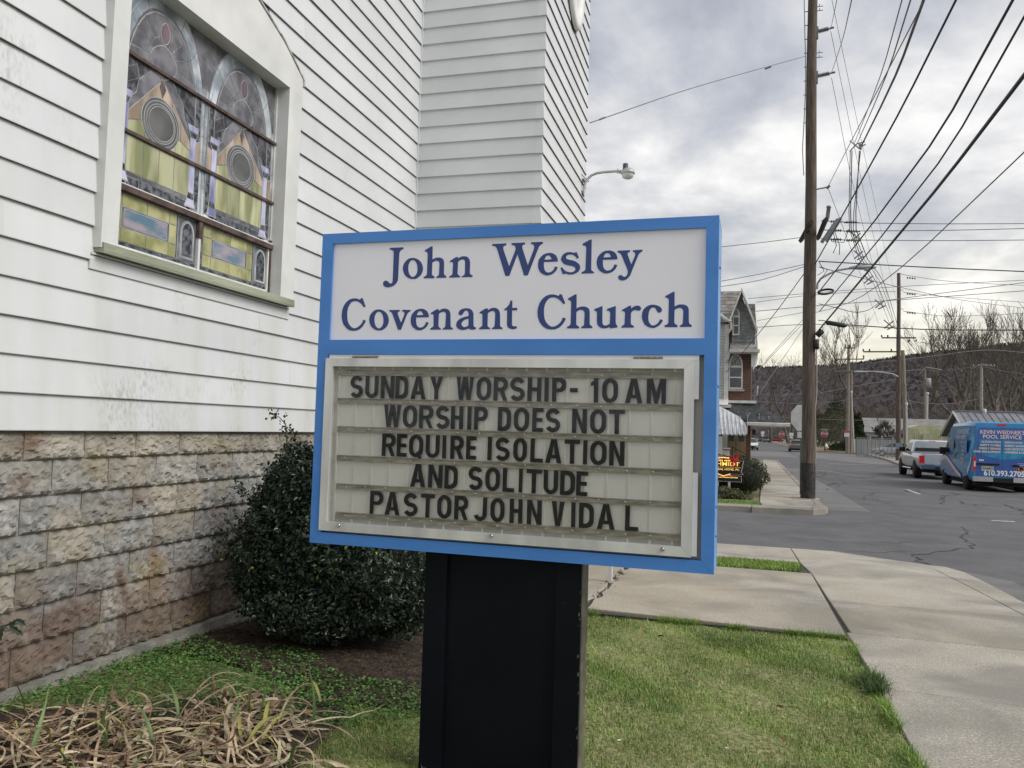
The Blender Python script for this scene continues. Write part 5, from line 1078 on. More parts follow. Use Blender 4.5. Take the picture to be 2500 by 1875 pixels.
# streetlight on the pole
m=MB(); m.tube([rel(pA,at(*q,24.4)) for q in ((1995,706),(1996,692),(2004,680),(2025,668),(2045,660),(2068,656),(2085,655))],.03,8); m.build('lamp_arm',LAMPG,pA)
p=rel(pA,at(2106,654,24.4)); m=MB()
def cobra(m,p,L_=.72,ax=1):
    for i,(t0,w0_,h0) in enumerate(((0,.06,.05),(.2,.11,.08),(.5,.15,.11),(.8,.14,.10),(1,.05,.04))): pass
    sec=[(0,.045,.04),(.18,.09,.07),(.45,.13,.10),(.75,.13,.095),(.93,.09,.06),(1.0,.02,.02)]; vs=[]
    for t0,w_,h in sec:
        for j in range(12):
            a=2*PI*j/12; zz=math.sin(a); vs.append((p.x+ax*(t0-.5)*L_,p.y+math.cos(a)*w_,p.z+h*(zz if zz>0 else zz*.5)))
    m.add(vs,[(i*12+j,i*12+(j+1)%12,(i+1)*12+(j+1)%12,(i+1)*12+j) for i in range(5) for j in range(12)],True)
cobra(m,p); m.build('lamp_head',LAMPG,pA)
m=MB(); m.lathe([(0,-.10),(.07,-.085),(.105,-.04),(.11,-.02)],(p.x+.12,p.y,p.z),n=12); m.build('lamp_lens',pm('lamp_lens',(.6,.62,.6),.2,.05),pA)
m=MB(); m.lathe([(.03,.09),(.035,.14),(0,.145)],(p.x-.1,p.y,p.z),n=8); m.build('photocell',RUB,pA)
m=MB()
for k in range(3):
    m.tube([rel(pA,at(1996+20+19*math.cos(a),711+5.5*math.sin(a)-2*math.cos(a)+k*1.2,24.2-.3*math.sin(a))) for a in np.linspace(0,2*PI,17)],.019,5)
m.build('cable_coil',RUB,pA)
for q0,q1,r_ in (((1994,820),(2008,806),.085),((1993,828),(1993,853),.075)):
    m=MB(); a=rel(pA,at(*q0,24.25)); b=rel(pA,at(*q1,24.25)); m.lathe([(0,0),(r_,.01),(r_,(b-a).length-.01),(0,(b-a).length)],a,(b-a),10); m.build('splice_box',RUB,pA)
m=MB(); m.tube([rel(pA,at(1994,213+5,24.4)),rel(pA,at(2008,460,24.4))],.02,5) if 0 else m.tube([(.13,0,rel(pA,at(1990,463,24.4)).z),rel(pA,at(2021,457,24.4))],.022,5); m.tube([rel(pA,at(2021,457,24.4))+Vector((-.03,0,-.03)),rel(pA,at(2021,457,24.4))+Vector((.05,0,.04))],.04,6); m.build('standoff_arm',STEEL,pA)
# spacer bracket hung in the cable run
def pole_simple(px,Y,py_base,py_top,r0,r1,mat,label,z_b=None,lean=(0,0)):
    b=at(px,py_base,Y); tp_=at(px,py_top,Y); zb=-1.85 if z_b is None else z_b
    return pole(b.x,Y,zb,tp_.z-zb,r0,r1,mat,label,lean)
pB=pole_simple(2193,75,1100,667,.22,.14,WOOD,'tall dark brown utility pole behind the grey pickup, with three red insulator strings',lean=(0,0))
m=MB()
for py in (677,716,762):
    p=rel(pB,at(2206,py-6,75)); m.tube([(0.05,0,p.z+.15),p],.02,5)
    prof=[]
    for i in range(4): prof+=[(.03,.2*i),(.13,.2*i+.05),(.03,.2*i+.09)]
    m.lathe(prof,rel(pB,at(2214,py+1,75)),(1,0,-.12),8)
m.build('insulator_string',INSB,pB)
m=MB()
for py,a,b in ((825,2152,2236),(859,2107,2193)):
    p=rel(pB,at(a,py,75)); q=rel(pB,at(b,py,75)); m.tube([(p.x,-.1,p.z),(q.x,-.1,q.z)],.06,4,False)
    for t in (0,.18,.8,1): m.lathe([(.03,0),(.07,.08),(.05,.2),(0,.22)],(p.x+(q.x-p.x)*t,-.1,p.z+.04-(.4 if py<830 and t>.5 else 0)),n=6)
m.build('crossarm',TARW,pB)
pB2=pole(at(2206,1100,74).x+.25,74,-1.85,9.4,.20,.15,WOODG,'leaning grey utility pole close beside the tall brown one, carrying a street lamp',(-.035,0))
m=MB(); pp=[rel(pB2,at(*q,73.8)) for q in ((2193,920),(2180,913),(2155,909),(2130,907),(2112,907))]; m.tube(pp,.06,6); m.build('lamp_arm',LAMPG,pB2)
m=MB(); cobra(m,rel(pB2,at(2100,908,73.8)),1.1,-1); m.build('lamp_head',LAMPG,pB2)
m=MB(); m.box(-.25,.25,-.28,-.2,1.9,2.6) if 0 else m.box(-.9,-.35,-.3,-.26,1.05,1.55); m.build('small_blue_sign',pm('blue_grey_sign',(.16,.22,.28)),pB2)
pC=pole_simple(2069,101,1107,843,.22,.15,WOODG,'grey utility pole with crossarms standing beside the fire hydrant lawn',lean=(.004,0))
m=MB()
for py,a,b,nn in ((850,2064,2085,3),(877,2037,2108,3),(908,2037,2104,2)):
    p=rel(pC,at(a,py,101)); q=rel(pC,at(b,py,101)); m.tube([(p.x,-.15,p.z),(q.x,-.15,q.z)],.07,4,False)
    for t in np.linspace(0,1,nn): m.lathe([(.04,0),(.11,.1),(.04,.2),(.11,.3),(.03,.5),(0,.52)],(p.x+(q.x-p.x)*t,-.15,p.z),n=6)
m.build('crossarm',pm('weathered_arm',(.13,.11,.09)),pC)
m=MB(); 
p=rel(pC,at(2068,1057,100.6)); m.box(p.x-.28,p.x+.28,-.32,-.28,p.z-.45,p.z+.25); m.build('white_notice',pm('white_notice',(.6,.6,.6)),pC)
m=MB(); m.box(p.x-.27,p.x+.27,-.33,-.325,p.z+.02,p.z+.24); m.build('red_notice_band',pm('red_notice',(.45,.04,.05)),pC)
pC2=pole(at(2078,1107,101.5).x,102,-1.85,9.9,.2,.15,WOODG,'second grey pole directly right of the pole with the white notice')
pD=pole_simple(2258,130,1030,898,.20,.15,WOODG,'thin grey utility pole with a transformer rising behind the yellow container')
p=rel(pD,at(2266,935,130)); m=MB(); m.lathe([(0,-.7),(.4,-.68),(.42,.6),(.3,.7),(0,.72)],(p.x,0,p.z),n=10); m.build('transformer',pm('transformer_grey',(.3,.31,.32)),pD)
m=MB(); q=rel(pD,at(2262,900,130)); m.tube([(-.8,-.1,q.z-.9),(.1,-.1,q.z+.2),(2.2,-.1,q.z-.2)],.08,4,False); m.build('crossarm',pm('arm_grey',(.22,.2,.18)),pD)
m=MB(); a=rel(pD,at(2263,1026,128)); b=rel(pD,at(2264,963,128)); m.tube([a,b],.14,8); m.lathe([(.2,0),(.22,.25),(0,.35)],b,n=8); m.build('vent_stack',pm('pale_stack',(.42,.43,.43)),pD)
pE=pole_simple(2396,100,1010,890,.19,.15,pm('pale_pole_wood',(.26,.24,.21),.9,.2,6,c2=(.36,.34,.30)),'pale utility pole rising behind the metal roofed garage',z_b=-1.85)
m=MB(); q=rel(pE,at(2396,893,100)); m.tube([(-1.0,-.1,q.z-.35),(0,-.1,q.z+.15),(1.3,-.1,q.z-.1)],.07,4,False); 
for x in (-.8,-.3,.4,.9,1.25): m.lathe([(.05,0),(.12,.15),(.05,.3),(0,.34)],(x,-.1,q.z-.15),n=6)
m.build('crossarm',STEEL,pE)
for px,a,b,Y,lab in ((2213,990,1085,73,'thin pale steel pole just right of the leaning grey pole'),(2083,960,1106,100,'thin white guy marker leaning right of the notice pole')):
    A_=at(px-(4 if px<2100 else 0),a,Y); B_=at(px+(3 if px<2100 else 0),b,Y); t=thing('marker_pole',B_,0,lab,'pole'); m=MB(); m.tube([(0,0,-.0),A_-B_],.07,6); m.lathe([(.1,0),(.12,.2),(0,.3)],A_-B_,n=6); m.build('pole_shaft',pm('pale_steel',(.45,.45,.43)),t)

# ---------------------------------------------------------------- overhead cables
CW=pm('black_cable',(.022,.021,.024),.55,.1,6); CG=pm('weathered_wire',(.12,.115,.12),.5,.1,6)
def cable(pts,r,label,mat=None,sag=.0,group=None,name='overhead_cable',ext=(0,0)):
    P_=[at(*q) for q in pts]; r=r*.82 if r>.015 else r
    if ext[0]: P_.insert(0,P_[0]+(P_[0]-P_[1])*ext[0])
    if ext[1]: P_.append(P_[-1]+(P_[-1]-P_[-2])*ext[1])
    Q=[]
    for i in range(len(P_)-1):
        a,b=P_[i],P_[i+1]; n=8 if len(P_)<4 else 3
        pa=P_[i-1] if i else a+(a-b); pb=P_[i+2] if i+2<len(P_) else b+(b-a)
        for k in range(n):
            t=k/n; w0=(b-a).length; ma=(b-pa)*(w0/max(1e-6,(a-pa).length+w0)); mb=(pb-a)*(w0/max(1e-6,(pb-b).length+w0))
            q=a*(2*t**3-3*t*t+1)+ma*(t**3-2*t*t+t)+b*(-2*t**3+3*t*t)+mb*(t**3-t*t); Q.append(q)
    Q.append(P_[-1]); m=MB(); c=Q[0].copy(); m.tube([q-c for q in Q],r,5,True); o=m.build(name,mat or CG); o.location=c; tag(o,label,'cable',group); return o
# along the main street, coming over the viewer
cable([(2500,18,8.5),(2473-3,0+30,8.6),(2250,395,14),(1996,712,24.3)],.022,'heavy black cable from the upper right corner to the coil loop on the near pole',CW,ext=(1.2,0)) if 0 else None
cable([(2473,0,8.6),(2268,360,12.6),(1997,716,24.2)],.019,'heavy black cable ending at the coiled loop, uppermost of the thick cables',CW,.0,ext=(1.5,0))
cable([(2500,42,8.8),(2290,400,12.6),(2001,760,24.2)],.016,'black cable just below the coiled loop, second of the thick ones',CW,ext=(1.5,0))
cable([(2500,185,8.0),(2280,470,11.8),(2000,805,24.2)],.026,'thickest black cable running down to the splice boxes on the near pole',CW,ext=(1.5,0))
cable([(2334,0,10.5),(2190,285,13.7),(1990,645,24.2)],.019,'long dark cable meeting the near pole above its street lamp',CW,ext=(1.2,0))
cable([(2500,372,13),(2200,653,20),(2070,740,29),(1960,770,40)],.011,'thin pale wire crossing behind the street lamp from the right edge',CG,ext=(1,0))
for i,(x0,x1) in enumerate(((2202,2085),(2223,2092),(2253,2104),(2257,2106))):
    cable([(x0,0,9.5),((x0+x1)/2+6,185,14),(x1,352,23)],.010 if i else .008,['leftmost','second','third','rightmost'][i]+' of four thin wires dropping steeply into the spacer bracket',CG,group='steep thin wires entering the spacer bracket',ext=(1,0))
t=thing('cable_spacer',at(2092,358,23),0,'small grey wire spacer bracket hanging in the sky right of the near pole','spacer')
m=MB(); 
for a,b in (((-.18,0,.18),(.05,0,-.05)),((.05,0,-.05),(.22,0,.05)),((-.18,0,-.12),(.0,0,.08)),((.0,0,.08),(.2,0,.12)),((.1,0,-.1),(.16,0,.14))): m.tube([a,b],.018,5)
m.build('bracket_arm',INS,t); m=MB(); m.lathe([(.02,-.08),(.05,-.04),(.02,0),(.05,.04),(.02,.08)],(.08,0,0),n=8); m.build('insulator',INS,t)
for i,(x0,x1,x2,x3) in enumerate(((2076,2074,2132,2176),(2080,2078,2140,2186),(2101,2083,2150,2190),(2098,2090,2158,2196))):
    cable([(x0,368,23),(x1,560,24),(x2,690,38),(x3,800+4*i,66)],.011+.003*(i%2),['leftmost','second','third','rightmost'][i]+' of four bundled wires running from spacer bracket to brown pole',CG,group='bundled wires from the spacer to the tall brown pole')
for k,(px,py,Y) in enumerate(((2090,578,24.5),(2096,622,27),(2120,682,36),(2148,742,46),(2170,792,58))):
    t=thing('cable_spacer',at(px,py,Y),0,['first small wire spacer below the bracket, level with the crossarms','second small wire spacer in the sagging bundle','third small wire spacer, just under the street lamp','fourth small wire spacer halfway to the brown pole','fifth small wire spacer nearest the brown pole'][k],'spacer'); s=Y/24
    m=MB()
    for a,b in (((-.16,0,.16),(.12,0,-.1)),((-.14,0,-.14),(.14,0,.12)),((-.05,0,-.18),(.18,0,-.06))): m.tube([Vector(a)*s*.8,Vector(b)*s*.8],.02*s,5)
    m.build('bracket_arm',INS,t)
for i,(a,b,c) in enumerate((((2031,0,24.5),(2100,330,36),(2189,740,74)),((2079,0,9),(2056,100,16),(2029,180,24.4)),((2043,0,14),(2029,68,24.4),(2029,68,24.4)),((2028,76,24.4),(2120,520,40),(2193,840,76)),((2030,190,24.4),(2080,440,30),(2160,760,60)))):
    pts=[a,b,c] if b!=c else [a,b]
    cable(pts,.0075,['thin wire from the top edge down to the brown pole, rightmost of its fan','thin wire from the top edge to the lower line post insulator','short thin wire from the top edge to the upper line post insulator','thin wire from the upper line post insulator down to the brown pole','thin wire from the lower line post insulator down towards the brown pole'][i],CG,ext=((.8,0) if i<3 else (0,0)))
cable([(2021,457,24.3),(2060,380,20),(2257,0,9.5)],.008,'thin wire rising from the short standoff arm on the near pole',CG,ext=(0,.8))
cable([(2021,457,24.3),(2060,560,30),(2145,790,60)],.008,'thin wire falling from the short standoff arm on the near pole',CG)
cable([(1440,300,10.95),(1700,212,17),(1967,137,24.3)],.008,'guy wire from the church tower up to the near pole',CG,name='guy_wire')
t=thing('guy_strain',at(1470,290,11.6),0,'small pale strain link on the guy wire beside the church tower','clamp'); m=MB(); m.tube([(-.05,0,-.012),(.05,0,.018)],.013,6); m.build('link_body',STEEL,t)
t=thing('guy_strain',at(1875,166,21.8),0,'small dark strain link on the guy wire near the pole','clamp'); m=MB(); m.tube([(-.08,0,-.02),(.08,0,.03)],.022,6); m.build('link_body',STEEL,t)
for i,(y0,y1) in enumerate(((543,546),(563,558),(585,586))): cable([(2060+10*i,y0+1,24.2),(2300,(y0+y1)/2+2,24.6),(2500,y1,25)],.011,['upper','middle','lower'][i]+' of the three level wires running right from the near pole crossarms',CG,ext=(0,1.5))
cable([(1998,638,24.2),(2250,652,24.5),(2500,663,25)],.020,'thick level cable running right from the near pole above the street lamp',CW,ext=(0,1.5))
cable([(2024,790,24.2),(2250,804,24.6),(2500,806,25)],.019,'level black cable running right from the tapered splice case',CW,ext=(0,1.5))
t=thing('splice_case',at(2042,792,24.2),0,'long black splice case hanging on the cable right of the near pole','splice case'); m=MB(); m.tube([(-.30,0,.06),(-.22,0,.05),(.22,0,-.035),(.28,0,-.045)],[.02,.065,.065,.02],8); m.build('case_body',RUB,t)
cable([(1998,782,24.3),(2012,783,24.2),(2024,788,24.2)],.012,'short tail between the near pole and the black splice case',CW)
for i,q in enumerate((((1758,687,22),(1860,668,23),(1966,645,24.3)),((1758,700,22),(1860,683,23),(1966,650,24.3)),((1757,603,22),(1860,592,23),(1955,580,24.2)))): cable(list(q),.010,['upper twisted service wire left of the near pole','lower twisted service wire left of the near pole','wire running left from the near pole crossarm'][i],CG,ext=(3,0))
cable([(1772,910,36),(1880,780,30),(1966,664,24.3)],.016,'black service drop from the near pole to the funeral home wall',CW)
far=[([(1826,729,60),(2000,714,62),(2190,700,64),(2500,684,66)],.025,'faint far wire crossing above the brown pole insulators'),
([(1845,738,60),(1965,722,60),(2110,712,61),(2187,712,62)],.022,'faint far wire just left of the brown pole'),
([(1845,760,60),(2010,745,60),(2180,733,62),(2500,710,64)],.03,'far dark wire rising gently to the right edge'),
([(1848,783,60),(1966,762,60)],.02,'faint wire between house gable and near pole'),
([(1848,799,60),(1980,792,60),(2110,799,61)],.028,'far wire passing behind the splice boxes'),
([(2000,742,40),(2045,752,42),(2085,762,44),(2120,757,46),(2150,738,48),(2190,730,50),(2500,690,54)],.026,'slack looping wire right of the near pole'),
([(2000,652,30),(2060,668,33),(2200,702,45),(2350,733,60),(2500,752,75)],.022,'descending wire crossing the insulator strings'),
([(2206,671,75),(2320,687,85),(2500,697,95)],.03,'upper wire from the brown pole insulators to the right edge'),
([(2206,714,75),(2320,725,85),(2500,738,95)],.03,'middle wire from the brown pole insulators to the right edge'),
([(2206,760,75),(2320,772,85),(2500,765,95)],.03,'lower wire from the brown pole insulators to the right edge'),
([(2020,903,98),(2110,888,90),(2250,873,92),(2400,855,95),(2500,861,100)],.045,'pale cable following the hill crest'),
([(2020,905,98),(2150,907,95),(2260,903,128),(2290,906,120),(2390,894,100)],.05,'pale cable between the far transformer pole and the pale pole'),
([(2396,894,100),(2440,904,95),(2500,914,90)],.05,'pale cable from the pale pole to the right edge'),
([(1840,965,90),(1980,962,90),(2100,940,95),(2190,926,100)],.03,'faint grey wire low across the wooded hill'),
([(1840,980,90),(2000,985,95),(2200,952,110),(2258,936,128)],.025,'faint wire lowest across the wooded hill'),
([(2205,975,76),(2260,985,85),(2330,985,92),(2396,972,100)],.03,'sagging wire from the grey pole to the pale pole'),
([(1835,1012,70),(1960,1022,80),(2200,1028,100)],.02,'dark low wire behind the back of the stop sign')]
for p_,r_,l_ in far: cable(p_,r_,l_,CG)
cable([(1970,760,24.3),(1880,905,24),(1835,985,23.5),(1800,1030,23)],.007,'slanting guy wire left of the near pole, inner one',CG,name='guy_wire') if 0 else None
for i,(a,b) in enumerate((((1962,778,60),(1870,880,50)),((1965,785,60),(1850,905,45)),((1962,800,60),(1855,960,45)))): cable([a,b],.022,['upper','middle','lower'][i]+' of the three slanting service wires between near pole and funeral home',CG)
cable([(2205,925,74),(2229,1008,73),(2234,1022,73)],.03,'guy wire from the leaning grey pole with a pale strain bulb',CG,name='guy_wire')

# ---------------------------------------------------------------- funeral home across the cross street
def brick_mat():
    m,t,b=nmat('red_brick_wall'); n=t.nodes.new; l=t.links.new
    tc_=n('ShaderNodeTexCoord'); sx=n('ShaderNodeSeparateXYZ'); l(tc_.outputs['Object'],sx.inputs[0]); ad=n('ShaderNodeMath'); l(sx.outputs[0],ad.inputs[0]); l(sx.outputs[1],ad.inputs[1]); c=n('ShaderNodeCombineXYZ'); l(ad.outputs[0],c.inputs[0]); l(sx.outputs[2],c.inputs[1])
    br=n('ShaderNodeTexBrick'); l(c.outputs[0],br.inputs[0]); br.inputs['Scale'].default_value=1; br.inputs['Brick Width'].default_value=.215; br.inputs['Row Height'].default_value=.075; br.inputs['Mortar Size'].default_value=.011
    br.inputs['Color1'].default_value=(.125,.052,.036,1); br.inputs['Color2'].default_value=(.085,.036,.028,1); br.inputs['Mortar'].default_value=(.17,.13,.10,1); l(br.outputs[0],b.inputs['Base Color']); b.inputs['Roughness'].default_value=.9
    bp=n('ShaderNodeBump'); bp.inputs['Strength'].default_value=.6; bp.inputs['Distance'].default_value=.02; bp.invert=True; l(br.outputs[1],bp.inputs['Height']); l(bp.outputs[0],b.inputs['Normal']); return m
BRICK=brick_mat(); HW=pm('house_white_paint',(.58,.58,.56),.5,.08,3,c2=(.68,.68,.66)); SLATE=pm('grey_slate',(.17,.165,.16),.75,.2,3,c2=(.29,.265,.24),objr=.22,stretch=(1,1,4))
SHK=pm('grey_shingle_paint',(.20,.205,.21),.8,.2,8,c2=(.27,.275,.28),objr=.1); ROOFD=pm('dark_asphalt_shingle',(.045,.048,.05),.9,.2,6,bump=.5,bscale=20,c2=(.075,.08,.082),objr=.15)
WG=pm('dark_window_glass',(.03,.036,.04),.08,.2,2,spec=.8,c2=(.07,.08,.085)); LST=pm('limestone_sill',(.38,.35,.29),.8,.1,8); TAN=pm('tan_doorway_paint',(.25,.17,.10),.7,.15,3)
VS=pm('pale_vinyl_siding',(.46,.46,.45),.55,.08,3)
house=thing('funeral_home',(-2.0,38.5,-1.78),0,'brick and shingle corner house with slate gable and dark hipped porch roof','house')
def H(m,name,mat,parent=None):
    o=house.location; m.v=[(p[0]-o.x,p[1]-o.y,p[2]-o.z) for p in m.v]; return m.build(name,mat,parent or house)
FY=37.0
m=MB(); m.box(-8,-.19,FY+.02,46,-1.8,1.44); m.box(-1.36,-.19,FY,45,1.44,3.9); H(m,'brick_wall',BRICK)
m=MB(); m.box(-8,-1.34,FY-.06,45,-1.8,5.0); m.box(-1.34,-.9,FY+.45,44,3.8,5.0); H(m,'sided_wall',VS)
for i in range(50):
    z=-1.2+.13*i
    if z<4.95: m=MB(); m.prism([(FY-.10,z),(FY-.065,z+.128),(FY-.055,z+.128),(FY-.055,z)],-8,-1.345,'x'); H(m,'siding_board',VS)
m=MB(); m.box(-1.345,-1.16,FY-.13,FY+.05,-.62,4.95); H(m,'corner_board',HW)
m=MB(); m.box(-8,-1.02,FY-.45,FY+.0,1.18,1.32); m.prism([(FY-.5,1.3),(FY+.0,1.62),(FY+.0,1.3)],-8,-1.15,'x'); H(m,'band_cornice',HW)
# main slate roof (ridge along x) and courses as separate slates near the edge
m=MB(); m.add([(-8,FY-.25,5.0),(-1.06,FY-.25,5.0),(-.62,38.6,6.72),(-8,38.6,6.72),(-8,44,5.0),(-.62,44,5.0)],[(0,1,2,3),(3,2,5,4)]); m.prism([(FY-.2,4.98),(38.6,6.68),(44,4.98)],-8,-7.9,'x'); H(m,'main_roof',SLATE)
for r_ in range(9):
    y0=FY-.25+ r_*.2055; z0=5.0+ r_*.191
    n0=int(6*1) 
    for c in range(11):
        x1=-1.06+.049*r_-.22*c-(.11 if r_%2 else 0)
        if x1<-3.0: break
        mm=MB(); dz=.04; mm.add([(x1-.214,y0,z0+dz),(x1,y0,z0+dz),(x1,y0+.205,z0+dz+.165),(x1-.214,y0+.205,z0+dz+.165),(x1-.214,y0,z0+dz-.03),(x1,y0,z0+dz-.03)],[(0,1,2,3),(4,5,1,0)]); H(mm,'slate',SLATE)
# rake gutter on the left, rising to the left
m=MB(); m.tube([(-2.6,FY-.35,5.95),(-1.62,FY-.42,5.38),(-1.22,FY-.45,5.08),(-1.05,FY-.45,5.02)],.085,6,False); H(m,'eave_gutter',HW)
m=MB(); m.tube([(-1.08,FY-.42,4.98),(-1.06,FY-.4,4.72),(-1.25,FY-.2,4.45),(-1.27,FY-.15,4.1)],.055,8); H(m,'downspout',HW); m=MB(); m.tube([(-1.12,FY-.42,3.62),(-1.18,FY-.3,3.35),(-1.3,FY-.2,3.25)],.055,8); H(m,'downspout',HW)
# gable: shingled front wall
gy=FY-.18
gab=[(-1.02,4.05),(-.12,3.98),(.0,4.55),(-.62,6.2),(-1.02,5.1)]
m=MB(); m.prism(gab,gy,gy+.5,'y'); H(m,'gable_wall',SHK)
sm=None
for r_ in range(13):
    z=4.12+.155*r_
    for c in range(9):
        x=-1.0+.115*c+(.057 if r_%2 else 0)
        lim=-.08 if z<4.5 else -.05-(z-4.5)*.36; lo_=-1.0 if z<5.1 else -1.0+(z-5.1)*.36
        if x+.11<lim and x>lo_ and not(-1.0<x+.05<-.70 and 4.35<z<5.75):
            mm=MB(); mm.add([(x,gy-.012,z+.16),(x+.11,gy-.012,z+.16),(x+.11,gy-.03,z+.03),(x+.085,gy-.032,z),(x+.025,gy-.032,z),(x,gy-.03,z+.03)],[(5,4,3,2,1,0)]); H(mm,'shingle',SHK)
# rake boards and soffit
m=MB(); m.prism([(-1.17,5.02),(-.63,6.50),(-.63,6.34),(-1.09,5.02)],gy-.42,gy-.34,'y'); m.prism([(-.63,6.50),(.08,4.66),(.06,4.48),(-.63,6.34)],gy-.42,gy-.34,'y'); H(m,'rake_board',HW)
m=MB(); m.prism([(-.63,6.36),(.06,4.55),(.03,4.5),(-.63,6.30)],gy-.40,gy+.1,'y'); m.prism([(-.63,6.36),(-.63,6.30),(-1.08,5.05),(-1.11,5.08)],gy-.40,gy+.1,'y'); H(m,'rake_soffit',pm('soffit_grey',(.30,.30,.30)))
m=MB(); m.box(-.04,.03,gy-.05,gy+.1,3.95,4.75); H(m,'corner_trim',HW)
# slate mansard behind
m=MB(); m.prism([(-.5,5.88),(-.06,5.88),(-.02,5.2),(.08,3.85),(-.5,3.85)],gy+.3,gy+6,'y'); H(m,'mansard_roof',SLATE)
for r_ in range(13):
    z=3.9+.15*r_
    for c in range(3):
        x0_=-.30+.13*c+(.06 if r_%2 else 0)
        xr=.08-(z-3.85)*.07
        if x0_<xr-.02: mm=MB(); mm.box(x0_,min(x0_+.125,xr),gy+.27,gy+.30,z,z+.145); H(mm,'slate',SLATE)
# flared skirt roof and gutter under the gable
m=MB(); m.prism([(gy-.45,3.72),(gy-.40,3.86),(gy-.1,3.98),(gy+.02,4.08),(gy+.4,4.1),(gy+.4,3.72)],-1.1,.08,'x'); H(m,'skirt_roof',SLATE)
m=MB(); m.prism([(gy-.58,3.62),(gy-.60,3.74),(gy-.45,3.76),(gy-.45,3.6)],-1.12,.17,'x'); m.box(-1.1,.10,gy-.45,gy+.3,3.60,3.70); m.prism([(-.19,3.0),(-.10,3.05),(.02,3.3),(.10,3.62),(-.19,3.62)],gy+.0,gy+2.6,'y'); H(m,'eave_gutter',HW)
m=MB(); m.tube([(-.1,FY+.6,1.45),(-.02,FY+.4,1.75),(.08,FY+.3,1.8),(.10,FY+.3,2.2)],.035,6); H(m,'porch_downspout',HW)
# windows
def archwin(x0,x1,z0,z1,zs,y,parent=None):
    cx=(x0+x1)/2; rx=(x1-x0)/2; rz=z1-zs
    f=MB(); pts=[(x1,z0),(x1,zs)]+[(cx+rx*math.cos(t),zs+rz*math.sin(t)) for t in np.linspace(0,PI,13)[1:-1]]+[(x0,zs),(x0,z0)]
    f.prism(pts,y-.10,y+.02,'y'); w_=H(f,'window',HW)
    ii=.055; gl_=MB(); p2=[(x1-ii,zs+.03)]+[(cx+(rx-ii)*math.cos(t),zs+.03+(rz-ii-.02)*math.sin(t)) for t in np.linspace(0,PI,11)[1:-1]]+[(x0+ii,zs+.03)]
    gl_.prism(p2,y-.108,y-.101,'y'); g_=H(gl_,'fanlight_pane',pm('leaded_fan_glass',(.13,.13,.13),.3,.3,20,c2=(.3,.3,.29))); g_.parent=w_
    zm=(z0+zs)/2
    for a,b_ in ((z0+.07,zm-.025),(zm+.035,zs-.06)):
        q=MB(); q.box(x0+ii,x1-ii,y-.107,y-.101,a,b_); g_=H(q,'window_pane',WG); g_.parent=w_
    q=MB(); q.box(x0+.02,x1-.02,y-.125,y-.10,zm-.02,zm+.03); g_=H(q,'meeting_rail',HW); g_.parent=w_
    return w_
archwin(-1.145,-.545,2.03,3.60,3.05,FY); m=MB(); m.box(-1.16,-.46,FY-.09,FY,1.93,2.02); H(m,'window_sill',LST)
archwin(-1.005,-.70,4.42,5.62,5.28,gy)
def sashwin(x0,x1,z0,z1,y):
    f=MB(); f.box(x0,x1,y-.14,y-.05,z0,z1); w_=H(f,'window',HW); zm=(z0+z1)/2
    for a,b_ in ((z0+.09,zm-.03),(zm+.03,z1-.09)):
        q=MB(); q.box(x0+.09,x1-.09,y-.147,y-.141,a,b_); g_=H(q,'window_pane',WG); g_.parent=w_
for x in (-7.2,-5.4,-3.6):
    sashwin(x,x+.95,2.2,3.75,FY); sashwin(x,x+.95,-.75,.95,FY)
# porch
PRY=FY-.75
m=MB(); m.add([(-1.45,PRY,.58),(1.41,PRY,.50),(1.30,PRY+4.2,.50),(-.17,PRY+3.2,1.47),(-.17,PRY+.70,1.47),(-1.3,PRY+.70,1.47)],[(0,1,4,5),(1,2,3,4),(0,5,4)][:2]); m.v[4]=(-.10,PRY+.85,1.46); H(m,'porch_roof_deck',ROOFD)
for r_ in range(11):
    t0=r_/11; t1=(r_+1)/11+.02; za=.60+.87*t0; zb_=.60+.87*t1; ya=PRY-.02+.85*t0; yb=PRY-.02+.85*t1
    xr0=1.40-1.5*t0; xl0=-1.45+.12*t0; c=0; x=xl0
    while x<xr0-.03:
        x2=min(x+.31,xr0); mm=MB(); mm.add([(x+.004,ya,za-.07+.03),(x2-.004,ya,za-.07+.03),(x2-.004-(.0),yb,zb_-.07+.012),(x+.004,yb,zb_-.07+.012),(x+.004,ya,za-.07),(x2-.004,ya,za-.07)],[(0,1,2,3),(4,5,1,0)]); H(mm,'roof_shingle',ROOFD); x=x2
m=MB(); 
for x,t in ((-.95,.30),(-.72,.45),(-.62,.22),(-.22,.40),(-.28,.28),(.18,.36),(.17,.20),(.58,.22)): m.tube([(x,PRY+.85*t-.02,.60+.87*t-.06),(x,PRY+.85*t-.07,.60+.87*t+.02)],.018,5)
H(m,'snow_guard',HW)
m=MB(); m.prism([(PRY-.10,.42),(PRY-.12,.53),(PRY+.0,.56),(PRY+.0,.40)],-1.45,1.45,'x'); m.prism([(1.41,.41),(1.46,.52),(1.38,.54),(1.36,.41)],PRY-.1,PRY+4.2,'y'); H(m,'porch_fascia',HW)
m=MB(); m.add([(-1.45,PRY,.405),(1.38,PRY,.405),(1.3,PRY+4.2,.40),(-1.45,PRY+4.2,.40)],[(0,1,2,3)]); H(m,'porch_soffit',HW)
m=MB(); m.box(-1.30,.06,FY-.12,FY-.0,1.40,1.52); H(m,'roof_flashing',HW)
m=MB(); m.box(-.37,-.17,FY+.0,FY+.5,-1.8,.40); H(m,'brick_pier',BRICK)
m=MB(); m.box(-1.16,-.36,FY-.02,FY+.015,-1.2,.40); H(m,'doorway',TAN)
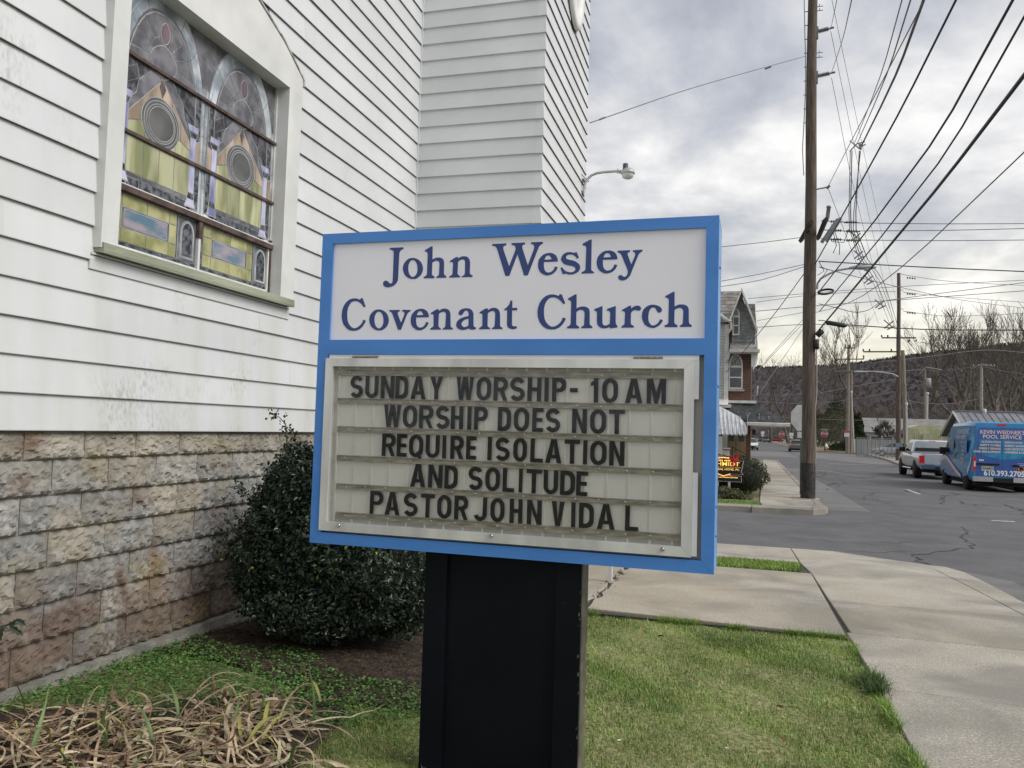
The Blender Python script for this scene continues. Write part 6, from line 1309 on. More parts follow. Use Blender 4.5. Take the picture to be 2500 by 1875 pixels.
for a,b in ((-1.10,-.88),(-.68,-.46)):
    q=MB(); q.box(a,b,FY-.035,FY-.022,-.30,.20); H(q,'door_pane',pm('greenish_door_glass',(.045,.07,.065),.15,.2,5))
m=MB(); m.tube([(-.95,FY-.6,-.52),(-.45,FY-.65,-.80),(-.2,FY-.7,-.95)],.022,5); m.tube([(-.93,FY-.6,-.52),(-.93,FY-.6,-1.3)],.02,5); m.tube([(-.78,FY-.6,-.2),(-.78,FY-.6,-.75)],.02,5); H(m,'stair_rail',pm('dark_iron',(.03,.02,.018),.5))
m=MB(); m.lathe([(0,.22),(.05,.18),(.09,.16),(.07,-.02),(0,-.06)],(-.03,FY-.1,.05),n=8); m.tube([(-.17,FY-.05,.2),(-.08,FY-.1,.30),(-.03,FY-.1,.24)],.015,5); H(m,'wall_lantern',pm('dark_lantern',(.025,.025,.028),.4))
m=MB(); m.box(-8,-1.05,FY-.4,FY-.1,-1.8,-.70); m.box(-1.75,-1.35,FY-.5,FY-.3,-1.1,-.1); m.box(-1.32,-1.02,FY-.5,FY-.1,-.66,-.60); H(m,'porch_base',HW)
m=MB(); m.box(-8,1.6,FY+3.8,46,-1.8,.3) if 0 else m.box(-2.2,-1.36,FY-.14,FY-.11,-.6,.95); H(m,'dark_side_window',WG)
# striped metal awning
aw=MB(); AWN=pm('white_metal_awning',(.33,.345,.365),.45,.1,5,metal=.2,c2=(.44,.455,.475),objr=.06)
ay=33.9; k_=34.0/33
for i in range(-5,7):
    x0_=-1.46+i*.165; x1_=x0_+.165
    def tz(x): 
        t=(x+1.46)/1.16; return 1.16-.60*max(0,t)**1.0 if t<.8 else 1.16-.48-(t-.8)*2.0
    zt0=tz(x0_)*k_ if i>=0 else 1.16; zt1=tz(x1_)*k_ if i>=-1 else 1.16
    zt1=max(zt1,.25); 
    q=MB(); yy=ay; cx=(x0_+x1_)/2
    pts=[(x0_+.006,.03),(cx-.045,-.035),(cx+.045,-.035),(x1_-.006,.03),(x1_-.006,zt1),(x0_+.006,zt0)]
    top=[(p[0],yy if p[1]<.2 else yy+.9,p[1]) for p in pts]; bk=[(p[0],p[1]+.015,p[2]) for p in top]
    n=6; q.add(top+bk,[(0,1,2,3,4,5),(11,10,9,8,7,6)]+[(j,n+j,n+(j+1)%n,(j+1)%n) for j in range(n)]); H(q,'awning_panel',AWN)
m=MB(); m.add([(-.305,ay,.03),(-.30,ay+2.4,.03),(-.30,ay+2.4,1.15),(-.31,ay+.9,.36)],[(0,1,2,3)]); H(m,'awning_end',AWN)
# ---------------------------------------------------------------- hedges
def leafy(name,loc,blobs,n,label,cat,ls,mat,down=.0,group=None,sh=.12):
    t=thing(name,loc,0,label,cat,group); Cs=[];Ns=[]; tot=sum(r[0]*r[2] for c,r in blobs)
    for c,r in blobs:
        k=int(n*r[0]*r[2]/tot); u=rng.normal(size=(k,3)); u/=np.linalg.norm(u,axis=1)[:,None]; q=1-np.abs(rng.normal(0,1,k))*sh
        q*=1+.06*np.sin(u[:,0]*11+c[0])*np.sin(u[:,2]*9); Cs.append(np.array(c)+u*np.array(r)*q[:,None]); Ns.append(u)
    C=np.concatenate(Cs);Nn=np.concatenate(Ns); k=C[:,2]>down; C=C[k];Nn=Nn[k]
    leafmesh('foliage',C,Nn+rng.normal(0,.7,Nn.shape),rng.uniform(.7,1.3,len(C))*ls,rng.uniform(.4,.8,len(C))*ls,mat,t,fold=.15)
    m=MB(); 
    for c,r in blobs: m.tube([(c[0]*.7,c[1]*.7,0),(c[0],c[1],c[2])],[.05,.03],6)
    m.build('stem',BARK,t)
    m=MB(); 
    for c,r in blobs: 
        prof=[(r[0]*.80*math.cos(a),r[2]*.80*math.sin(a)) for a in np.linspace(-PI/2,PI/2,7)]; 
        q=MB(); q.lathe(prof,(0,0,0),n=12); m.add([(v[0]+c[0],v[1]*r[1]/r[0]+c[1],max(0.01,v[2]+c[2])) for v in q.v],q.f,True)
    m.build('shade_core',pm('hedge_shade_core',(.012,.012,.008),.95,.3,20),t); return t  # near-black filler under the leaves, colouring the shade inside the foliage
YEW=blade_mat('yew_needles',(.012,.020,.009),(.022,.034,.013),(.045,.058,.022),.7)
leafy('yew_hedge',(-1.25,27.3,-1.8),[((-3,0,.55),(2.0,1.6,.62)),((-.6,.5,.60),(1.4,2.1,.66)),((.75,.2,.52),(.98,2.6,.60)),((.75,-1.6,.50),(.95,1.1,.52)),((-.6,-1.4,.5),(1.3,1.0,.56))],26000,'big rounded dark yew hedge behind the funeral home sign, bulging over the sidewalk','hedge',.055,YEW)
JUN=blade_mat('juniper_sprays',(.05,.055,.02),(.085,.09,.035),(.15,.15,.07),.8)
leafy('juniper_shrub',(-1.4,23.4,-1.8),[((-1.2,0,.08),(.9,.6,.34)),((-.2,.1,.10),(.8,.6,.36)),((.55,.1,.03),(.65,.5,.30)),((1.05,.0,.0),(.35,.35,.18)),((.1,-.35,.0),(.6,.3,.16))],9000,'low spreading olive juniper in front of the funeral home sign','shrub',.06,JUN,sh=.2)
# ---------------------------------------------------------------- funeral home sign
fsg=thing('funeral_home_sign',(-.87,24.55,-1.8),0,'black sign with lit gold lettering in front of the yew hedge','sign')
BLK=pm('black_sign_panel',(.008,.008,.01),.35,.1); PNK=pm('pale_pink_sign_edge',(.55,.42,.40),.5,.05); GOLD=pm('gold_letter_lit',(.75,.45,.10),.4,.1,emit=(1.0,.62,.12,.6)); LIT=pm('lit_sign_edge',(.8,.4,.25),.5,emit=(1.,.36,.12,.8))
def fp(dz,pts): return [(x,z+1.8) for x,z in pts]
outl=[(-.56,-1.17),(-.50,-1.11),(-.53,-.98),(-.53,-.92),(-.57,-.78),(-.30,-.78),(-.26,-.73),(-.14,-.70),(0,-.69),(.14,-.70),(.26,-.73),(.30,-.78),(.57,-.78),(.53,-.92),(.53,-.98),(.50,-1.11),(.56,-1.17),(.20,-1.17),(.18,-1.19),(.0,-1.25),(-.18,-1.19),(-.20,-1.17)]
m=MB(); m.prism([(x*1.03,z+1.8+(z+.95)*.03) for x,z in outl],.0,.06,'y'); m.build('sign_edge',PNK,fsg)
m=MB(); m.prism([(x*.985,z+1.8-(z+.95)*.015) for x,z in outl],-.004,.03,'y'); m.build('sign_face',BLK,fsg)
m=MB(); m.box(-.52,.52,-.0,.05,.40,.585); m.build('plaque_edge',PNK,fsg); m=MB(); m.box(-.505,.505,-.004,.02,.414,.572); m.build('plaque_face',BLK,fsg)
def ftext(s,size,x,z,mat,bold=.0,width=1,nm='lettering',par=None,y=-.010,ext=.006): return put_mesh(nm,text_mesh(s,size,ext,bold,width=width),mat,par or fsg,(x,y,z))
ftext('SCHMIDT',.165,.0,.915,GOLD,.001,1.30); ftext('FUNERAL HOME, PC',.085,.03,.76,GOLD,.0,1.10); ftext('Cremation and Funeral Services',.062,0,.53,GOLD,.001,1.03)
m=MB(); m.box(-.45,.50,-.008,-.004,.825,.829)
m.tube([(-.2,-.006,1.06),(-.1,-.006,1.09),(0,-.006,1.10),(.1,-.006,1.09),(.2,-.006,1.06)],.006,4)
for sx in (-1,1):
    for k in range(4): m.add([(sx*(.02+.045*k),-.012,1.03),(sx*(.05+.045*k),-.012,1.05),(sx*(.055+.045*k),-.012,1.01),(sx*(.03+.045*k),-.012,.985)],[(0,1,2,3)])
m.build('gold_scroll',GOLD,fsg)
m=MB(); m.tube([(-.27,-.006,1.075),(-.14,-.006,1.105),(0,-.006,1.115),(.14,-.006,1.105),(.27,-.006,1.075)],.011,5); m.tube([(-.2,-.006,.63),(0,-.006,.565),(.2,-.006,.63)],.013,5); m.build('lit_edge',LIT,fsg)
m=MB(); 
for x in (-.17,.17): m.box(x-.035,x+.035,.01,.05,.0,.64)
m.build('sign_post',pm('white_sign_post',(.5,.47,.42)),fsg)
RED=pm('red_velvet_bow',(.55,.012,.012),.5,.25,20,c2=(.75,.03,.03))
for x in (-.33,.30):
    m=MB(); z=1.07
    for s in (-1,1):
        m.add([(x,-.05,z+.02),(x+s*.05,-.09,z+.10),(x+s*.13,-.06,z+.13),(x+s*.14,-.05,z+.0),(x+s*.06,-.09,z-.03),(x,-.05,z-.02)],[(0,1,2,3),(0,3,4,5)] if s>0 else [(3,2,1,0),(5,4,3,0)])
        m.add([(x,-.05,z),(x+s*.035,-.07,z-.22),(x+s*.085,-.06,z-.16),(x+s*.05,-.05,z)],[(0,1,2,3)] if s<0 else [(3,2,1,0)])
    m.lathe([(0,-.03),(.03,-.02),(.03,.02),(0,.03)],(x,-.08,z),n=8); b=thing('ribbon_bow',fsg.location+Vector((0,-.02,0)),0,['red bow on the left shoulder of the funeral home sign, mostly behind the blue frame','bright red bow on the right shoulder of the funeral home sign'][x>0],'bow'); m.build('ribbon_loop',RED,b)

# ---------------------------------------------------------------- stop signs, hydrant
def octo(r): return [(r*math.cos(R(22.5+45*i))/math.cos(R(22.5)),r*math.sin(R(22.5+45*i))/math.cos(R(22.5))) for i in range(8)]
SGB=pm('grey_sign_back',(.30,.31,.31),.5,.12,4,metal=.3); GPOST=pm('green_sign_post',(.04,.10,.07),.6,.2); SRED=pm('sign_red',(.42,.02,.03),.5,.1); SWH=pm('sign_white',(.7,.7,.7),.5)
p=at(1970,1020,26.2); ss=thing('stop_sign',(at(1958,1020,26.2).x,26.2,-1.77),R(34),'back of an octagonal sign half hidden behind the near utility pole','road sign')
oz=at(1946,1020,26.2).z+1.77
m=MB(); m.prism([(x-.0,z+oz) for x,z in octo(.40)],0,.006,'y'); m.build('sign_plate',SGB,ss)
m=MB(); m.box(-.16,.16,0,.006,oz-.62,oz-.43); m.build('supplementary_plate',SGB,ss); m=MB(); m.box(-.02,.03,.01,.05,0,oz+.5); m.build('post',GPOST,ss)
def stop(px,py,pyb,Y,label,street=None,scale=1):
    c=at(px,py,Y); b=at(px,pyb,Y); t=thing('stop_sign',(c.x,Y,b.z),R(-12),label,'road sign'); h=c.z-b.z; r=.38*scale
    m=MB(); m.prism([(x,z+h) for x,z in octo(r)],-.02,0,'y'); m.build('white_border',SWH,t); m=MB(); m.prism([(x,z+h) for x,z in octo(r*.92)],-.03,-.021,'y'); m.build('sign_plate',SRED,t)
    put_mesh('lettering',text_mesh('STOP',.34*scale,.004,.008,width=.98),SWH,t,(0,-.034,h)); m=MB(); m.box(-.05,.05,0,.06,0,h+r); m.build('post',pm('rust_red_post',(.16,.04,.035)),t)
    if street is not None:
        m=MB(); m.box(-.5,.5,.0,.03,h+r+.05,h+r+.25); m.build('street_name_blade',pm('street_green',(.02,.17,.10)),t)
        if street: put_mesh('street_name',text_mesh(street,.15,.004,.002),SWH,t,(0,-.004,h+r+.15))
    return t
stop(2013,1059,1100,107,'stop sign under a green street name blade beside the fire hydrant','Washington St',1.05)
stop(1909,1060,1080,205,'small distant stop sign before the wide tree trunk','',1.6)
hy=at(2018,1101,112); t=thing('fire_hydrant',(hy.x,112.6,-1.80),0,'red and white fire hydrant on a yellow kerb across the street','hydrant')
m=MB(); m.lathe([(.22,0),(.22,.06),(.15,.08),(.15,.45),(.19,.48),(.19,.54)],n=12); m.build('barrel',pm('hydrant_red',(.22,.02,.025)),t); m=MB(); m.lathe([(.2,.54),(.2,.62),(.17,.75),(.08,.88),(.05,.9),(.05,.97),(0,.98)],n=12); m.tube([(-.32,0,.45),(.32,0,.45)],.09,8); m.tube([(0,-.3,.4),(0,0,.4)],.10,8); m.build('bonnet',pm('hydrant_white',(.68,.68,.66)),t)
m=MB(); m.box(6.3,10.6,111.95,112.4,-1.82,-1.78); tag(m.build('yellow_kerb',pm('yellow_kerb_paint',(.42,.33,.11),.8,.2,3)),kind='structure')
for px,py,Y,lab in ((1880,1054,230,'small white signs on a post far down the street'),(1862,1058,215,'thin sign post left of the small white signs'),(1932,1062,190,'white notice board low in front of the parked white vehicles')):
    c=at(px,py,Y); t=thing('road_sign',(c.x,Y,-1.85),0,lab,'road sign'); h=c.z+1.85; m=MB(); m.box(-.45,.45,-.03,0,h-.2,h+.5) ; m.box(-.35,.35,-.03,0,h-.75,h-.3); m.build('sign_plate',SWH if 'white' in lab else SGB,t); m=MB(); m.box(-.05,.05,0,.08,0,h+.4); m.build('post',SGB,t)

# ---------------------------------------------------------------- vehicles
TYRE=pm('tyre_rubber',(.018,.018,.019),.85,.15,20); RIM=pm('bright_wheel',(.42,.43,.44),.3,.15,9,metal=.7); CHR=pm('chrome_bumper',(.6,.6,.6),.18,.1,3,metal=.95); UNDER=pm('underbody_black',(.012,.012,.012),.9,.1)
CG_=pm('car_window_glass',(.012,.014,.016),.18,.1,spec=.3); TLR=pm('tail_lamp_red',(.35,.008,.01),.2,.1,emit=(.6,.01,.01,.12)); HLG=pm('headlamp_lens',(.6,.62,.64),.1,.1)
def paint(name,c,metal=.15,rough=.28):
    m=pm(name,c,rough,.05,3,metal=metal); m.node_tree.nodes['Principled BSDF'].inputs['Coat Weight'].default_value=.6; m.node_tree.nodes['Principled BSDF'].inputs['Coat Roughness'].default_value=.06; return m
def loft(m,secs,smooth=True,caps=True):
    n=len(secs[0]); vs=[p for s in secs for p in s]
    m.add(vs,[(i*n+j,(i+1)*n+j,(i+1)*n+(j+1)%n,i*n+(j+1)%n) for i in range(len(secs)-1) for j in range(n)],smooth)
    if caps: m.add(secs[0],[tuple(range(n))]); m.add(secs[-1],[tuple(range(n-1,-1,-1))])
    return m
def body_sec(y,zb,pr):
    """pr: list of (halfwidth,z) from bottom to top; mirrored closed ring"""
    return [(-w_,y,z) for w_,z in pr]+[(w_,y,z) for w_,z in pr[::-1]]
def wheel(t,x,y,r,w_,side):
    m=MB(); s=side; m.lathe([(r*.62,-w_/2),(r*.94,-w_/2),(r,-w_/2+.03),(r,w_/2-.03),(r*.94,w_/2),(r*.62,w_/2)],(x,y,r),(1,0,0),22); o=m.build('wheel',TYRE,t)
    q=MB(); q.lathe([(0,w_*.30),(r*.18,w_*.34),(r*.22,w_*.22),(r*.5,w_*.26),(r*.60,w_*.42),(r*.64,w_*.44)],(x,y,r),(s,0,0),18)
    for k in range(6):
        a=k*PI/3; c=Vector((x+s*w_*.33,y,r)); d=Vector((0,math.cos(a),math.sin(a))); e=d.cross(Vector((1,0,0))); q.add([c+d*r*.15+e*r*.07,c+d*r*.56+e*r*.05,c+d*r*.56-e*r*.05,c+d*r*.15-e*r*.07],[(0,1,2,3)])
    f=q.build('rim',RIM,t); f.parent=o
    return o
def quadpart(t,name,mat,pts,th=.0): m=MB(); m.add(pts,[tuple(range(len(pts)))]); return m.build(name,mat,t)
# --- van
VB=paint('van_wrap_blue',(.02,.24,.52)); VD=paint('van_wrap_navy',(.025,.10,.36)); VL=paint('van_wrap_sky_blue',(.03,.30,.62)); VM=pm('van_wrap_mid_blue',(.03,.14,.38),.3,.3,1.6,c2=(.02,.30,.52),lo=.35,hi=.65); VW=pm('van_wrap_white',(.55,.56,.58),.4,.05); PKT=pm('pale_pink_letter',(.78,.62,.62),.5,.05); WHT=pm('white_letter',(.80,.80,.82),.5,.03)
van=thing('delivery_van',(9.0,34.5,ZR+.0),R(0),'blue high roofed pool service van with wrap lettering parked at the right kerb','van')
def vs_(y,zb,zbelt,zsh,ztop,wb,wbelt,wsh,wtop): return body_sec(y,0,[(wb,zb),(wb+.02,zb+.12),(wbelt,.95),(wbelt,zbelt),(wsh+.02,(zbelt+zsh)/2),(wsh,zsh),(wtop+.06,ztop-.05),(wtop-.06,ztop)])
m=MB(); secs=[vs_(0,.46,1.28,2.45,2.62,.93,.97,.86,.80),vs_(.05,.42,1.28,2.50,2.66,.96,1.0,.88,.82),vs_(1.5,.40,1.28,2.52,2.69,.97,1.01,.89,.82),vs_(3.6,.40,1.28,2.50,2.67,.97,1.01,.89,.82),vs_(4.25,.40,1.28,2.36,2.52,.97,1.0,.86,.76),vs_(4.75,.40,1.28,2.0,2.14,.97,1.0,.84,.72),vs_(5.25,.40,1.20,1.42,1.50,.96,.98,.90,.80),vs_(5.9,.42,1.05,1.22,1.28,.92,.94,.86,.74),vs_(6.1,.50,.90,1.02,1.06,.84,.84,.78,.66)]
loft(m,secs); m.build('body',VB,van)
m=MB(); m.box(-.85,.85,.25,5.9,.22,.46); m.tube([(-.3,.3,.28),(-.3,-.02,.28)],.04,8); m.build('underbody',UNDER,van)
for x,s in ((-.86,-1),(.86,1)):
    for y in (1.12,4.85): wheel(van,x,y,.39,.25,s)
for s in (-1,1):
    for y in (1.12,4.85): m=MB(); m.lathe([(0,0),(.46,0),(.47,.012),(0,.014)],(s*.975,y,.42),(s,0,0),20); m.build('wheel_arch',UNDER,van)
yb=-.012
def door(x0,x1): 
    q=MB(); q.prism([(x0,.60),(x1,.60),(x1,1.3),(x1*.93 if x1>0.1 else x1,2.36),(x1*.86 if x1>.1 else x1,2.46),(x0*.86 if x0<-.1 else x0,2.46),(x0*.93 if x0<-.1 else x0,2.36),(x0,1.3)],yb-.005,.02,'y'); return q.build('rear_door',VD,van)
door(-.88,-.006); door(.006,.88)
m=MB(); m.prism([(-.80,1.42),(-.60,1.38),(-.006,1.24),(-.006,2.0),(-.74,2.0),(-.79,1.95)],yb-.009,yb-.004,'y'); m.build('door_panel',VM,van); m=MB(); m.prism([(.006,1.24),(.60,1.30),(.80,1.42),(.79,1.95),(.74,2.0),(.006,2.0)],yb-.009,yb-.004,'y'); m.build('door_panel',VM,van)
def vt(s,size,x,z,mat,bold=.004,width=1,nm='lettering',align='CENTER'): return put_mesh(nm,text_mesh(s,size,.004,bold,align,width=width),mat,van,(x,yb-.013,z))
vt("KEVIN WEIDNER'S",.200,0,2.275,PKT,.003,.92); vt('POOL SERVICE',.200,0,2.10,PKT,.003,1.0); vt('610.393.2705',.28,.06,.715,WHT,.007,.90)
for i,(a,b) in enumerate((('AUTOMATION','RENOVATION'),('SAFETY COVERS','ENERGY SAVINGS'),('WEEKLY SERVICE','LEAK DETECTION'),('LINER REPLACEMENT','OPENINGS & CLOSINGS'))):
    vt(a,.105,-.05,1.90-.125*i,PKT,.003,.92,align='RIGHT'); vt(b,.105,.08,1.90-.125*i,PKT,.003,.88,align='LEFT')
vt('BBB',.10,-.70,1.20,WHT,.002); vt('Check out',.055,.62,1.12,WHT,.0); vt('our website',.055,.62,1.06,WHT,.0)
m=MB(); m.box(-.86,-.10,yb-.045,yb-.005,1.02,1.09); m.box(.32,.58,yb-.03,yb-.005,.99,1.03); m.tube([(.36,yb-.03,1.05),(.54,yb-.03,1.05)],.02,6); m.build('door_handle',UNDER,van)
m=MB(); m.box(-.70,-.29,yb-.02,yb-.005,.80,.98); m.build('licence_plate',pm('pale_plate',(.45,.46,.40)),van); put_mesh('plate_number',text_mesh('ZKJ8452',.10,.002,.002),pm('plate_ink',(.05,.07,.12)),van,(-.495,yb-.022,.89))
m=MB(); m.box(-.14,.14,-.02,.0,2.53,2.60); m.build('brake_light',TLR,van)
for s in (-1,1):
    m=MB(); m.prism([(s*.985,.80),(s*.885,.80),(s*.885,1.34),(s*.97,1.34)][::s],-.03,.14,'y'); tl=m.build('tail_light',TLR,van); q=MB(); q.box(min(s*.90,s*.96),max(s*.90,s*.96),-.035,-.031,.95,1.15); o=q.build('reversing_lens',HLG,van); o.parent=tl
    m=MB(); m.box(min(s*.34,s*1.0),max(s*.34,s*1.0),-.14,.06,.40,.58); m.build('bumper_end',CHR,van)
m=MB(); m.box(-.34,.34,-.13,.05,.38,.55); m.build('bumper_step',UNDER,van)
for s in (-1,1):
    X=s*1.022
    quadpart(van,'side_window',CG_,[(X*.985,3.75,1.42),(X*.985,4.45,1.40),(X*.90,4.42,2.0),(X*.88,3.78,2.06)][::-s])
    m=MB(); m.box(min(s*1.0,s*1.24),max(s*1.0,s*1.24),4.35,4.47,1.32,1.62); m.build('wing_mirror',UNDER,van)
m=MB(); m.add([(-.80,4.83,2.02),(.80,4.83,2.02),(.86,5.30,1.46),(-.86,5.30,1.46)],[(0,1,2,3)]); m.build('windscreen',CG_,van)
sx=-1.024
sw=[(5.2,1.12),(5.0,1.22),(4.55,1.30),(4.0,1.22),(3.3,1.0),(2.4,.72),(1.75,.56)]
def ribbon3(pts,w0,name,mat,dx=0):
    m=MB(); n=len(pts)
    for i in range(n-1): m.add([(sx-dx,pts[i][0],pts[i][1]),(sx-dx,pts[i+1][0],pts[i+1][1]),(sx-dx,pts[i+1][0],max(.44,pts[i+1][1]-w0)),(sx-dx,pts[i][0],max(.44,pts[i][1]-w0))],[(0,1,2,3)])
    return m.build(name,mat,van)
ribbon3([(y,z-.16) for y,z in sw],.45,'lower_side_wrap',VD,.0); ribbon3([(y,z+.045) for y,z in sw],.05,'stripe_edge',pm('wrap_red_line',(.35,.06,.10)),.001); ribbon3(sw,.17,'white_swoosh',VW,.002); ribbon3([(.72,.82),(.45,.98),(.2,1.22),(.05,1.45)],.22,'white_swoosh',VW,.002)
m=MB(); m.box(sx-.001,sx+.0005,.75,3.55,1.45,1.98) ; m.build('side_wrap_panel',VM,van)
def st(s,size,y,z,mat,bold=.003,width=1): 
    o=put_mesh('lettering',text_mesh(s,size,.003,bold,width=width),mat,van,(sx-.006,y,z)); o.rotation_euler=(PI/2,0,-PI/2); return o
GREYL=pm('grey_blue_letter',(.48,.52,.56)); o=st("KEVIN WEIDNER'S",.30,1.7,2.28,GREYL,.006,.78); o.location.x=-.935; o2=st('POOL SERVICE',.30,1.8,2.02,GREYL,.006,.78); o2.location.x=-.985
for i,s in enumerate(('RENOVATION','COVERS','LINERS','REPAIR','OPENING','CLOSING')): st(s,.14,1.25+.05*i,1.86-.165*i,pm('faded_pink_letter_%d'%i,(.50,.40,.44)),.003)
st('610.393.2705',.26,3.3,.62,pm('faded_phone_letter',(.42,.40,.50)),.006,.95)
# colourful splash emblem on side and door
SP=[pm('splash_orange',(.50,.16,.06)),pm('splash_yellow',(.50,.40,.10)),pm('splash_red',(.42,.06,.08))]
for k in range(22):
    a=rng.uniform(0,6.28); r_=rng.uniform(.02,.2); q=MB(); y=2.75+r_*math.cos(a)*.9; z=1.62+r_*2.0*math.sin(a); s=rng.uniform(.03,.07); q.add([(sx-.004,y-s,z-s*1.4),(sx-.004,y+s,z-s),(sx-.004,y+s*.4,z+s*2),(sx-.004,y-s*.9,z+s)],[(3,2,1,0)]); q.build('splash_decal',SP[k%3],van)
    x=.66+r_*math.cos(a); z=.86+r_*.7*math.sin(a); s*=.6; q=MB(); q.add([(x-s,yb-.012,z-s),(x+s,yb-.012,z-s*.6),(x+s*.5,yb-.012,z+s*1.4),(x-s*.8,yb-.012,z+s)],[(0,1,2,3)]); q.build('splash_decal',SP[k%3],van)
# --- pickup
SIL=paint('silver_truck_paint',(.52,.53,.54),.35,.3)
tr_=thing('pickup_truck',(8.7,43.2,ZR),R(1.0),'silver crew cab pickup with tinted rear glass parked ahead of the blue van','pickup')
def ts(y,zb,zt,w1,w2): return body_sec(y,0,[(w1-.05,zb),(w1,zb+.15),(w1+.01,.95),(w2,zt-.05),(w2-.05,zt)])
m=MB(); loft(m,[ts(0,.62,1.22,.95,.93),ts(.1,.55,1.24,.98,.96),ts(1.9,.52,1.24,.99,.97),ts(4.0,.52,1.24,.99,.97),ts(5.2,.52,1.18,.97,.90),ts(5.75,.55,1.08,.90,.80)]); m.build('body',SIL,tr_)
m=MB(); loft(m,[body_sec(1.95,0,[(.96,1.20),(.94,1.30),(.80,1.78),(.70,1.84)]),body_sec(2.15,0,[(.97,1.20),(.95,1.32),(.80,1.84),(.70,1.90)]),body_sec(3.4,0,[(.97,1.20),(.95,1.32),(.80,1.86),(.70,1.91)]),body_sec(3.75,0,[(.97,1.20),(.94,1.30),(.78,1.76),(.66,1.80)]),body_sec(4.5,0,[(.93,1.18),(.90,1.2),(.80,1.23),(.66,1.24)])]); m.build('cab',SIL,tr_)
m=MB(); m.add([(-.84,1.945,1.33),(.84,1.945,1.33),(.73,2.0,1.76),(-.73,2.0,1.76)],[(0,1,2,3)]); m.v=[(a,b-.018,c) for a,b,c in m.v]; m.build('rear_window',CG_,tr_)
for s in (-1,1):
    for a,b in ((2.3,2.95),(3.05,3.7)): quadpart(tr_,'side_window',CG_,[(s*.965,a,1.33),(s*.965,b,1.33),(s*.83,b-(.15 if b>3.2 else 0),1.76),(s*.83,a+(.1 if a<2.5 else 0),1.76)][::-s])
    m=MB(); m.box(min(s*.97,s*1.25),max(s*.97,s*1.25),3.55,3.67,1.28,1.50); m.build('wing_mirror',UNDER,tr_)
    m=MB(); m.box(min(s*.78,s*.99),max(s*.78,s*.99),-.02,.10,.78,1.14); m.build('tail_light',TLR,tr_)
    for y in (1.15,4.75): wheel(tr_,s*.86,y,.40,.27,s)
    m=MB(); m.tube([(s*1.0,1.8,.45),(s*1.0,3.9,.45)],.05,8); m.build('side_step',CHR,tr_)
m=MB()
for s in (-1,1):
    for y in (1.15,4.75): m.lathe([(0,0),(.47,0),(.48,.012),(0,.014)],(s*.985,y,.44),(s,0,0),20)
m.box(-.84,.84,.12,1.9,1.20,1.245); m.build('dark_recess',UNDER,tr_)
m=MB(); m.box(-.76,.76,-.025,.03,.74,1.20); tg=m.build('tailgate',SIL,tr_); m=MB(); m.box(.30,.62,-.03,-.026,1.08,1.16); o=m.build('gate_handle',UNDER,tr_); o.parent=tg
m=MB(); m.box(-.95,-.34,-.16,.02,.50,.70); m.box(.34,.95,-.16,.02,.50,.70); m.box(-.95,.95,-.12,.02,.60,.70); m.build('bumper',CHR,tr_)
m=MB(); m.box(-.34,.34,-.13,.0,.46,.62); m.box(-.8,.8,.2,5.5,.32,.56); m.build('underbody',UNDER,tr_)
m=MB(); m.box(-.16,.16,2.0,2.06,1.83,1.875); m.build('brake_light',TLR,tr_)
# --- cars
def car(loc,rz,col_,label,group=None,suv=False,name='parked_car',cat='car'):
    t=thing(name,loc,rz,label,cat,group); P_=paint('car_paint',col_); h=1.70 if suv else 1.45; L_=4.7
    m=MB(); B=[(0,.45,.82,.78),(.12,.35,.95,.86),(.9,.28,.99,.90),(3.6,.28,.95,.90),(4.4,.32,.80,.86),(4.7,.42,.62,.74)]
    loft(m,[body_sec(y,0,[(w_-.08,zb),(w_,zb+.12),(w_,zt-.16),(w_-.06,zt)]) for y,zb,zt,w_ in B]); m.build('body',P_,t)
    rear=(.25 if suv else .75)
    cab=[(rear,.95,.80,.70,.97),(rear+.55,.95,.80,.60,h-.06),(2.0,.95,.82,.58,h),(2.7,.95,.82,.58,h-.04),(3.6,.93,.80,.70,.96)]
    m=MB(); loft(m,[body_sec(y,0,[(w1,z0),(w1,z0+.01),(w2,zt-.02),(w2-.05,zt)]) for y,z0,w1,w2,zt in cab]); m.build('cabin',CG_,t)
    m=MB(); loft(m,[body_sec(y,0,[(w_,z-.02),(w_-.04,z+.015)]) for y,w_,z in ((rear+.5,.585,h-.06),(2.0,.60,h),(2.75,.59,h-.04))]); m.build('roof',P_,t)
    for s in (-1,1):
        for y in (.95,3.75): wheel(t,s*.80,y,.33,.20,s)
        m=MB(); m.box(min(s*.55,s*.84),max(s*.55,s*.84),-.015,.12,.66,.80); m.build('tail_light',TLR,t)
        m=MB(); m.prism([(s*.45,.58),(s*.78,.60),(s*.80,.72),(s*.48,.68)][::-s],4.50,4.66,'y'); m.build('headlight',HLG,t)
        m=MB(); m.box(min(s*.84,s*1.02),max(s*.84,s*1.02),2.95,3.05,.92,1.05); m.build('wing_mirror',P_,t)
    m=MB(); m.box(-.45,.45,4.62,4.70,.36,.55); m.box(-.7,.7,.2,4.4,.2,.34); m.build('grille',UNDER,t)
    return t
WHC=(.62,.63,.65)
car((-.45,109.0,ZR),R(180),WHC,'white sedan facing the camera at the left kerb, nearest of the white ones')
car((-1.05,114.5,ZR),R(180),(.60,.61,.62),'second white car close behind the front white sedan')
car((5.0,103.0,ZR),0,(.13,.12,.12),'dark grey sedan with lit tail lamps partly behind the near pole',name='sedan_car')
car((2.9,226,ZR),0,(.16,.165,.17),'grey van like car far up the street',suv=True)
car((1.9,233,ZR),0,(.10,.10,.11),'dark car beside the grey one far up the street',suv=True)
car((8.0,245,ZR+.1),R(95),(.25,.015,.02),'red car crosswise at the far end of the street')
car((14.5,205,ZR+.1),R(80),WHC,'white vehicle parked behind the far tree trunk',suv=True)
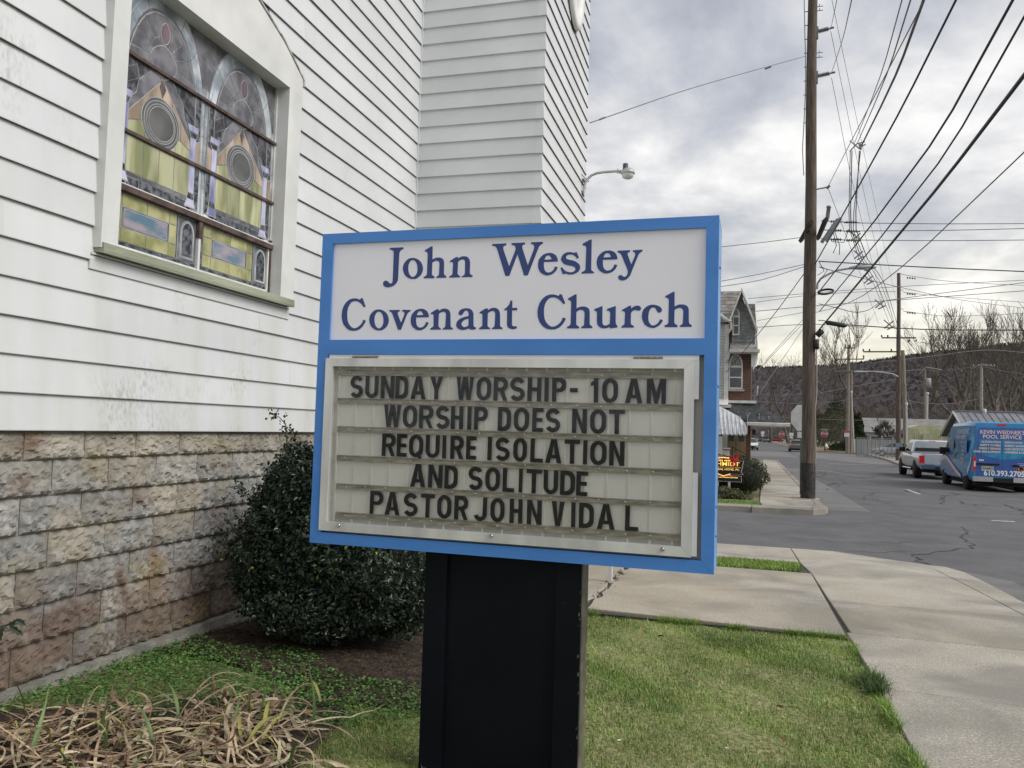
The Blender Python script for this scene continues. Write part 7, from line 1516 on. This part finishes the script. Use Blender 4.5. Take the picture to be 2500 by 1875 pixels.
car((16.0,132,ZR+.1),R(75),(.07,.11,.17),'blue car on the grass behind the fire hydrant',suv=True)
car((16.5,91,ZR+.1),R(85),(.45,.46,.48),'pale car behind the mesh fence')

# ---------------------------------------------------------------- garage, shed, ranch house, fence
MROOF=pm('ribbed_metal_roof',(.18,.185,.21),.45,.12,2,metal=.2,c2=(.24,.245,.27),objr=.05); GW=pm('garage_white_siding',(.50,.51,.50),.55,.08,3,c2=(.58,.585,.575))
ga=thing('garage',(13.2,58,-1.9),0,'white sided garage with ribbed grey metal roof behind the blue van','garage')
m=MB(); hw=3.6; zr=3.95; ze=2.35
m.prism([(58-58+.35,0),(8-.35,0),(8-.35,ze),(4,zr-.1),(.35,ze)],.45,14,'x'); m.build('wall',GW,ga)
for i in range(26):
    z=.1+.145*i; 
    if z<zr-.25:
        d=0 if z<ze else (z-ze)*2.28; a=.35+d; b=7.65-d
        if b-a>.3: m=MB(); m.prism([(.415,z),(.448,z+.143),(.455,z+.143),(.455,z)],a,b,'y') if 0 else m.add([(.42,a,z),(.42,b,z),(.447,b,z+.143),(.447,a,z+.143),(.447,a,z),(.447,b,z)],[(1,0,3,2),(0,1,5,4)]); m.build('siding_board',GW,ga)
for s in (0,1):
    for i in range(34):
        x=.0+.42*i; y0,y1=(-.25,4) if s==0 else (8.25,4)
        q=MB(); q.add([(x,y0,ze-.12),(x+.40,y0,ze-.12),(x+.40,y1,zr),(x,y1,zr),(x+.40,y0,ze-.07),(x+.42,y0,ze-.07),(x+.42,y1,zr+.05),(x+.40,y1,zr+.05)],[(0,1,2,3),(4,5,6,7),(1,4,7,2)] if s==0 else [(3,2,1,0),(7,6,5,4)]); q.build('roof_panel',MROOF,ga)
m=MB(); 
m.tube([(-.02,-.28,ze-.2),(-.02,4,zr-.02)],.075,4,False); m.tube([(-.02,8.28,ze-.2),(-.02,4,zr-.02)],.075,4,False); m.build('rake_board',pm('rake_white',(.6,.6,.58)),ga)
m=MB(); m.add([(0,-.25,ze-.14),(.45,-.25,ze-.14),(.45,4,zr-.04),(0,4,zr-.04),(0,8.25,ze-.14),(.45,8.25,ze-.14)],[(0,3,2,1),(3,4,5,2)]); m.build('soffit',pm('soffit_brown',(.17,.15,.13),.8,.3,6),ga)
m=MB(); m.box(0,14.2,3.9,4.1,zr+.0,zr+.09); m.build('ridge_cap',MROOF,ga)
for x,y,z in ((1.9,4,zr),(4.5,3.9,zr),(6.4,3.8,zr)):
    m=MB(); m.lathe([(.16,-.1),(.16,.12),(.12,.2),(0,.24)],(x,y,z),n=8); m.build('roof_vent',GALV,ga)
m=MB(); m.box(7.6,9.4,3.2,3.9,zr+.15,zr+.6); m.build('rooftop_unit',GALV,ga)
m=MB(); m.box(.38,.44,6.4,7.2,1.1,1.9); wn=m.build('window',pm('window_white',(.55,.55,.54)),ga); q=MB(); q.box(.37,.379,6.5,7.1,1.2,1.8); o=q.build('window_pane',WG,ga); o.parent=wn
m=MB(); m.box(.36,.44,1.2,3.2,0,1.55); m.build('door',pm('door_pale',(.45,.44,.42)),ga)
sh=thing('storage_shed',(15.2,90,-1.9),0,'pale yellow ribbed metal container with a rounded tank panel behind the pickup','shed')
YEL=pm('pale_yellow_metal',(.42,.42,.26),.6,.1,2,c2=(.50,.50,.33),objr=.05)
m=MB(); m.prism([(0,0),(3.0,0),(3.0,3.35),(.9,3.45),(0,3.15)],0,4,'y'); m.build('wall',YEL,sh)
for i in range(15): 
    if not 4<i<10: m=MB(); m.box(.03+.2*i,.13+.2*i,-.06,0,0,3.05); m.build('wall_rib',YEL,sh)
m=MB(); m.prism([(1.12,1.0),(2.05,1.0),(2.05,2.45),(1.98,2.58),(1.2,2.58),(1.12,2.45)],-.25,-.05,'y'); m.build('tank_panel',pm('tank_cream',(.48,.47,.30),.6,.35,4,c2=(.36,.42,.30)),sh)
m=MB(); 
for x in (1.3,1.6,1.85): m.box(x-.05,x+.05,-.30,-.26,.4,1.6)
m.box(1.2,2.0,-.31,-.27,1.0,1.12); m.build('rusty_pipework',pm('pipework_brown',(.16,.09,.05)),sh)
rn=thing('ranch_house',(13.3,116,-1.9),0,'low pale ranch house with a wide grey roof behind the mesh fence','house')
m=MB(); m.box(.3,12,0,8,0,2.75); m.build('wall',pm('ranch_siding',(.40,.41,.41),.6,.08,2),rn)
m=MB(); m.prism([(-.5,2.75),(4,4.75),(8.5,2.75)],-.1,12,'x'); m.build('roof',pm('ranch_roof',(.20,.20,.195),.8,.12,1.5,c2=(.27,.265,.255)),rn)
m=MB(); m.box(5.2,9,-2.2,0,0,2.7); m.prism([(5.0,2.6),(7.2,3.5),(9.2,2.6)],-2.6,1,'y'); m.build('porch_wing',pm('ranch_white',(.5,.5,.5)),rn)
for a,b in ((1.55,2.75),(3.0,4.2)):
    m=MB(); m.box(a-.12,b+.12,-.06,.0,.9,2.3); wn=m.build('window',HW,rn); q=MB(); q.box(a,b,-.07,-.061,1.0,2.2); o=q.build('window_pane',WG,rn); o.parent=wn
m=MB(); m.box(.95,1.35,-.04,.0,.9,2.3); m.box(4.4,4.8,-.04,.0,.9,2.3); m.build('shutter',pm('shutter_grey',(.08,.08,.085)),rn)
# mesh fence
fn=thing('mesh_fence',(8.6+2.6,78,-1.9),0,'grey chain link fence with close posts between the sidewalk and the ranch house','fence')
m=MB(); FG=pm('fence_grey',(.24,.24,.24),.6,.1,metal=.3)
fa,fb=at(2092,1110,91),at(2200,1116,80); fa.z=fb.z=-1.9
fn.location=fa; dv=fb-fa; nP=11
for i in range(nP+1):
    q=MB(); p=dv*(i/nP); hh=2.0+ (1.0 if i in(3,) else 0)*.3; q.tube([(p.x,p.y,0),(p.x,p.y,hh)],.04 if i%3 else .055,6); q.build('fence_post',FG,fn)
for z in (1.95,.1): q=MB(); q.tube([(0,0,z),(dv.x,dv.y,z)],.025,5); q.build('fence_rail',FG,fn)
mt,t,b=nmat('chain_mesh'); b.inputs['Base Color'].default_value=(.28,.28,.27,1); b.inputs['Roughness'].default_value=.6
V_=MB(); L2=dv.length; n_=int(L2/.16)
def wires(n,step):
    for i in range(-13,n):
        for s in (1,-1):
            x0,z0,x1,z1=i*step,0,i*step+1.95,1.95
            if x0<0: z0=-x0; x0=0
            if x1>L2: z1-=x1-L2; x1=L2
            if x1<=x0: continue
            if s<0: x0,x1=L2-x0,L2-x1
            d=dv.normalized(); h=.012
            V_.add([(d.x*x0,d.y*x0,z0-h),(d.x*x1,d.y*x1,z1-h),(d.x*x1,d.y*x1,z1+h),(d.x*x0,d.y*x0,z0+h)],[(0,1,2,3)])
wires(n_,.16); o=V_.build('chain_mesh',mt,fn); o['kind']='stuff'
fn2=thing('privacy_fence',(10.5,104,-1.85),0,'pale slatted fence stretch right of the twin poles','fence')
for i in range(22): q=MB(); q.box(.30*i,.30*i+.26,0,.03,0,1.75); q.build('fence_slat',pm('pale_fence',(.33,.33,.32)) if i==0 else bpy.data.materials['pale_fence'],fn2)
# ---------------------------------------------------------------- evergreens
def cone_tree(px,Y,pyb,pyt,w_,label,mat,n=2600,cat='tree',name='evergreen_tree',rnd=1.0):
    b=at(px,pyb,Y); tp_=at(px,pyt,Y); t=thing(name,(b.x,Y,-1.9),0,label,cat); h=tp_.z+1.9
    z=rng.random(n)**.8; a=rng.uniform(0,6.28,n); r_=w_*np.minimum(1,(1-z)**rnd*1.35)*(.55+.45*rng.random(n)**.4)*(1+.15*np.sin(a*3+z*20)); C=np.column_stack([r_*np.cos(a),r_*np.sin(a),z*h])
    leafmesh('foliage',C,np.column_stack([np.cos(a),np.sin(a),np.full(n,.4)])+rng.normal(0,.5,(n,3)),rng.uniform(.15,.35,n),rng.uniform(.1,.2,n),mat,t)
    m=MB(); m.tube([(0,0,0),(0,0,h*.9)],[.12,.02],6); m.build('trunk',BARK,t)
ARB=blade_mat('arborvitae',(.02,.028,.012),(.032,.045,.016),(.05,.06,.025),.8); PIN=blade_mat('olive_pine',(.05,.055,.03),(.075,.08,.04),(.10,.10,.055),.85)
cone_tree(2087,105,1107,1014,.62,'left of two narrow dark arborvitae beside the ranch house',ARB,rnd=.6); cone_tree(2097,105,1107,1008,.7,'right of two narrow dark arborvitae beside the ranch house',ARB,rnd=.6)
cone_tree(2056,118,1105,1082,2.0,'low dark round evergreen bush behind the twin poles',ARB,1500,'shrub','evergreen_shrub',.5); cone_tree(2042,150,1095,975,4.5,'olive pine standing behind the hydrant stop sign',PIN,3500,rnd=.8); cone_tree(2000,170,1095,1010,4,'smaller olive pine left of the street name blade',PIN,2500,rnd=.8)
# ---------------------------------------------------------------- bare trees
TB=pm('bare_tree_bark',(.085,.07,.06),.95,.3,2,c2=(.15,.13,.11)); TB2=pm('bare_tree_bark_far',(.085,.07,.058),.95,.3,2,c2=(.14,.12,.10))
def tree_mesh(seed,h=20,spread=.5,depth=6,r0=.34,fork=.28,twigs=True,mat=TB,minr=.018,kids_=(2,3),extra=1):
    r=np.random.default_rng(seed); segs=[]
    def grow(p,d,l,rad,k):
        n=4 if k<3 else 3; pts=[p]; q=Vector(p); dd=Vector(d)
        for i in range(n):
            dd=(dd+Vector(r.normal(0,.13,3))+Vector((0,0,.05 if k else 0))).normalized(); q=q+dd*(l/n); pts.append(q.copy())
        r1=max(minr,rad*(.62 if k else .72)); segs.append((pts,rad,r1,6 if k<2 else (4 if k<4 else 3)))
        if k>=depth: return
        nb=int(r.integers(kids_[0],kids_[1]+1)) + (extra if k==4 else 0)
        for j in range(nb):
            f=r.uniform(.45,1.0) if j else 1.0; idx=min(n,int(f*n+.5)); base=pts[idx]
            ax=Vector(r.normal(0,1,3)); ax=(ax-dd*ax.dot(dd)).normalized(); sp=spread*r.uniform(.5,1.25)*(.55 if j==0 else 1)
            nd=(dd*math.cos(sp)+ax*math.sin(sp)).normalized(); nd=(nd+Vector((0,0,.16))).normalized()
            grow(base,nd,l*r.uniform(.62,.85),max(minr,r1*(.92 if j==0 else .66)),k+1)
    grow(Vector((0,0,0)),Vector((0,0,1)),h*fork,r0,0)
    V=[];F=[];o=0
    for pts,ra,rb,n in segs:
        m_=len(pts); t=(pts[-1]-pts[0]).normalized(); a=t.orthogonal().normalized(); b=t.cross(a)
        for i,p in enumerate(pts):
            rr=ra+(rb-ra)*i/(m_-1)
            for j in range(n): an=2*PI*j/n; V.append(tuple(p+(a*math.cos(an)+b*math.sin(an))*rr))
        for i in range(m_-1):
            for j in range(n): F.append((o+i*n+j,o+i*n+(j+1)%n,o+(i+1)*n+(j+1)%n,o+(i+1)*n+j))
        o+=m_*n
    V=np.array(V); mx_=V[:,2].max(); V=V*(h/mx_)
    me=bpy.data.meshes.new('crown'); me.vertices.add(len(V)); me.vertices.foreach_set('co',V.astype('f').ravel()); F=np.array(F,'i'); me.loops.add(F.size); me.loops.foreach_set('vertex_index',F.ravel()); me.polygons.add(len(F)); me.polygons.foreach_set('loop_start',np.arange(0,F.size,4,dtype='i')); me.update(calc_edges=True); me.materials.append(mat); return me
TM=[tree_mesh(100+i,h=20,spread=[.42,.5,.36,.55][i%4],depth=6,r0=.30,fork=[.30,.24,.34,.2][i%4],minr=.016,extra=1) for i in range(5)]
trees=[(2093,160,757,2,'tall bare tree left of the brown pole, crown against the pale sky'),(2268,165,735,0,'tallest slender bare tree directly right of the brown pole'),(2322,150,770,1,'bare tree with a thick dark double trunk left of the pale pole'),(2385,165,742,3,'dense bare tree behind the pale pole'),(2425,150,765,4,'bare tree with tangled crown right of the pale pole'),(2465,160,722,0,'bare tree near the right edge, second from the frame'),(2498,120,690,3,'bare tree at the right edge with twigs reaching in'),(1960,190,835,2,'thin bare tree behind the near pole, left side'),(2010,180,840,4,'thin bare tree behind the near pole, right side'),(1925,210,850,1,'bare tree with a stout trunk at the street edge left of the near pole'),(1880,230,880,3,'small bare tree above the dark porch roof'),(2350,190,800,2,'thin bare tree behind the garage ridge'),(2290,200,810,4,'thin bare tree right of the transformer pole'),(2405,210,790,1,'faint bare tree at the back, right of the pale pole'),(2447,130,800,2,'leaning bare tree over the garage roof'),(2345,175,745,0,'tall bare tree between the double trunk and the pale pole'),(2440,185,735,4,'tall bare tree in the back row, right of the pale pole'),(2500,170,730,1,'tall back row bare tree cut by the right edge'),(2475,145,760,3,'dark bare tree just left of the right edge'),(2640,60,600,2,'near bare tree outside the right edge whose twigs reach into the sky')]
for i,(px,Y,pt,k,lab) in enumerate(trees):
    b=at(px,1080,Y); tz=at(px,pt,Y).z; t=thing('bare_tree',(b.x,Y,-1.9),rng.uniform(0,6.28),lab,'tree','bare trees in front of the hill'); o=obj('crown',TM[k],t); s=(tz+1.9)/20; o.scale=(s*1.05,s*1.05,s)
    m=MB(); m.tube([(0,0,0),(0,0,.6)],[.5*s,.40*s],10); m.build('trunk_base',TB,t)
# small bare shrubs near the street
SM=[tree_mesh(300+i,h=5,spread=.6,depth=5,r0=.06,fork=.15,minr=.012,kids_=(3,4),mat=TB2) for i in range(2)]
for px,Y,h,lab in ((2161,108,4.5,'small bare ornamental tree in front of the ranch house') ,(1968,150,4,'scrubby bare bush left of the hydrant'),(1990,140,3.5,'scrubby bare bush beside the stop sign post')):
    b=at(px,1100,Y); t=thing('bare_shrub',(b.x,Y,-1.9),1.0,lab,'shrub'); o=obj('branches',SM[0],t); o.scale=(h/5,)*3
# woods: a mass nobody could count
WM=[tree_mesh(500+i,h=16,spread=.4,depth=4,r0=.22,fork=.36,minr=.03,kids_=(2,3),mat=TB2) for i in range(4)]
Vs=[];Fs=[];o_=0
WA=[]
for me in WM:
    v=np.empty(len(me.vertices)*3,'f'); me.vertices.foreach_get('co',v); f=np.empty(len(me.loops),'i'); me.loops.foreach_get('vertex_index',f); WA.append((v.reshape(-1,3),f.reshape(-1,4)))
for i in range(340):
    Y=rng.uniform(215,430); X=rng.uniform(-.05,.62)*Y-10*0
    if X<9+ (Y-200)*.0: 
        if rng.random()<.6: X=rng.uniform(9,40)
        elif X>-14: continue
    v,f=WA[i%4]; s=rng.uniform(.6,1.0); a=rng.uniform(0,6.28); R_=np.array([[math.cos(a),-math.sin(a),0],[math.sin(a),math.cos(a),0],[0,0,1]]); Vs.append((v*s)@R_.T+np.array([X,Y,-2])); Fs.append(f+o_); o_+=len(v)
wo=bigmesh('distant_woods',np.concatenate(Vs),np.concatenate(Fs),pm('distant_wood_bark',(.07,.054,.046),.95,.35,.05,c2=(.13,.105,.088),isl=.25)); tag(wo,kind='stuff')
# ---------------------------------------------------------------- wooded hill
hx=[-1500,-400,6,141,232,302,349,388,424,600,1000,2500]; hz_=[90,105,116,121,136,146,150,157,158,175,190,200]
nx,ny=900,60
U=np.linspace(-1500,2500,nx); Wv=np.linspace(0,1,ny)
crest=np.interp(U,hx,hz_); V=[]
for j,t in enumerate(Wv):
    Y=430+t*1070; prof=t**1.35
    jit=rng.normal(0,1.6,nx)*min(1,t*3)+ 4*np.sin(U*.013+t*7)*t*(1-t)+3*np.sin(U*.031-t*12)*t*(1-t)
    if j==ny-1: jit=rng.normal(0,2.2,nx)
    V.append(np.column_stack([U,np.full(nx,Y)+rng.normal(0,2,nx),-2+(crest+2)*prof+jit+ (5 if j>0 else 0)]))
V=np.concatenate(V); I=(np.arange(ny-1)[:,None]*nx+np.arange(nx-1)[None,:]).ravel(); F=np.column_stack([I,I+1,I+nx+1,I+nx])
hm,t,b=nmat('winter_woodland'); n=t.nodes.new; l=t.links.new; geo=n('ShaderNodeNewGeometry'); mp=n('ShaderNodeMapping'); mp.inputs['Scale'].default_value=(1,.3,.5); l(geo.outputs['Position'],mp.inputs[0])
def hn(s,d): x=n('ShaderNodeTexNoise'); x.inputs['Scale'].default_value=s; x.inputs['Detail'].default_value=d; l(mp.outputs[0],x.inputs[0]); return x.outputs[0]
rp_=n('ShaderNodeValToRGB'); l(hn(.3,8),rp_.inputs[0]); rp_.color_ramp.elements[0].position=.36; rp_.color_ramp.elements[0].color=(.036,.034,.038,1); rp_.color_ramp.elements[1].position=.64; rp_.color_ramp.elements[1].color=(.092,.084,.086,1)
x2=n('ShaderNodeMix'); x2.data_type='RGBA'; mr=n('ShaderNodeMapRange'); l(hn(.012,4),mr.inputs[0]); mr.inputs[1].default_value=.4; mr.inputs[2].default_value=.6; mr.inputs[4].default_value=.5; l(mr.outputs[0],x2.inputs[0]); l(rp_.outputs[0],x2.inputs[6]); x2.inputs[7].default_value=(.055,.044,.044,1)
l(x2.outputs[2],b.inputs['Base Color']); b.inputs['Roughness'].default_value=1; b.inputs['Specular IOR Level'].default_value=0
tag(bigmesh('hill',V,F,hm),kind='structure')
# ragged tree line standing along the crest
n=5200; X=rng.uniform(-100,700,n); zt=np.interp(X,hx,hz_); h=rng.uniform(3,9,n); w_=rng.uniform(.5,1.6,n); Y=np.full(n,1495.)+rng.normal(0,6,n)
V=np.stack([np.column_stack([X-w_,Y,zt-3]),np.column_stack([X+w_,Y+1,zt-3]),np.column_stack([X+w_*.6,Y,zt+h*.6]),np.column_stack([X+rng.normal(0,.6,n),Y+1,zt+h])],1).reshape(-1,3); F=np.arange(n)[:,None]*4+[0,1,2,3]
tag(bigmesh('crest_tree_line',V,F,hm),kind='stuff')
